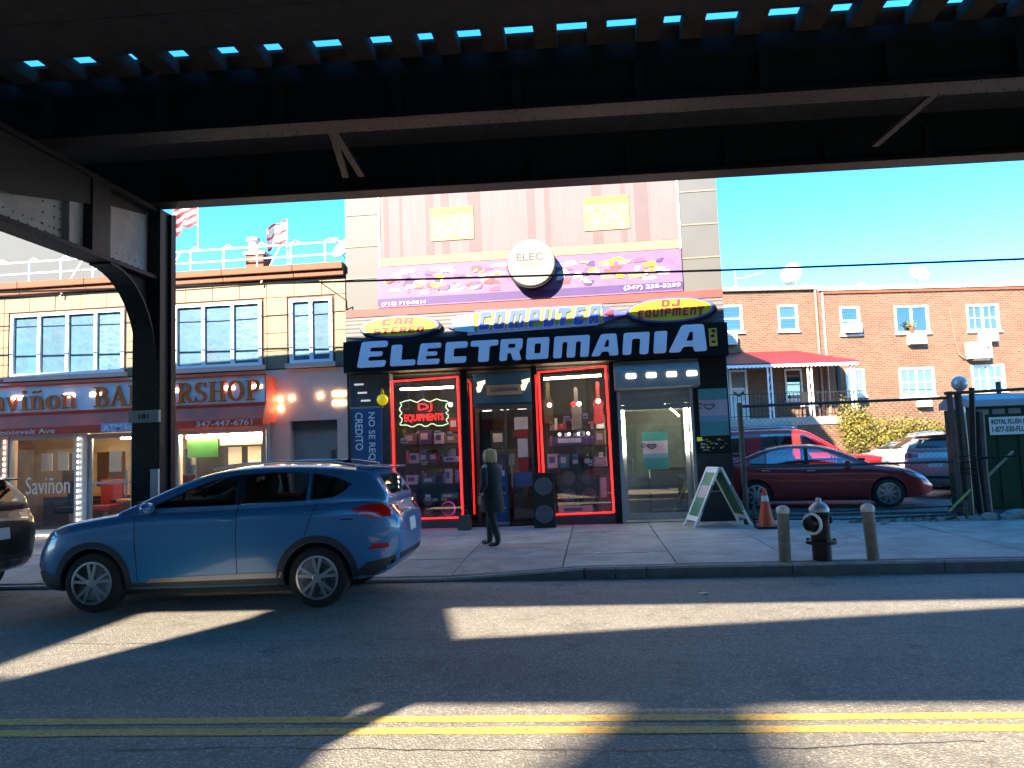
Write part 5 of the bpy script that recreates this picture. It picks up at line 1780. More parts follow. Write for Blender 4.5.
def house_pt(x, y, z):
    a = R(HRZ)
    return (HL[0] + x * math.cos(a) - y * math.sin(a), HL[1] + x * math.sin(a) + y * math.cos(a), z)


dish('satellite_dish', 'large white satellite dish on the left brick house roof', house_pt(12.9, .5, 7.5), 200, 1.5, 30)
dish('satellite_dish', 'white satellite dish on a pole above the right brick house', house_pt(17.95, .5, 7.5), 10, 1.25, 30)
for i, (x, w) in enumerate(((10.6, 'by the antenna at the left of the house roofs'), (13.4, 'beside the large roof dish'), (15.65, 'in the middle of the white roof edge'), (20.2, 'at the right end of the white roof edge'))):
    t = thing('roof_vent', 'small white roof vent ' + w, 'vent', house_pt(x, .6, 7.45), HRZ, 'vents on the brick house roofs')
    MB().lathe([(.1, 0), (.1, .2), (.17, .21), (.17, .27), (.02, .34)], 14).build('cowl', MATS['off_white'], t, world=False, smooth=True)
t = thing('roof_antenna', 'thin television antenna on the left brick house roof', 'antenna', house_pt(10.7, .8, 7.5), HRZ)
MB().tube([(0, 0, 0), (0, 0, 1.0)], .02, 6).build('mast', MATS['off_white'], t, world=False)
MB().tube([(.3, 0, .62), (1.2, .1, .86)], .02, 6).build('boom', MATS['off_white'], t, world=False)
MB().tube([(0, 0, .6), (.3, 0, .62)], .012, 6).build('arm', MATS['off_white'], t, world=False)
for k in range(6):
    p = Vector((.35 + k * .15, .01 * k, .635 + k * .04))
    MB().tube([p - Vector((.02, .25, 0)), p + Vector((.02, .25, 0))], .01, 5).build('element', MATS['off_white'], t, world=False)


# bushes: stems plus a crown of leaf faces in clumps
def bush(loc, w, h, n, label, seed):
    t = thing('bush', label, 'bush', loc, 0, 'yellow green bushes by the brick houses')
    r_ = random.Random(seed)
    st = MB()
    tips = []
    for k in range(11):
        a = r_.uniform(0, 6.28)
        q = (math.cos(a) * w * r_.uniform(.15, .5), math.sin(a) * w * r_.uniform(.1, .35), h * r_.uniform(.5, .92))
        st.tube([(q[0] * .1, q[1] * .1, 0), (q[0] * .5, q[1] * .5, q[2] * .5), q], [.025, .018, .006], 5)
        tips.append(q)
        tips.append((q[0] * .7, q[1] * .7, q[2] * .62))
    st.build('stems', M('bark', (.09, .06, .04), .9), t, world=False)
    cr = MB()
    for k in range(int(n * 2.4)):
        c = r_.choice(tips)
        p = Vector(c) + Vector((r_.gauss(0, .16 * w), r_.gauss(0, .12 * w), r_.gauss(0, .13 * h)))
        if p.z < .03:
            continue
        d = Vector((r_.uniform(-1, 1), r_.uniform(-1, 1), r_.uniform(-.6, 1))).normalized() * r_.uniform(.035, .07)
        s = d.orthogonal().normalized()
        s = (s * math.cos(k) + d.normalized().cross(s) * math.sin(k)) * d.length * .5
        cr.add([p - d, p + s, p + d, p - s], [(0, 1, 2, 3)])
    cr.build('crown', M('bush_leaf', (.12, .11, .016), .65, var=.6, scale=3, col2=(.27, .22, .045)), t, world=False)


bush(house_pt(12.75, -3.6, 1.05), .9, 1.75, 1700, 'tall yellow green bush in front of the porch end', 1)
bush(house_pt(14.3, -3.4, 1.05), 1.6, 1.15, 1900, 'wide low yellow bush behind the red pickup', 2)
bush(house_pt(15.9, -3.2, 1.05), 1.3, .95, 1500, 'low yellow green bush above the white car', 3)
bush(house_pt(17.6, -3.2, 1.05), 1.5, 1.25, 1800, 'rounded yellow green bush under the yellow curtained window', 4)
bush(house_pt(19.2, -3.2, 1.05), 1.4, 1.15, 1600, 'yellow green bush nearest the gate posts', 5)

# ------------------------------------------------------------------ fence, gate posts, toilet
CF = thing('chain_link_fence', 'tall chain link fence with dark rails along the car park', 'fence', (4.7, 14.9, .15))
FYF = 14.9
for z, r_ in ((2.38, .028), (1.2, .022), (.28, .02)):
    MB().tube([(2.8, FYF, z + (.0 if z > 2 else .02)), (6.62, FYF, z)], r_, 8).build('rail', M('rail_rust', (.06, .04, .035), .6, var=.4, scale=8), CF, smooth=True)
MB().tube([(2.79, FYF, .1), (2.79, FYF, 2.45)], .055, 10).build('post', M('post_brown', (.1, .075, .06), .8, var=.3, scale=8), CF, smooth=True)
MB().tube([(6.64, FYF, .1), (6.6, FYF, 2.5)], .05, 10).build('post', MATS['post_brown'], CF, smooth=True)
ln = MB()
pitch = .1


def link_panel(x0, x1, z0, z1):
    w, h = x1 - x0, z1 - z0
    k = -h
    while k < w:
        for sgn in (1, -1):
            a0 = max(0, k)
            a1 = min(w, k + h)
            if a1 - a0 < .02:
                continue
            if sgn == 1:
                p, q = (x0 + a0, z0 + a0 - k), (x0 + a1, z0 + a1 - k)
            else:
                p, q = (x0 + a0, z1 - (a0 - k)), (x0 + a1, z1 - (a1 - k))
            ln.bar((p[0], FYF + .012 * sgn, p[1]), (q[0], FYF + .012 * sgn, q[1]), .003)
        k += pitch


link_panel(2.83, 6.6, .2, 2.36)
ln.build('chain_link', M('link_wire', (.09, .09, .09), .5, .6, var=.1), CF, kind='stuff')
GP = thing('gate_posts', 'cluster of old leaning gate posts chained together beside the toilet', 'gate post', (6.8, 14.9, .15))
for (x, y, tx, r_, h, m) in ((6.78, 14.95, .02, .07, 2.5, 'post_brown'), (6.98, 14.9, -.05, .055, 2.55, 'steel_flange'), (6.9, 15.1, .0, .05, 2.2, 'galv'), (6.66, 15.05, .06, .045, 1.95, 'steel_dark'), (7.14, 15.0, -.02, .09, 2.1, 'post_brown')):
    MB().tube([(x, y, .1), (x + tx, y, h * .5), (x - tx * .5, y, h)], [r_, r_ * .95, r_ * .9], 9).build('post', MATS[m], GP, smooth=True)
MB().tube([(6.5, 14.86, 2.46), (8.9, 14.86, 2.5)], .03, 8).build('top_rail', MATS['rail_rust'], GP)
MB().tube([(6.95, 14.8, 1.25), (8.9, 14.86, 1.3)], .02, 8).build('mid_rail', MATS['steel_dark'], GP)
MB().bar((7.1, 14.8, .92), (7.6, 14.86, 1.35), .05, .03).build('wood_strut', MATS['orange_wood'] if False else M('pale_wood', (.3, .25, .18), .8), GP)
MB().bar((6.35, 14.75, .3), (6.8, 14.85, .68), .035, .03).build('wood_strut', M('yellow_wood', (.45, .36, .1), .8), GP)
for k in range(4):
    pts = []
    for j in range(9):
        a = j / 8 * 6.283
        pts.append((6.85 + .2 * math.cos(a), 14.97 + .16 * math.sin(a), 1.0 + k * .09 + .03 * math.sin(a + k)))
    MB().tube(pts, .01, 5, cap=False).build('chain_loop', MATS['steel_dark'], GP)
GL = thing('globe_reflector', 'silver round reflector globe on top of the gate posts', 'reflector', (6.82, 14.95, 2.5))
MB().sphere((0, 0, .14), .14, 16, 10).build('globe', M('globe_silver', (.5, .52, .54), .35, .4, var=.3, scale=20), GL, world=False, smooth=True)
MB().lathe([(.06, -.02), (.06, .02), (.03, .03)], 10).build('collar', MATS['galv'], GL, world=False)

PT = thing('portable_toilet', 'dark green portable toilet with grey roof behind the fence', 'portable toilet', (7.85, 16.0, .15))
gm = M('toilet_green', (.01, .05, .024), .6, var=.15, spec=.15)
x0, x1, y0, y1 = 7.3, 8.5, 15.6, 16.8
MB().box(x0, x1, y0, y1, .25, 2.2).build('cabin', gm, PT, bevel=.02)
MB().box(x0 - .05, x1 + .05, y0 - .05, y1 + .05, .15, .249).build('skid_base', MATS['dark_grey'], PT)
MB().prismyz([(y0 - .08, 2.21), (y1 + .08, 2.21), (y1 + .05, 2.34), (y1 - .3, 2.46), (y0 + .3, 2.46), (y0 - .05, 2.34)], x0 - .07, x1 + .07).build('roof', M('toilet_roof', (.3, .34, .38), .5), PT, bevel=.02)
for k in range(4):
    MB().box(x0 + .08 + k * .29, x0 + .3 + k * .29, y0 - .012, y0 - .001, 2.06, 2.16).build('vent_grille', M('vent_grey', (.2, .22, .22), .6), PT)
for x in (x0 + .03, x0 + .42, x0 + .8, x1 - .05):
    MB().box(x, x + .03, y0 - .02, y0 - .001, .3, 2.0).build('panel_rib', gm, PT)
MB().tube([(x1 - .15, y1 - .15, 2.3), (x1 - .15, y1 - .15, 2.75)], .05, 8).build('vent_pipe', MATS['dark_grey'], PT)
ps = MB().box(7.58, 8.38, y0 - .035, y0 - .021, 1.66, 2.0).build('sign_plate', MATS['white_paint'], PT)
text('ROYAL FLUSH INC', (7.62, 8.34, 1.86, 1.96), y0 - .0355, M('print_green', (.02, .08, .07), .5), ps, bold=.03, ext=.003)
text('1-877-530-FLUSH', (7.62, 8.34, 1.71, 1.82), y0 - .0355, MATS['print_green'], ps, bold=.03, ext=.003)
# rubble along the fence foot: uncountable broken concrete
rb = MB()
rnd = random.Random(17)
for k in range(230):
    x = rnd.uniform(4.6, 9.2)
    y = 14.9 + rnd.gauss(0, .22)
    s = rnd.uniform(.015, .06) * (1 + max(0, (x - 6)) * .18)
    vs = [(x + s * rnd.uniform(.7, 1.3) * a, y + s * rnd.uniform(.7, 1.3) * b, .148 + s * .8 * (c + 1) * rnd.uniform(.5, .9)) for a in (-1, 1) for b in (-1, 1) for c in (-1, 1)]
    rb.add(vs, [(0, 1, 3, 2), (4, 6, 7, 5), (0, 4, 5, 1), (2, 3, 7, 6), (0, 2, 6, 4), (1, 5, 7, 3)])
o = rb.build('rubble', MATS['concrete_b'])
tag(o, 'broken concrete rubble strewn along the fence foot', 'rubble')
o['kind'] = 'stuff'
for i, (x, w, h, lab) in enumerate(((7.6, .5, .16, 'flat concrete lump below the toilet front'), (8.25, .6, .2, 'large concrete lump at the right edge of the fence foot'), (7.0, .25, .13, 'small concrete block at the gate posts foot'))):
    vs = []
    mb = MB()
    pts = round_poly([(x - w / 2, .15), (x + w / 2, .15), (x + w * .4, .15 + h * .7), (x + w * .1, .15 + h), (x - w * .35, .15 + h * .8)], .05)
    mb.prismxz(pts, 14.6, 14.6 + w * .7)
    tag(mb.build('concrete_lump', MATS['concrete'], bevel=.015), lab, 'concrete lump', 'concrete lumps')
# low cable barrier in front of the car park
t = thing('cable_barrier', 'low cable barrier strung along the car park front', 'barrier', (4.8, 14.8, .15))
MB().tube([(2.85, 14.75, .42), (4.5, 14.75, .36), (6.7, 14.8, .4)], .012, 6).build('cable', MATS['steel_dark'], t)
MB().tube([(2.85, 14.7, .26), (4.7, 14.7, .22), (6.7, 14.75, .25)], .014, 6).build('cable', MATS['steel_dark'], t)
for x in (2.9, 6.65):
    MB().tube([(x, 14.74, .1), (x, 14.74, .5)], .03, 8).build('stake', MATS['post_brown'], t)
# green hose and weeds by the cone
t = thing('hose_pile', 'tangled green hose lying against the post behind the traffic cone', 'hose', (3.0, 14.85, .15))
pts = []
for k in range(60):
    a = k * .55
    pts.append((3.05 + (.12 + .003 * k) * math.cos(a) * 1.2, 14.78 + .1 * math.sin(a), .18 + k * .0035 + .03 * math.sin(a * 1.7)))
MB().tube(pts, .014, 6).build('hose', M('hose_green', (.03, .1, .06), .5), t)

# ------------------------------------------------------------------ overhead cables
tag(MB().tube([(-30, 14.0, 5.75), (-8.07, 14.0, 5.17), (-2, 14.0, 4.98), (2.5, 14.0, 4.84), (7.64, 14.0, 4.72), (30, 14, 4.6)], .02, 6).build('overhead_cable', MATS['black']), 'thick black cable strung across the facades below the railway', 'cable')
tag(MB().tube([(-30, 14.9, 5.5), (-13.0, 14.9, 5.42), (-8.5, 14.9, 5.3), (-5.5, 14.9, 5.33), (-5.1, 15.5, 5.0), (-5.1, 15.6, 4.4)], .012, 6).build('overhead_cable', MATS['black']), 'thin cable running below the barbershop cornice to the grey wall', 'cable')
# ------------------------------------------------------------------ hydrant, bollards, cone, sandwich board
HY = thing('fire_hydrant', 'black fire hydrant with silver bonnet and white ring', 'fire hydrant', (2.86, 10.35, .15), 38)
hb, hs_ = M('hydrant_black', (.006, .006, .006), .45, var=.2, spec=.3), M('hydrant_silver', (.35, .35, .35), .4, .5, var=.2)
MB().lathe([(.12, 0), (.12, .2), (.19, .205), (.19, .245), (.125, .26), (.115, .5), (.125, .56), (.13, .57), (.13, .6), (.11, .61), (.11, .61)], 24).build('barrel', hb, HY, smooth=True, world=False)
MB().lathe([(.125, .612), (.125, .65), (.105, .69), (.06, .73), (.035, .735), (.035, .78), (.02, .79)], 24).build('bonnet', hs_, HY, smooth=True, world=False)
MB().lathe([(.07, -.24), (.085, -.235), (.085, -.17), (.06, -.165), (.06, -.09)], 18, (0, 0, .47), 'x').build('outlet_cap', hb, HY, smooth=True, world=False)
MB().lathe([(.112, -.168), (.142, -.168), (.142, -.14), (.112, -.14)], 24, (0, 0, .47), 'x', closed=True).build('white_ring', MATS['white_paint'], HY, world=False)
MB().lathe([(.05, .1), (.05, .15), (.065, .152), (.065, .18), (.02, .2)], 14, (0, 0, .5), 'x').build('outlet_cap', hb, HY, smooth=True, world=False)
for k in range(6):
    a = k * math.pi / 3
    MB().lathe([(.022, .245), (.022, .275)], 6, (.16 * math.cos(a), .16 * math.sin(a), 0)).build('flange_bolt', hb, HY, world=False)
t = HY.children[2]
wood = M('bollard_steel', (.2, .165, .125), .7, var=.3, scale=9, bump=.2)
BO = []
for i, (x, y, tilt, lab) in enumerate(((2.38, 10.3, 1.0, 'left weathered bollard with white cap beside the hydrant'), (3.46, 10.25, -2.5, 'right weathered bollard with white cap beside the hydrant'))):
    b = thing('bollard', lab, 'bollard', (x, y, .14), 0, 'bollards guarding the hydrant')
    b.rotation_euler = (0, R(tilt), 0)
    MB().lathe([(.075, 0), (.075, .64), (.07, .66)], 18).build('shaft', wood, b, smooth=True, world=False)
    MB().lathe([(.078, .62), (.085, .63), (.085, .67), (.07, .7), (.03, .72), (.0, .725)], 18).build('cap', M('cap_white', (.6, .58, .54), .6, var=.35, scale=14), b, smooth=True, world=False)
CN = thing('traffic_cone', 'orange traffic cone with two pale reflective bands', 'traffic cone', (3.0, 14.2, .15))
co = M('cone_orange', (.9, .07, .01), .5, var=.08)


def cone_r(z):
    return .15 - .118 * z / .68


MB().prismxy(round_poly([(-.19, -.19), (.19, -.19), (.19, .19), (-.19, .19)], .04), 0, .04).build('base', MATS['black_matt'], CN, world=False)
MB().lathe([(cone_r(.0), .041), (cone_r(.7), .7), (.015, .7)], 22).build('cone', co, CN, smooth=True, world=False)
for (z0, z1) in ((.3, .42), (.48, .58)):
    MB().lathe([(cone_r(z0) + .003, z0), (cone_r(z1) + .003, z1)], 22).build('reflective_band', MATS['off_white'], CN, smooth=True, world=False)
AF = thing('sandwich_board', 'white framed folding sandwich board with green panels on the pavement', 'sandwich board', (2.25, 14.9, .15), 12)
for sg in (-1, 1):
    def leaf(u, v, d, sg=sg):
        # u across the board (local y), v up the slope
        return (sg * (.52 * (1 - v / 1.13)) + sg * d, u, v * .97)
    f = MB()
    for (a, b, c, e) in ((-.31, -.25, 0, 1.13), (.25, .31, 0, 1.13), (-.249, .249, 1.03, 1.13), (-.249, .249, .12, .2)):
        f.prism([(a, c), (b, c), (b, e), (a, e)], leaf, 0, .045)
    fr_ = f.build('frame', MATS['white_paint'], AF, world=False)
    MB().prism([(-.249, .201), (.249, .201), (.249, 1.029), (-.249, 1.029)], leaf, .01, .03).build('panel', M('board_green', (.03, .2, .13), .5, var=.2), AF, world=False)
    MB().prism([(-.2, .55), (.2, .55), (.2, .78), (-.2, .78)], leaf, .031, .034).build('printed_patch', MATS['poster_pink'], AF, world=False)
    MB().prism([(-.31, .0), (-.305, .0), (-.305, .5), (-.31, .5)], lambda u, v, d, sg=sg: (sg * (.5 * (1 - (v + .3) / 1.13)) + sg * d, u - .004, (v + .3) * .97), .01, .04).build('edge_strip', M('edge_green', (.03, .2, .13), .5), AF, world=False)
MB().bar((-.2, .28, .62), (.2, .28, .62), .02).build('spreader', MATS['galv'], AF, world=False)


# ------------------------------------------------------------------ person
def skin_mesh(name, joints, edges, mat, parent, sub=2, root=0):
    me = bpy.data.meshes.new(name)
    me.from_pydata([j[:3] for j in joints], edges, [])
    o = bpy.data.objects.new(name, me)
    COL.objects.link(o)
    m = o.modifiers.new('s', 'SKIN')
    m.use_smooth_shade = True
    for i, v in enumerate(me.skin_vertices[0].data):
        r_ = joints[i][3]
        v.radius = r_ if isinstance(r_, tuple) else (r_, r_)
        v.use_root = (i == root)
    s = o.modifiers.new('d', 'SUBSURF')
    s.levels = sub
    s.render_levels = sub
    out = eval_mesh(o)
    drop(o)
    for p in out.polygons:
        p.use_smooth = True
    out.name = name
    return put(name, out, mat, parent, world=False)


PE = thing('person', 'blond person in a long black coat and boots walking along the pavement', 'person', (-1.72, 12.55, .152), -28)
skin = M('skin', (.5, .32, .24), .55, var=.06)
coat_m = M('coat_black', (.012, .013, .017), .8, var=.25, scale=8)
trous = M('trouser_black', (.01, .011, .013), .75, var=.25)
boot_m = M('boot_black', (.01, .01, .01), .5, var=.2)
hair_m = M('hair_blond', (.36, .21, .09), .6, scale=9, streak=(5, 5, .6), col2=(.66, .44, .22))
# local axes: walking towards -x, seen from behind-right; z up
J = [(0, 0, .86, (.14, .11)), (0.01, 0, 1.05, (.13, .1)), (0.0, 0, 1.24, (.15, .1)), (-.01, 0, 1.33, (.07, .07)), (-.03, 0, 1.4, (.05, .05)), (-.035, 0, 1.48, (.085, .095)), (-.03, 0, 1.54, (.065, .075)),
     (-.02, -.17, 1.29, .055), (.05, -.25, 1.04, .042), (-.06, -.235, .83, .032),
     (-.02, .17, 1.29, .055), (-.02, .245, 1.04, .042), (-.08, .235, .84, .032),
     (.0, -.09, .8, .085), (.05, -.1, .46, .056), (.17, -.1, .1, .04), (.09, -.11, .05, .035), (.0, -.11, .035, .03),
     (.0, .09, .8, .085), (-.11, .1, .46, .056), (-.14, .1, .1, .04), (-.22, .11, .05, .035), (-.31, .11, .035, .03)]
E_ = [(0, 1), (1, 2), (2, 3), (3, 4), (4, 5), (5, 6), (2, 7), (7, 8), (8, 9), (2, 10), (10, 11), (11, 12), (0, 13), (13, 14), (14, 15), (15, 16), (16, 17), (0, 18), (18, 19), (19, 20), (20, 21), (21, 22)]
body = skin_mesh('body', J, E_, skin, PE)
# nose, ears, eyes on the head (facing -x and turned a little away)
MB().sphere((-.125, .0, 1.475), .016, 8, 6, 1.2, .8, 1.4).build('nose', skin, body, smooth=True, world=False)
for s in (-1, 1):
    MB().sphere((-.03, s * .092, 1.475), .028, 8, 6, .7, .35, 1.1).build('ear', skin, body, smooth=True, world=False)
    MB().sphere((-.112, s * .035, 1.5), .011, 8, 6).build('eye', MATS['black'], body, world=False)
MB().sphere((-.116, 0, 1.432), .02, 8, 6, .4, 1.2, .35).build('mouth', MATS['red_vinyl'], body, smooth=True, world=False)
for (hx, hy, hz, s) in ((-.06, -.235, .83, -1), (-.08, .235, .84, 1)):
    js = [(hx, hy, hz, .024), (hx - .012, hy, hz - .05, (.03, .018)), (hx - .02, hy, hz - .085, (.03, .016))]
    es = [(0, 1), (1, 2)]
    for k, (dy, ln_) in enumerate(((-.024, .055), (-.008, .065), (.008, .062), (.022, .05))):
        n0 = len(js)
        js += [(hx - .022 + dy, hy, hz - .09, .0085), (hx - .03 + dy, hy - s * .006, hz - .09 - ln_ * .55, .008), (hx - .03 + dy, hy - s * .02, hz - .09 - ln_, .007)]
        es += [(2, n0), (n0, n0 + 1), (n0 + 1, n0 + 2)]
    n0 = len(js)
    js += [(hx - .045, hy - s * .012, hz - .045, .009), (hx - .056, hy - s * .016, hz - .08, .008)]
    es += [(1, n0), (n0, n0 + 1)]
    skin_mesh('hand', js, es, skin, body, 1)
cm = MB()
ringz = [(.56, .185, .205, .01), (.6, .19, .21, .01), (.78, .175, .195, .01), (.95, .15, .17, .005), (1.08, .145, .165, .0), (1.2, .145, .19, .0), (1.28, .13, .19, -.005), (1.33, .1, .14, -.01), (1.37, .075, .085, -.015), (1.39, .068, .075, -.02)]
nn = 26
cv, cf = [], []
for (z, ax_, by_, ox) in ringz:
    for k in range(nn):
        a = 2 * math.pi * k / nn
        fold = 1 + (.035 * math.sin(a * 5 + z * 4) if z < 1.0 else 0)
        cv.append((ox + ax_ * math.cos(a) * fold, by_ * math.sin(a) * fold, z))
for i in range(len(ringz) - 1):
    for k in range(nn):
        k2 = (k + 1) % nn
        cf.append((i * nn + k, i * nn + k2, (i + 1) * nn + k2, (i + 1) * nn + k))
cf.append(tuple(range(nn)))
coat = cm.add(cv, cf).build('coat', coat_m, PE, smooth=True, world=False)
for js in ([(-.01, -.15, 1.27, .075), (-.01, -.2, 1.22, .074), (.05, -.25, 1.04, .064), (-.06, -.235, .87, .055)], [(-.01, .15, 1.27, .075), (-.01, .2, 1.22, .074), (-.02, .245, 1.04, .064), (-.08, .235, .88, .055)]):
    skin_mesh('sleeve', js, [(0, 1), (1, 2), (2, 3)], coat_m, coat)
MB().tube([(-.08, -.03, 1.37), (-.01, -.085, 1.36), (.06, 0, 1.36), (-.01, .085, 1.36), (-.08, .03, 1.37)], .028, 8).build('collar', coat_m, coat, smooth=True, world=False)
skin_mesh('trousers', [(0, 0, .82, (.14, .12)), (0, -.09, .76, .1), (.05, -.1, .46, .078), (.14, -.1, .2, .066), (0, .09, .76, .1), (-.11, .1, .46, .078), (-.14, .1, .2, .066)], [(0, 1), (1, 2), (2, 3), (0, 4), (4, 5), (5, 6)], trous, PE)
for js in ([(.11, -.1, .32, .068), (.165, -.1, .14, .056), (.16, -.105, .055, .05), (.08, -.11, .045, .044), (-.01, -.115, .038, .038)], [(-.128, .1, .32, .068), (-.142, .1, .14, .056), (-.145, .1, .055, .05), (-.225, .11, .045, .044), (-.315, .115, .038, .038)]):
    skin_mesh('boot', js, [(i, i + 1) for i in range(4)], boot_m, PE)
hr = MB()
rnd = random.Random(9)
hr.sphere((-.01, 0, 1.498), .098, 18, 12, 1.0, 1.04, .98)
hr.v = [(x + .004 * math.sin(40 * z + 9 * y), y + .004 * math.sin(37 * z), z) for x, y, z in hr.v]
hr.v = [(max(x, -.075) if z < 1.53 else x, y, z) for x, y, z in hr.v]
hr.build('hair', hair_m, PE, smooth=True, world=False)
hk = MB()
for k in range(46):
    a = -2.2 + 4.4 * k / 45
    cx, cy = -.015 + .098 * math.cos(a), .102 * math.sin(a)
    hk.tube([(cx * .9, cy * .9, 1.57), (cx * 1.08 - .002, cy * 1.05, 1.48), (cx * 1.05, cy * 1.02, 1.41 - .02 * math.cos(a)), (cx * .85 + rnd.uniform(-.015, .015), cy * .85 + rnd.uniform(-.01, .01), 1.37 + rnd.uniform(-.03, .03))], [.01, .016, .014, .004], 6)
hk.build('hair_locks', hair_m, PE, smooth=True, world=False)
t = thing('small_dog_bag', 'small brown bag standing on the pavement left of the walking person', 'bag', (-2.65, 15.2, .15))
t.name = 'shopping_bag'
MB().prismxz(round_poly([(-.14, 0), (.14, 0), (.11, .3), (-.11, .3)], .04), -.08, .08).build('bag_body', M('bag_brown', (.12, .08, .06), .8), t, world=False, bevel=.015)
MB().tube([(-.07, 0, .3), (-.05, 0, .4), (.05, 0, .4), (.07, 0, .3)], .01, 6).build('handle', MATS['bag_brown'], t, world=False)


# ------------------------------------------------------------------ unseen buildings across the street, sized to shade the road
def south_block(label, x0, x1, y0, y1, h, col, seed):
    t = thing('shading_building', label, 'building', ((x0 + x1) / 2, y1, .15))
    m = M('south_%d' % seed, col, .8, var=.12)
    MB().box(x0, x1, y0, y1, 0, h).build('wall', m, t)
    MB().box(x0 - .05, x1 + .05, y0 - .05, y1 + .12, h + .001, h + .25).build('parapet', MATS['off_white'], t)
    nx = max(1, int((x1 - x0) / 2.4))
    for k in range(nx):
        a = x0 + (x1 - x0) * (k + .2) / nx
        b = x0 + (x1 - x0) * (k + .8) / nx
        z = 4.0
        while z + 1.4 < h - .3:
            w = MB().box(a, b, y1 + .002, y1 + .06, z, z + 1.4).build('window', MATS['white_paint'], t)
            MB().box(a + .08, b - .08, y1 + .061, y1 + .07, z + .08, z + 1.32).build('pane', MATS['window_dark'], w)
            z += 2.9
        MB().box(a - .1, b + .1, y1 + .002, y1 + .05, .4, 2.7).build('shop_window', MATS['window_dark'], t)
    MB().box(x0 + .1, x1 - .1, y1 + .05, y1 + .5, 2.8, 3.4).build('shop_fascia', M('fascia_%d' % seed, [(.4, .05, .05), (.05, .1, .3), (.4, .3, .05), (.06, .2, .1)][seed % 4], .5), t)


south_block('unseen tall tan building shaped to shade the road, across the street to the left behind the camera', -40, -12.6, -12, -7.2, 9.65, (.4, .32, .24), 0)
south_block('unseen white two storey shop shaped to shade the road, across the street in the gap behind the camera', -12.55, -10.95, -12, -7.2, 7.95, (.5, .48, .44), 1)
south_block('unseen narrow tall red building shaped to shade the road, across the street behind the camera', -10.9, -9.1, -10, -7.2, 9.65, (.35, .14, .1), 2)
south_block('unseen grey two storey shop shaped to shade the road, across the street behind the camera', -9.05, -7.5, -12, -7.2, 7.6, (.4, .4, .4), 3)
south_block('unseen low cream shop row shaped to shade the road, across the street behind the camera', -7.45, 40, -12, -7.2, 5.6, (.5, .42, .3), 4)
# unseen stair shape on the near pavement, cut to shade the road
ST = thing('shading_stair', 'unseen covered stair shape added to shade the road on the near pavement', 'shading stair', (-3.6, -3.5, .15))
MB().prismxz([(-8.0, 5.55), (12, 5.6), (12, 9.05), (-6.2, 6.57), (-7.4, 7.62), (-8.0, 8.2)], -3.6, -3.4).build('shade_wall', MATS['steel_dark'], ST)
MB().add([(-6.4, -4.2, 6.35), (12, -4.2, 9.0), (12, -3.35, 9.0), (-6.4, -3.35, 6.35), (-6.4, -4.2, 6.42), (12, -4.2, 9.07), (12, -3.35, 9.07), (-6.4, -3.35, 6.42)], [(0, 3, 2, 1), (4, 5, 6, 7), (0, 1, 5, 4), (1, 2, 6, 5), (2, 3, 7, 6), (3, 0, 4, 7)]).build('shade_roof', MATS['steel_dark'], ST)
for x in (-5.5, -.2, 5.0, 10.5):
    MB().box(x - .08, x + .08, -3.58, -3.42, .15, 5.6).build('shade_post', MATS['steel_dark'], ST)
# unseen thin tower far behind, added to cast a soft road shadow
for i, (x, y, w, h, lab) in enumerate(((-17.8, -34, .8, 24.6, 'unseen thin brown tower far behind the camera, added to shade the road'),)):
    t = thing('shading_tower', lab, 'building', (x, y, 0))
    MB().box(x - w / 2, x + w / 2, y - 1.5, y, 0, h).build('wall', M('tower_%d' % i, (.3, .25, .2), .8), t)
    MB().box(x - w / 2 - .05, x + w / 2 + .05, y - 1.5, y + .05, h + .001, h + .2).build('parapet', MATS['off_white'], t)
# ------------------------------------------------------------------ vehicles
def lerp_list(pts, x):
    """smooth interpolation through (x, value) pairs, x descending or ascending"""
    p = sorted(pts)
    if x <= p[0][0]:
        return p[0][1]
    for i in range(len(p) - 1):
        if x <= p[i + 1][0]:
            x0, y0 = p[i]
            x1, y1 = p[i + 1]
            t = (x - x0) / (x1 - x0)
            m0 = (p[i + 1][1] - p[i - 1][1]) / (p[i + 1][0] - p[i - 1][0]) if i > 0 else (y1 - y0) / (x1 - x0)
            m1 = (p[i + 2][1] - p[i][1]) / (p[i + 2][0] - p[i][0]) if i + 2 < len(p) else (y1 - y0) / (x1 - x0)
            h = x1 - x0
            t2, t3 = t * t, t * t * t
            return y0 * (2 * t3 - 3 * t2 + 1) + h * m0 * (t3 - 2 * t2 + t) + y1 * (-2 * t3 + 3 * t2) + h * m1 * (t3 - t2)
    return p[-1][1]


def loft_mesh(rings):
    """rings: list of half rings [(x, y, z)...] from bottom centre to top centre; mirrored in y"""
    n = len(rings[0])
    full = []
    for r_ in rings:
        full.append(list(r_) + [(x, -y, z) for (x, y, z) in reversed(r_[1:-1])])
    m = len(full[0])
    vs = [v for r_ in full for v in r_]
    fs = []
    for i in range(len(full) - 1):
        for k in range(m):
            k2 = (k + 1) % m
            fs.append((i * m + k, i * m + k2, (i + 1) * m + k2, (i + 1) * m + k))
    fs.append(tuple(range(m)))
    fs.append(tuple(range((len(full) - 1) * m, len(full) * m))[::-1])
    me = bpy.data.meshes.new('loft')
    me.from_pydata(vs, [], fs)
    bm = bmesh.new(); bm.from_mesh(me)
    bmesh.ops.recalc_face_normals(bm, faces=bm.faces)
    bm.to_mesh(me); bm.free()
    return me


def apply_mods(me, mods):
    o = bpy.data.objects.new('tmp', me)
    COL.objects.link(o)
    for kind, kw in mods:
        m = o.modifiers.new('m', kind)
        for k, v in kw.items():
            setattr(m, k, v)
    out = eval_mesh(o)
    bpy.data.objects.remove(o, do_unlink=True)
    return out


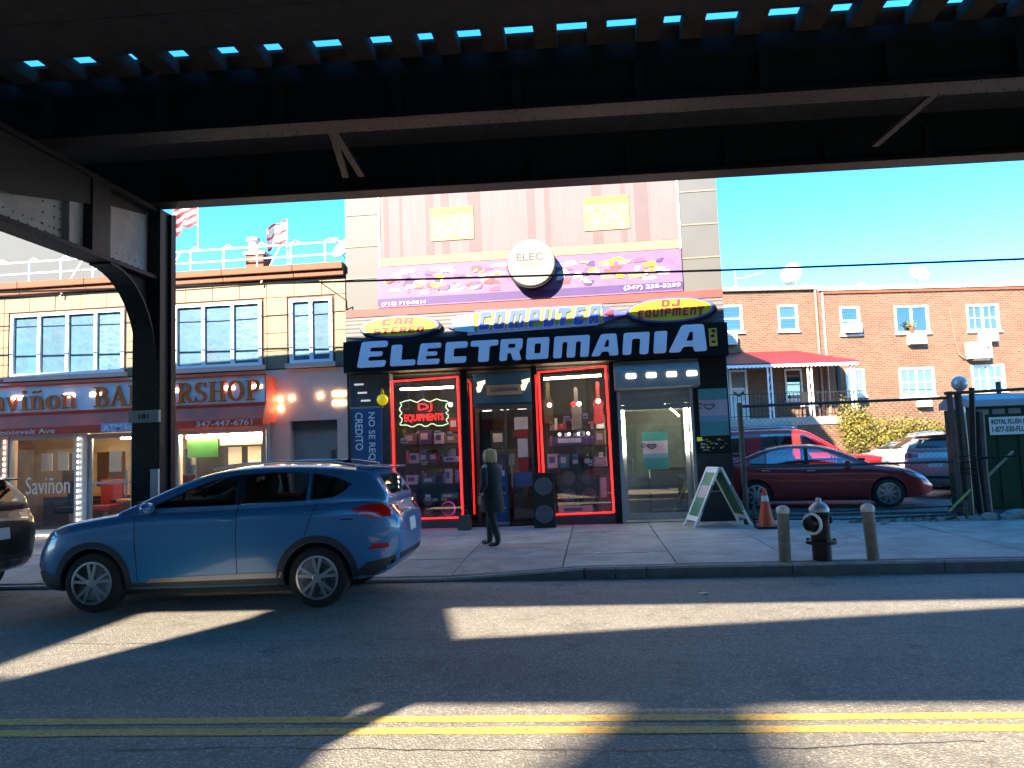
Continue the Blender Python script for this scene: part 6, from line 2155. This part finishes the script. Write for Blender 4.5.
def wheel(parent, x, y, side, r, rim_r, spokes, rim_mat, twin=True):
    """side +1 when the outer face looks to +y"""
    w = .11
    ty = MB()
    prof = [(rim_r - .01, -w), (r - .045, -w * 1.02), (r - .012, -w * .86), (r, -w * .55), (r, w * .55), (r - .012, w * .86), (r - .045, w * 1.02), (rim_r - .01, w)]
    ty.lathe(prof, 40, (x, y, r), 'y')
    t = ty.build('wheel', MATS['tyre'], parent, smooth=True, world=False)
    yo = y + side * w
    MB().lathe([(rim_r, 0), (rim_r + .012, side * .012), (rim_r - .012, side * .016), (rim_r - .02, -side * .03)], 40, (x, yo, r), 'y').build('rim', rim_mat, t, smooth=True, world=False)
    MB().lathe([(rim_r - .01, -side * .05), (.02, -side * .06)], 30, (x, yo, r), 'y').build('brake_disc', MATS['black_matt'], t, world=False)
    sp = MB()
    for k in range(spokes):
        a0 = 2 * math.pi * k / spokes + .3
        for off in ((-.11, .11) if twin else (0,)):
            a1 = a0 + off * 1.9
            c0, s0 = math.cos(a0 + off * .6), math.sin(a0 + off * .6)
            c1, s1 = math.cos(a1), math.sin(a1)
            sp.bar((x + .045 * c0, yo + side * .012, r + .045 * s0), (x + (rim_r - .008) * c1, yo + side * .0, r + (rim_r - .008) * s1), .034 if twin else .05, .022, up=(0, 1, 0))
    sp.lathe([(.055, -side * .02), (.055, side * .02), (.045, side * .026), (.01, side * .026)], 16, (x, yo, r), 'y')
    sp.build('spokes', rim_mat, t, world=False)


def poly_decal(bvh, poly, side, off, name, mat, parent, grid=.05, thick=.006, loc_smooth=True):
    bm = bmesh.new()
    if side in 'LR':
        vs = [bm.verts.new((a, 0, b)) for a, b in poly]
        axes = ((1, 0, 0), (0, 0, 1))
    elif side in 'FB':
        vs = [bm.verts.new((0, a, b)) for a, b in poly]
        axes = ((0, 1, 0), (0, 0, 1))
    else:
        vs = [bm.verts.new((a, b, 0)) for a, b in poly]
        axes = ((1, 0, 0), (0, 1, 0))
    bm.faces.new(vs)
    for ax in axes:
        A = Vector(ax)
        c = [v.co.dot(A) for v in bm.verts]
        k = math.floor(min(c) / grid) + 1
        while k * grid < max(c):
            bmesh.ops.bisect_plane(bm, geom=bm.verts[:] + bm.edges[:] + bm.faces[:], plane_co=A * (k * grid), plane_no=A)
            k += 1
    bmesh.ops.triangulate(bm, faces=[f for f in bm.faces if len(f.verts) > 4])
    D = {'L': Vector((0, -1, 0)), 'R': Vector((0, 1, 0)), 'F': Vector((-1, 0, 0)), 'B': Vector((1, 0, 0)), 'T': Vector((0, 0, -1))}[side]
    for v in bm.verts:
        o = v.co - D * 4
        hit, nrm, _, _ = bvh.ray_cast(o, D)
        if hit is None:
            hit, nrm, _, _ = bvh.find_nearest(v.co - D * 1.0)
        if nrm.dot(D) > 0:
            nrm = -nrm
        v.co = hit + nrm * off
    bmesh.ops.recalc_face_normals(bm, faces=bm.faces)
    f0 = bm.faces[:]
    if f0 and sum(f.normal.dot(D) for f in f0) > 0:
        bmesh.ops.reverse_faces(bm, faces=f0)
    bm.verts.index_update()
    bm.normal_update()
    n = len(bm.verts)
    top = [tuple(v.co) for v in bm.verts]
    bot = [tuple(v.co + D * thick) for v in bm.verts]
    fs = [tuple(v.index for v in f.verts) for f in bm.faces]
    fs2 = fs + [tuple(i + n for i in f[::-1]) for f in fs]
    for e in bm.edges:
        if len(e.link_faces) == 1:
            a, b = e.verts[0].index, e.verts[1].index
            fs2.append((a, b, b + n, a + n))
    bm.free()
    me = bpy.data.meshes.new(name)
    me.from_pydata(top + bot, [], fs2)
    shade(me, 50)
    return put(name, me, mat, parent, world=False)


def ring_poly(cx, cz, r0, r1, a0, a1, n=22):
    out = [(cx + r1 * math.cos(R(a0 + (a1 - a0) * k / n)), cz + r1 * math.sin(R(a0 + (a1 - a0) * k / n))) for k in range(n + 1)]
    inn = [(cx + r0 * math.cos(R(a1 + (a0 - a1) * k / n)), cz + r0 * math.sin(R(a1 + (a0 - a1) * k / n))) for k in range(n + 1)]
    return out + inn


def car_paint(name, col, flake=.25):
    return M(name, col, .3, .12, var=.06, scale=30, coat=.7)


M('tyre', (.015, .015, .015), .85, var=.2)
glass('car_glass', tint=(.7, .72, .72), base=.08)
glass('car_glass_pale', tint=(.88, .9, .92), base=.12)
M('cabin_trim', (.03, .03, .032), .8, var=.2)
M('seat_cloth', (.05, .05, .052), .85, var=.2)
M('alloy', (.5, .5, .5), .3, .85, var=.1)
M('cladding', (.022, .023, .025), .6, var=.15)
M('sill_silver', (.25, .26, .27), .4, .5)
M('lamp_red', (.5, .008, .008), .15, var=0, coat=1)
M('lamp_clear', (.5, .5, .52), .1, .4, var=.2, scale=10, coat=1)
M('chrome', (.6, .6, .6), .12, 1, var=0)
M('seam', (.008, .008, .009), .6, var=0)
M('plate_white', (.6, .6, .58), .5, var=.05)


def car(name, label, cat, loc, rz, S, paint, group=None):
    t = thing(name, label, cat, loc, rz, group)
    W = S['w'] / 2
    xf, xr = S['front'], S['rear']
    wr, aR = S['wheel_r'], S['arch_r']
    fx, rx = S['axle_f'], S['axle_r']
    # lower body
    rings = []
    NS = 46
    for i in range(NS + 1):
        u = i / NS
        u = .5 - .5 * math.cos(math.pi * u) if True else u
        x = xf + (xr - xf) * u
        zt = lerp_list(S['top'], x)
        zb = lerp_list(S['bottom'], x)
        w = W * lerp_list(S['plan'], x)
        tuck = lerp_list(S.get('tuck', [(xf, 1), (xr, 1)]), x)
        hgt = zt - zb

        def px(z):
            e = 0.0
            dr_ = max(0.0, 1 - (x - xr) / .45)
            df_ = max(0.0, 1 - (xf - x) / .45)
            e += dr_ * lerp_list(S['rear_lean'], z) - df_ * lerp_list(S['front_lean'], z)
            return x + e
        prof = [(0, zb), (w * .8, zb), (w * .93, zb + .02), (w * .975, zb + hgt * .14), (w * .99, zb + hgt * .35), (w * 1.0, zb + hgt * .55), (w * .995, zb + hgt * .74),
                (w * .972, zb + hgt * .88), (w * .93, zb + hgt * .965), (w * .84, zt), (w * .45, zt + .018), (0, zt + .026)]
        rings.append([(px(z), y * 1.0, z) for y, z in prof])

    def close_end(ring, sg):
        zm = sum(p[2] for p in ring) / len(ring)
        return [[(x + sg * dx, y * ky, zm + (z - zm) * kz) for x, y, z in ring] for dx, ky, kz in ((.028, .9, .93), (.042, .6, .8))]
    rings = close_end(rings[0], 1)[::-1] + rings + close_end(rings[-1], -1)
    me = loft_mesh(rings)
    me = apply_mods(me, [('SUBSURF', dict(levels=1, render_levels=1))])
    # wheel wells
    cut = MB()
    for ax in (fx, rx):
        for sg in (-1, 1):
            cut.lathe([(aR, 0), (aR, 1.0)] if sg > 0 else [(aR, -1.0), (aR, 0)], 48, (ax, sg * (W - .34), wr), 'y')
    co_ = cut.build('cutter', None)
    me2 = apply_mods(me, [('BOOLEAN', dict(operation='DIFFERENCE', object=co_, solver='EXACT'))])
    drop(co_)
    # cabin: outer and inner skins
    xs0, xs1 = S['cab_front'], S['cab_rear']

    def cab(inset, drop_):
        rr = []
        for i in range(41):
            u = i / 40
            xo = xs0 + (xs1 - xs0) * u
            zt = lerp_list(S['roof'], xo)
            zb = lerp_list(S['top'], min(max(xo, xr + .05), xf - .1)) - .07
            zt = max(zt, zb + .03)
            wb = W * .93 * lerp_list(S['plan'], xo)
            wt = W * S.get('tumble', .74) * lerp_list(S['cab_plan'], xo)
            k = min(1, (zt - zb) / (S['h'] - zb))
            wt = wb + (wt - wb) * k
            h = zt - zb
            prof = [(0, zb), (wb * .9, zb), (wb, zb + h * .04), (wb + (wt - wb) * .25, zb + h * .3), (wb + (wt - wb) * .58, zb + h * .62), (wb + (wt - wb) * .86, zb + h * .87), (wt * .93, zb + h * .965), (wt * .72, zt - h * .005), (wt * .36, zt + .012), (0, zt + .018)]
            sx = (xs0 + xs1) / 2
            L_ = (xs0 - xs1) / 2
            x = sx + (xo - sx) * (1 - inset * 1.6 / L_)
            rr.append([(x, max(0.0, y - inset) if y > 0 else 0.0, (z - inset * .9) if n_ > 2 else z - drop_) for n_, (y, z) in enumerate(prof)])
        m_ = loft_mesh(rr)
        return apply_mods(m_, [('SUBSURF', dict(levels=1, render_levels=1))])
    mc = cab(0.0, 0.0)
    inner = bpy.data.objects.new('inner', cab(.04, .12))
    COL.objects.link(inner)
    shell = apply_mods(mc.copy(), [('BOOLEAN', dict(operation='DIFFERENCE', object=inner, solver='EXACT'))])
    drop(inner)
    for nm, poly, mat in S['side']:
        if nm == 'side_window':
            cx_, cz_ = sum(p[0] for p in poly) / len(poly), sum(p[1] for p in poly) / len(poly)
            pl = [(cx_ + (a - cx_) * .97, cz_ + (b - cz_) * .95) for a, b in poly]
            c_ = MB().prismxz(pl, -1.5, 1.5).build('cutter', None)
            shell = apply_mods(shell, [('BOOLEAN', dict(operation='DIFFERENCE', object=c_, solver='EXACT'))])
            drop(c_)
    for lst, nm_, xa, xb in ((S.get('front_parts', []), 'windscreen', xs0 - 1.0, xs0 + .6), (S.get('rear_parts', []), 'rear_window', xs1 - .5, xs1 + .5)):
        for nm, poly, mat in lst:
            if nm == nm_:
                cz_ = sum(p[1] for p in poly) / len(poly)
                pl = [(a * .96, cz_ + (b - cz_) * .9) for a, b in poly]
                c_ = MB().prismyz(pl, xa, xb).build('cutter', None)
                shell = apply_mods(shell, [('BOOLEAN', dict(operation='DIFFERENCE', object=c_, solver='EXACT'))])
                drop(c_)
    # inside: dark trim deck, seats, steering wheel
    zd = max(lerp_list(S['top'], xs0 - .2), lerp_list(S['top'], xs1 + .25)) + .028
    MB().box(xs1 + .2, xs0 - .22, -W * .8, W * .8, zd - .03, zd + .012).build('cabin_trim', MATS['cabin_trim'], t, world=False)
    for sx_ in S.get('seats', (fx - 1.5, fx - 2.4)):
        for sy_ in (-.36, .36):
            st_ = MB().prismxz(round_poly([(sx_ + .02, zd), (sx_ - .16, zd), (sx_ - .2, zd + .2), (sx_ - .1, zd + .2)], .04), sy_ - .22, sy_ + .22).build('seat', MATS['seat_cloth'], t, bevel=.03, world=False)
            MB().box(sx_ - .22, sx_ - .12, sy_ - .12, sy_ + .12, zd + .18, zd + .32).build('headrest', MATS['seat_cloth'], st_, bevel=.03, world=False)
    sw_ = MB()
    sw_.tube([(fx - .98 + .05 * math.cos(a), .36 + .17 * math.cos(a), zd + .02 + .16 * math.sin(a)) for a in [k * math.pi / 9 for k in range(19)]], .014, 6)
    sw_.build('steering_wheel', MATS['black'], t, world=False)
    bm = bmesh.new()
    bm.from_mesh(me2)
    bm.from_mesh(mc)
    bvh = BVHTree.FromBMesh(bm)
    bm.free()
    bm = bmesh.new()
    bm.from_mesh(me2)
    bm.from_mesh(shell if len(shell.polygons) > 200 else mc)
    out = bpy.data.meshes.new('body')
    bm.to_mesh(out)
    bm.free()
    out.materials.clear()
    out.materials.append(paint)
    out.materials.append(MATS['black_matt'])
    for p in out.polygons:
        c = p.center
        p.material_index = 0
        for ax in (fx, rx):
            if (c.x - ax) ** 2 + (c.z - wr) ** 2 < (aR * 1.004) ** 2 and c.z < wr + aR:
                p.material_index = 1
    shade(out, 38)
    body = put('body', out, None, t, world=False)
    for nm, poly, mat in S['side']:
        for sd in 'LR':
            poly_decal(bvh, poly, sd, .007 if nm not in ('door_seam',) else .003, nm, MATS[mat] if mat else paint, t, thick=.004)
    for nm, poly, mat in S.get('rear_parts', []):
        poly_decal(bvh, poly, 'B', .005, nm, MATS[mat], t)
    for nm, poly, mat in S.get('front_parts', []):
        poly_decal(bvh, poly, 'F', .005, nm, MATS[mat], t)
    for nm, poly, mat in S.get('top_parts', []):
        poly_decal(bvh, poly, 'T', .005, nm, MATS[mat], t)
    for ax in (fx, rx):
        for sg in (-1, 1):
            wheel(t, ax, sg * (W - .14), sg, wr, S['rim_r'], S['spokes'], MATS['alloy'], S.get('twin', True))
    # mirrors and handles
    for sg in (-1, 1):
        mx, mz = S['mirror']
        mb = MB().sphere((mx, sg * (W + .07), mz), .1, 12, 8, .75, 1.15, .68)
        mb.build('wing_mirror', paint, t, smooth=True, world=False)
        MB().bar((mx, sg * (W - .08), mz - .05), (mx, sg * (W + .02), mz - .02), .05).build('mirror_arm', MATS['cladding'], t, world=False)
        for hx, hz in S['handles']:
            hit, nrm, _, _ = bvh.ray_cast(Vector((hx, sg * 3, hz)), Vector((0, -sg, 0)))
            if hit is not None:
                MB().box(hx - .09, hx + .09, hit.y - .02, hit.y + .03 if sg > 0 else hit.y + .02, hz - .014, hz + .016).build('door_handle', MATS['chrome'] if S.get('chrome') else paint, t, bevel=.008, world=False) if sg > 0 else MB().box(hx - .09, hx + .09, hit.y - .03, hit.y + .02, hz - .014, hz + .016).build('door_handle', MATS['chrome'] if S.get('chrome') else paint, t, bevel=.008, world=False)
        if S.get('rails'):
            pts = [(x, sg * W * .66, z) for x, z in S['rails']]
            MB().tube(pts, .018, 8).build('roof_rail', MATS['alloy'], t, smooth=True, world=False)
    if S.get('spoiler'):
        x0, x1, z = S['spoiler']
        MB().prismxz([(x0, z + .035), (x1, z + .012), (x1 + .005, z - .012), (x0, z - .03)], -W * .62, W * .62).build('rear_spoiler', paint, t, bevel=.01, world=False)
    if S.get('fin'):
        MB().prismxz([(S['fin'][0] + .09, S['fin'][1]), (S['fin'][0] - .07, S['fin'][1]), (S['fin'][0] - .05, S['fin'][1] + .06)], -.015, .015).build('antenna_fin', MATS['black'], t, world=False)
    # floor pan
    MB().box(rx + .2, fx - .2, -W * .75, W * .75, .17, .24).build('floor_pan', MATS['black_matt'], t, world=False)
    return t


def seam(x0, z0, x1, z1, w=.008):
    d = Vector((x1 - x0, z1 - z0)).normalized()
    n = Vector((-d.y, d.x)) * w / 2
    return [(x0 + n.x, z0 + n.y), (x1 + n.x, z1 + n.y), (x1 - n.x, z1 - n.y), (x0 - n.x, z0 - n.y)]


WB = 1.335
SUV = dict(w=1.76, h=1.63, front=2.19, rear=-2.24, axle_f=WB, axle_r=-WB, wheel_r=.345, rim_r=.235, arch_r=.4, spokes=5, chrome=False,
           top=[(2.19, .62), (2.12, .84), (1.95, .97), (1.55, 1.055), (1.0, 1.13), (.6, 1.15), (-.5, 1.17), (-1.5, 1.205), (-2.0, 1.21), (-2.17, 1.17), (-2.24, 1.02)],
           bottom=[(2.19, .4), (2.1, .3), (1.9, .24), (1.0, .23), (-1.0, .24), (-1.9, .3), (-2.15, .38), (-2.24, .48)],
           plan=[(2.19, .62), (2.08, .8), (1.85, .94), (1.4, 1.0), (0, 1.0), (-1.4, 1.0), (-1.9, .965), (-2.12, .88), (-2.24, .76)],
           cab_plan=[(1.1, .8), (.4, .97), (-.6, 1.0), (-1.6, .96), (-2.12, .86)],
           rear_lean=[(.4, .03), (.7, -.0), (.95, .0), (1.2, .07)], front_lean=[(.3, .05), (.6, .0), (.9, .1)],
           cab_front=1.12, cab_rear=-2.16,
           roof=[(1.12, 1.13), (.95, 1.2), (.5, 1.41), (.1, 1.55), (-.3, 1.615), (-.8, 1.63), (-1.4, 1.605), (-1.8, 1.555), (-1.94, 1.52), (-2.16, 1.19)],
           tumble=.72, mirror=(.62, 1.19), handles=[(-.27, 1.03), (-1.28, 1.08)], rails=[(.0, 1.6), (-.25, 1.645), (-.8, 1.665), (-1.4, 1.645), (-1.72, 1.59)],
           spoiler=(-1.72, -2.08, 1.555), fin=(-1.45, 1.62),
           side=[
               ('side_window', [(.72, 1.17), (.18, 1.4), (-.06, 1.48), (-.36, 1.53), (-.36, 1.185)], 'car_glass'),
               ('side_window', [(-.42, 1.187), (-.42, 1.535), (-.8, 1.545), (-1.2, 1.525), (-1.2, 1.21)], 'car_glass'),
               ('side_window', [(-1.24, 1.215), (-1.24, 1.52), (-1.5, 1.475), (-1.72, 1.38), (-1.62, 1.29), (-1.5, 1.235)], 'car_glass'),
               ('window_pillar', [(-.365, 1.186), (-.365, 1.53), (-.415, 1.534), (-.415, 1.187)], 'black'),
               ('sill_cladding', [(.96, .235), (-.96, .25), (-.96, .345), (-.8, .35), (.96, .33)], 'cladding'),
               ('sill_trim', [(.7, .335), (-.9, .355), (-.93, .42), (.62, .385)], 'sill_silver'),
               ('arch_trim', ring_poly(WB, .345, .408, .475, -18, 198), 'cladding'),
               ('arch_trim', ring_poly(-WB, .345, .408, .475, -18, 198), 'cladding'),
               ('bumper_cladding', [(-1.76, .28), (-1.81, .42), (-1.9, .5), (-2.1, .53), (-2.2, .55), (-2.2, .44), (-2.1, .34), (-1.95, .3)], 'cladding'),
               ('bumper_cladding', [(1.76, .26), (1.83, .44), (2.0, .5), (2.12, .46), (2.12, .36), (2.0, .27)], 'cladding'),
               ('tail_lamp', [(-1.72, 1.1), (-1.95, 1.15), (-2.16, 1.14), (-2.18, 1.0), (-1.98, .99), (-1.85, 1.03)], 'lamp_red'),
               ('rear_reflector', [(-1.92, .64), (-2.14, .655), (-2.14, .7), (-1.98, .71)], 'lamp_red'),
               ('headlamp', [(1.62, .98), (1.86, .955), (2.05, .86), (2.09, .79), (1.95, .83), (1.74, .91)], 'lamp_clear'),
               ('fog_lamp', [(1.95, .6), (2.1, .57), (2.1, .5), (2.0, .52)], 'lamp_clear'),
               ('door_seam', seam(.78, .36, .83, 1.1), 'seam'), ('door_seam', seam(-.4, .37, -.39, 1.18), 'seam'), ('door_seam', seam(-1.2, .82, -1.33, 1.19), 'seam'), ('door_seam', seam(-.93, .4, -.97, .55), 'seam'),
               ('fuel_door', [(-1.62, .98), (-1.76, .98), (-1.76, .995), (-1.62, .995)], 'seam'),
           ],
           rear_parts=[('rear_window', [(-.5, 1.24), (.5, 1.24), (.44, 1.47), (-.44, 1.47)], 'car_glass'), ('tail_lamp', [(.4, 1.02), (.66, 1.0), (.66, 1.13), (.42, 1.1)], 'lamp_red'), ('tail_lamp', [(-.4, 1.02), (-.66, 1.0), (-.66, 1.13), (-.42, 1.1)], 'lamp_red'),
                       ('number_plate', [(-.16, .78), (.16, .78), (.16, .93), (-.16, .93)], 'plate_white'), ('rear_bumper', [(-.6, .5), (.6, .5), (.6, .57), (-.6, .57)], 'cladding')],
           front_parts=[('windscreen', [(-.58, 1.19), (.58, 1.19), (.47, 1.53), (-.47, 1.53)], 'car_glass'), ('grille', [(-.42, .58), (.42, .58), (.5, .78), (.36, .84), (-.36, .84), (-.5, .78)], 'black'), ('number_plate', [(-.16, .48), (.16, .48), (.16, .57), (-.16, .57)], 'plate_white')])
car('blue_suv', 'metallic blue SUV parked at the near kerb in front of the barbershop', 'SUV', (-4.56, 9.3, 0), 182, SUV, car_paint('paint_blue', (.001, .165, .36)), 'parked vehicles')
car('dark_suv', 'dark grey SUV whose rear end just shows at the left edge', 'SUV', (-10.05, 9.3, 0), 180, SUV, car_paint('paint_dark', (.025, .023, .022)), 'parked vehicles')

CB = 1.385
SEDAN = dict(w=1.8, h=1.45, front=2.3, rear=-2.45, axle_f=CB, axle_r=-CB, wheel_r=.325, rim_r=.225, arch_r=.37, spokes=8, twin=False, chrome=True,
             top=[(2.3, .5), (2.2, .68), (1.9, .82), (1.3, .93), (.95, .97), (0, .98), (-1.2, 1.02), (-1.7, 1.06), (-2.2, 1.07), (-2.38, 1.02), (-2.45, .8)],
             bottom=[(2.3, .3), (2.1, .22), (1.0, .2), (-1.0, .2), (-2.1, .26), (-2.45, .38)],
             plan=[(2.3, .58), (2.15, .8), (1.85, .94), (1.3, 1.0), (-1.5, 1.0), (-2.1, .95), (-2.35, .85), (-2.45, .74)],
             cab_plan=[(1.1, .8), (.2, .98), (-.6, 1.0), (-1.3, .93), (-1.95, .82)],
             rear_lean=[(.3, .05), (.7, 0), (1.05, .06)], front_lean=[(.2, .06), (.5, 0), (.8, .12)],
             cab_front=1.2, cab_rear=-2.0,
             roof=[(1.2, .95), (.9, 1.08), (.4, 1.31), (.0, 1.42), (-.4, 1.45), (-.8, 1.435), (-1.2, 1.36), (-1.6, 1.2), (-2.0, 1.04)],
             tumble=.7, mirror=(.6, 1.02), handles=[(-.18, .86), (-1.15, .88)],
             side=[
                 ('side_window', [(.78, 1.0), (.28, 1.23), (.0, 1.33), (-.22, 1.36), (-.22, .995)], 'car_glass_pale'),
                 ('side_window', [(-.3, .998), (-.3, 1.365), (-.62, 1.37), (-.95, 1.33), (-1.12, 1.27), (-1.12, 1.03)], 'car_glass_pale'),
                 ('side_window', [(-1.16, 1.035), (-1.16, 1.26), (-1.5, 1.11), (-1.48, 1.05)], 'car_glass'),
                 ('window_pillar', [(-.225, .996), (-.225, 1.36), (-.295, 1.363), (-.295, .997)], 'black'),
                 ('belt_trim', [(.8, .985), (-1.5, 1.035), (-1.5, 1.048), (.8, .998)], 'seam'),
                 ('tail_lamp', [(-2.1, .86), (-2.38, .86), (-2.4, .99), (-2.12, .95)], 'lamp_red'),
                 ('headlamp', [(1.7, .8), (2.0, .73), (2.2, .62), (2.05, .63), (1.85, .7)], 'lamp_clear'),
                 ('sill_cladding', [(.95, .2), (-.95, .2), (-.95, .26), (.95, .26)], 'cladding'),
                 ('door_seam', seam(.88, .28, .9, .95), 'seam'), ('door_seam', seam(-.27, .27, -.26, .99), 'seam'), ('door_seam', seam(-1.05, .6, -1.2, 1.03), 'seam')],
             rear_parts=[('rear_window', [(-.5, 1.1), (.5, 1.1), (.42, 1.33), (-.42, 1.33)], 'car_glass'), ('number_plate', [(-.16, .75), (.16, .75), (.16, .9), (-.16, .9)], 'plate_white')],
             front_parts=[('windscreen', [(-.58, 1.02), (.58, 1.02), (.46, 1.36), (-.46, 1.36)], 'car_glass_pale'), ('grille', [(-.4, .4), (.4, .4), (.45, .6), (-.45, .6)], 'black')])
car('maroon_sedan', 'maroon sedan parked behind the chain link fence', 'car', (5.2, 18.75, .14), -12, SEDAN, car_paint('paint_maroon', (.75, .008, .008)), 'cars in the fenced lot')

PB_ = 1.5
TRUCK = dict(w=1.85, h=1.88, front=2.4, rear=-2.4, axle_f=PB_, axle_r=-PB_, wheel_r=.36, rim_r=.22, arch_r=.43, spokes=6, twin=False,
             top=[(2.4, .8), (2.32, .98), (2.1, 1.06), (1.4, 1.13), (1.1, 1.16), (-2.0, 1.2), (-2.35, 1.2), (-2.4, 1.05)],
             bottom=[(2.4, .45), (2.0, .32), (-2.0, .34), (-2.4, .45)],
             plan=[(2.4, .75), (2.2, .92), (1.8, 1.0), (-2.0, 1.0), (-2.3, .96), (-2.4, .85)],
             cab_plan=[(1.4, .85), (.6, .98), (-.5, 1.0), (-2.3, .97)],
             rear_lean=[(.4, .02), (1.2, 0)], front_lean=[(.3, .03), (.7, 0), (1.1, .06)],
             cab_front=1.32, cab_rear=-2.36,
             roof=[(1.32, 1.15), (1.05, 1.32), (.55, 1.66), (.3, 1.8), (.0, 1.86), (-.6, 1.88), (-1.8, 1.87), (-2.2, 1.83), (-2.36, 1.5)],
             tumble=.8, mirror=(.95, 1.3), handles=[(-.1, 1.02), (-1.2, 1.03)], rails=[(.0, 1.9), (-.2, 1.93), (-1.6, 1.93), (-1.8, 1.89)],
             side=[('side_window', [(1.0, 1.2), (.45, 1.62), (.2, 1.72), (.1, 1.72), (.1, 1.2)], 'car_glass_pale'),
                   ('side_window', [(-.1, 1.2), (-.1, 1.73), (-.9, 1.74), (-.9, 1.21)], 'car_glass_pale'),
                   ('side_window', [(-1.3, 1.22), (-1.3, 1.74), (-2.1, 1.7), (-2.15, 1.23)], 'car_glass'),
                   ('tail_lamp', [(-2.25, .95), (-2.36, .95), (-2.36, 1.35), (-2.25, 1.35)], 'lamp_red'),
                   ('headlamp', [(2.05, .9), (2.35, .86), (2.35, .98), (2.1, 1.02)], 'lamp_clear'),
                   ('door_seam', seam(0, .4, 0, 1.18), 'seam'), ('door_seam', seam(-1.0, .6, -1.02, 1.18), 'seam')],
             rear_parts=[('rear_window', [(-.55, 1.28), (.55, 1.28), (.5, 1.7), (-.5, 1.7)], 'car_glass')],
             front_parts=[('windscreen', [(-.62, 1.22), (.62, 1.22), (.54, 1.74), (-.54, 1.74)], 'car_glass_pale'), ('grille', [(-.55, .65), (.55, .65), (.55, .95), (-.55, .95)], 'black')])
car('red_suv', 'bright red boxy SUV parked behind the maroon sedan', 'SUV', (5.45, 21.9, .14), -6, TRUCK, car_paint('paint_red', (.65, .012, .012)), 'cars in the fenced lot')
car('white_car', 'white hatchback half hidden behind the maroon bonnets', 'car', (9.55, 23.8, .14), 188, SUV, car_paint('paint_white', (.7, .7, .69)), 'cars in the fenced lot')
car('silver_suv', 'silver SUV seen from its rear corner beside the gate posts', 'SUV', (9.75, 21.3, .14), 48, SUV, M('paint_silver', (.42, .41, .39), .35, .5, var=.05, coat=1.0), 'cars in the fenced lot')
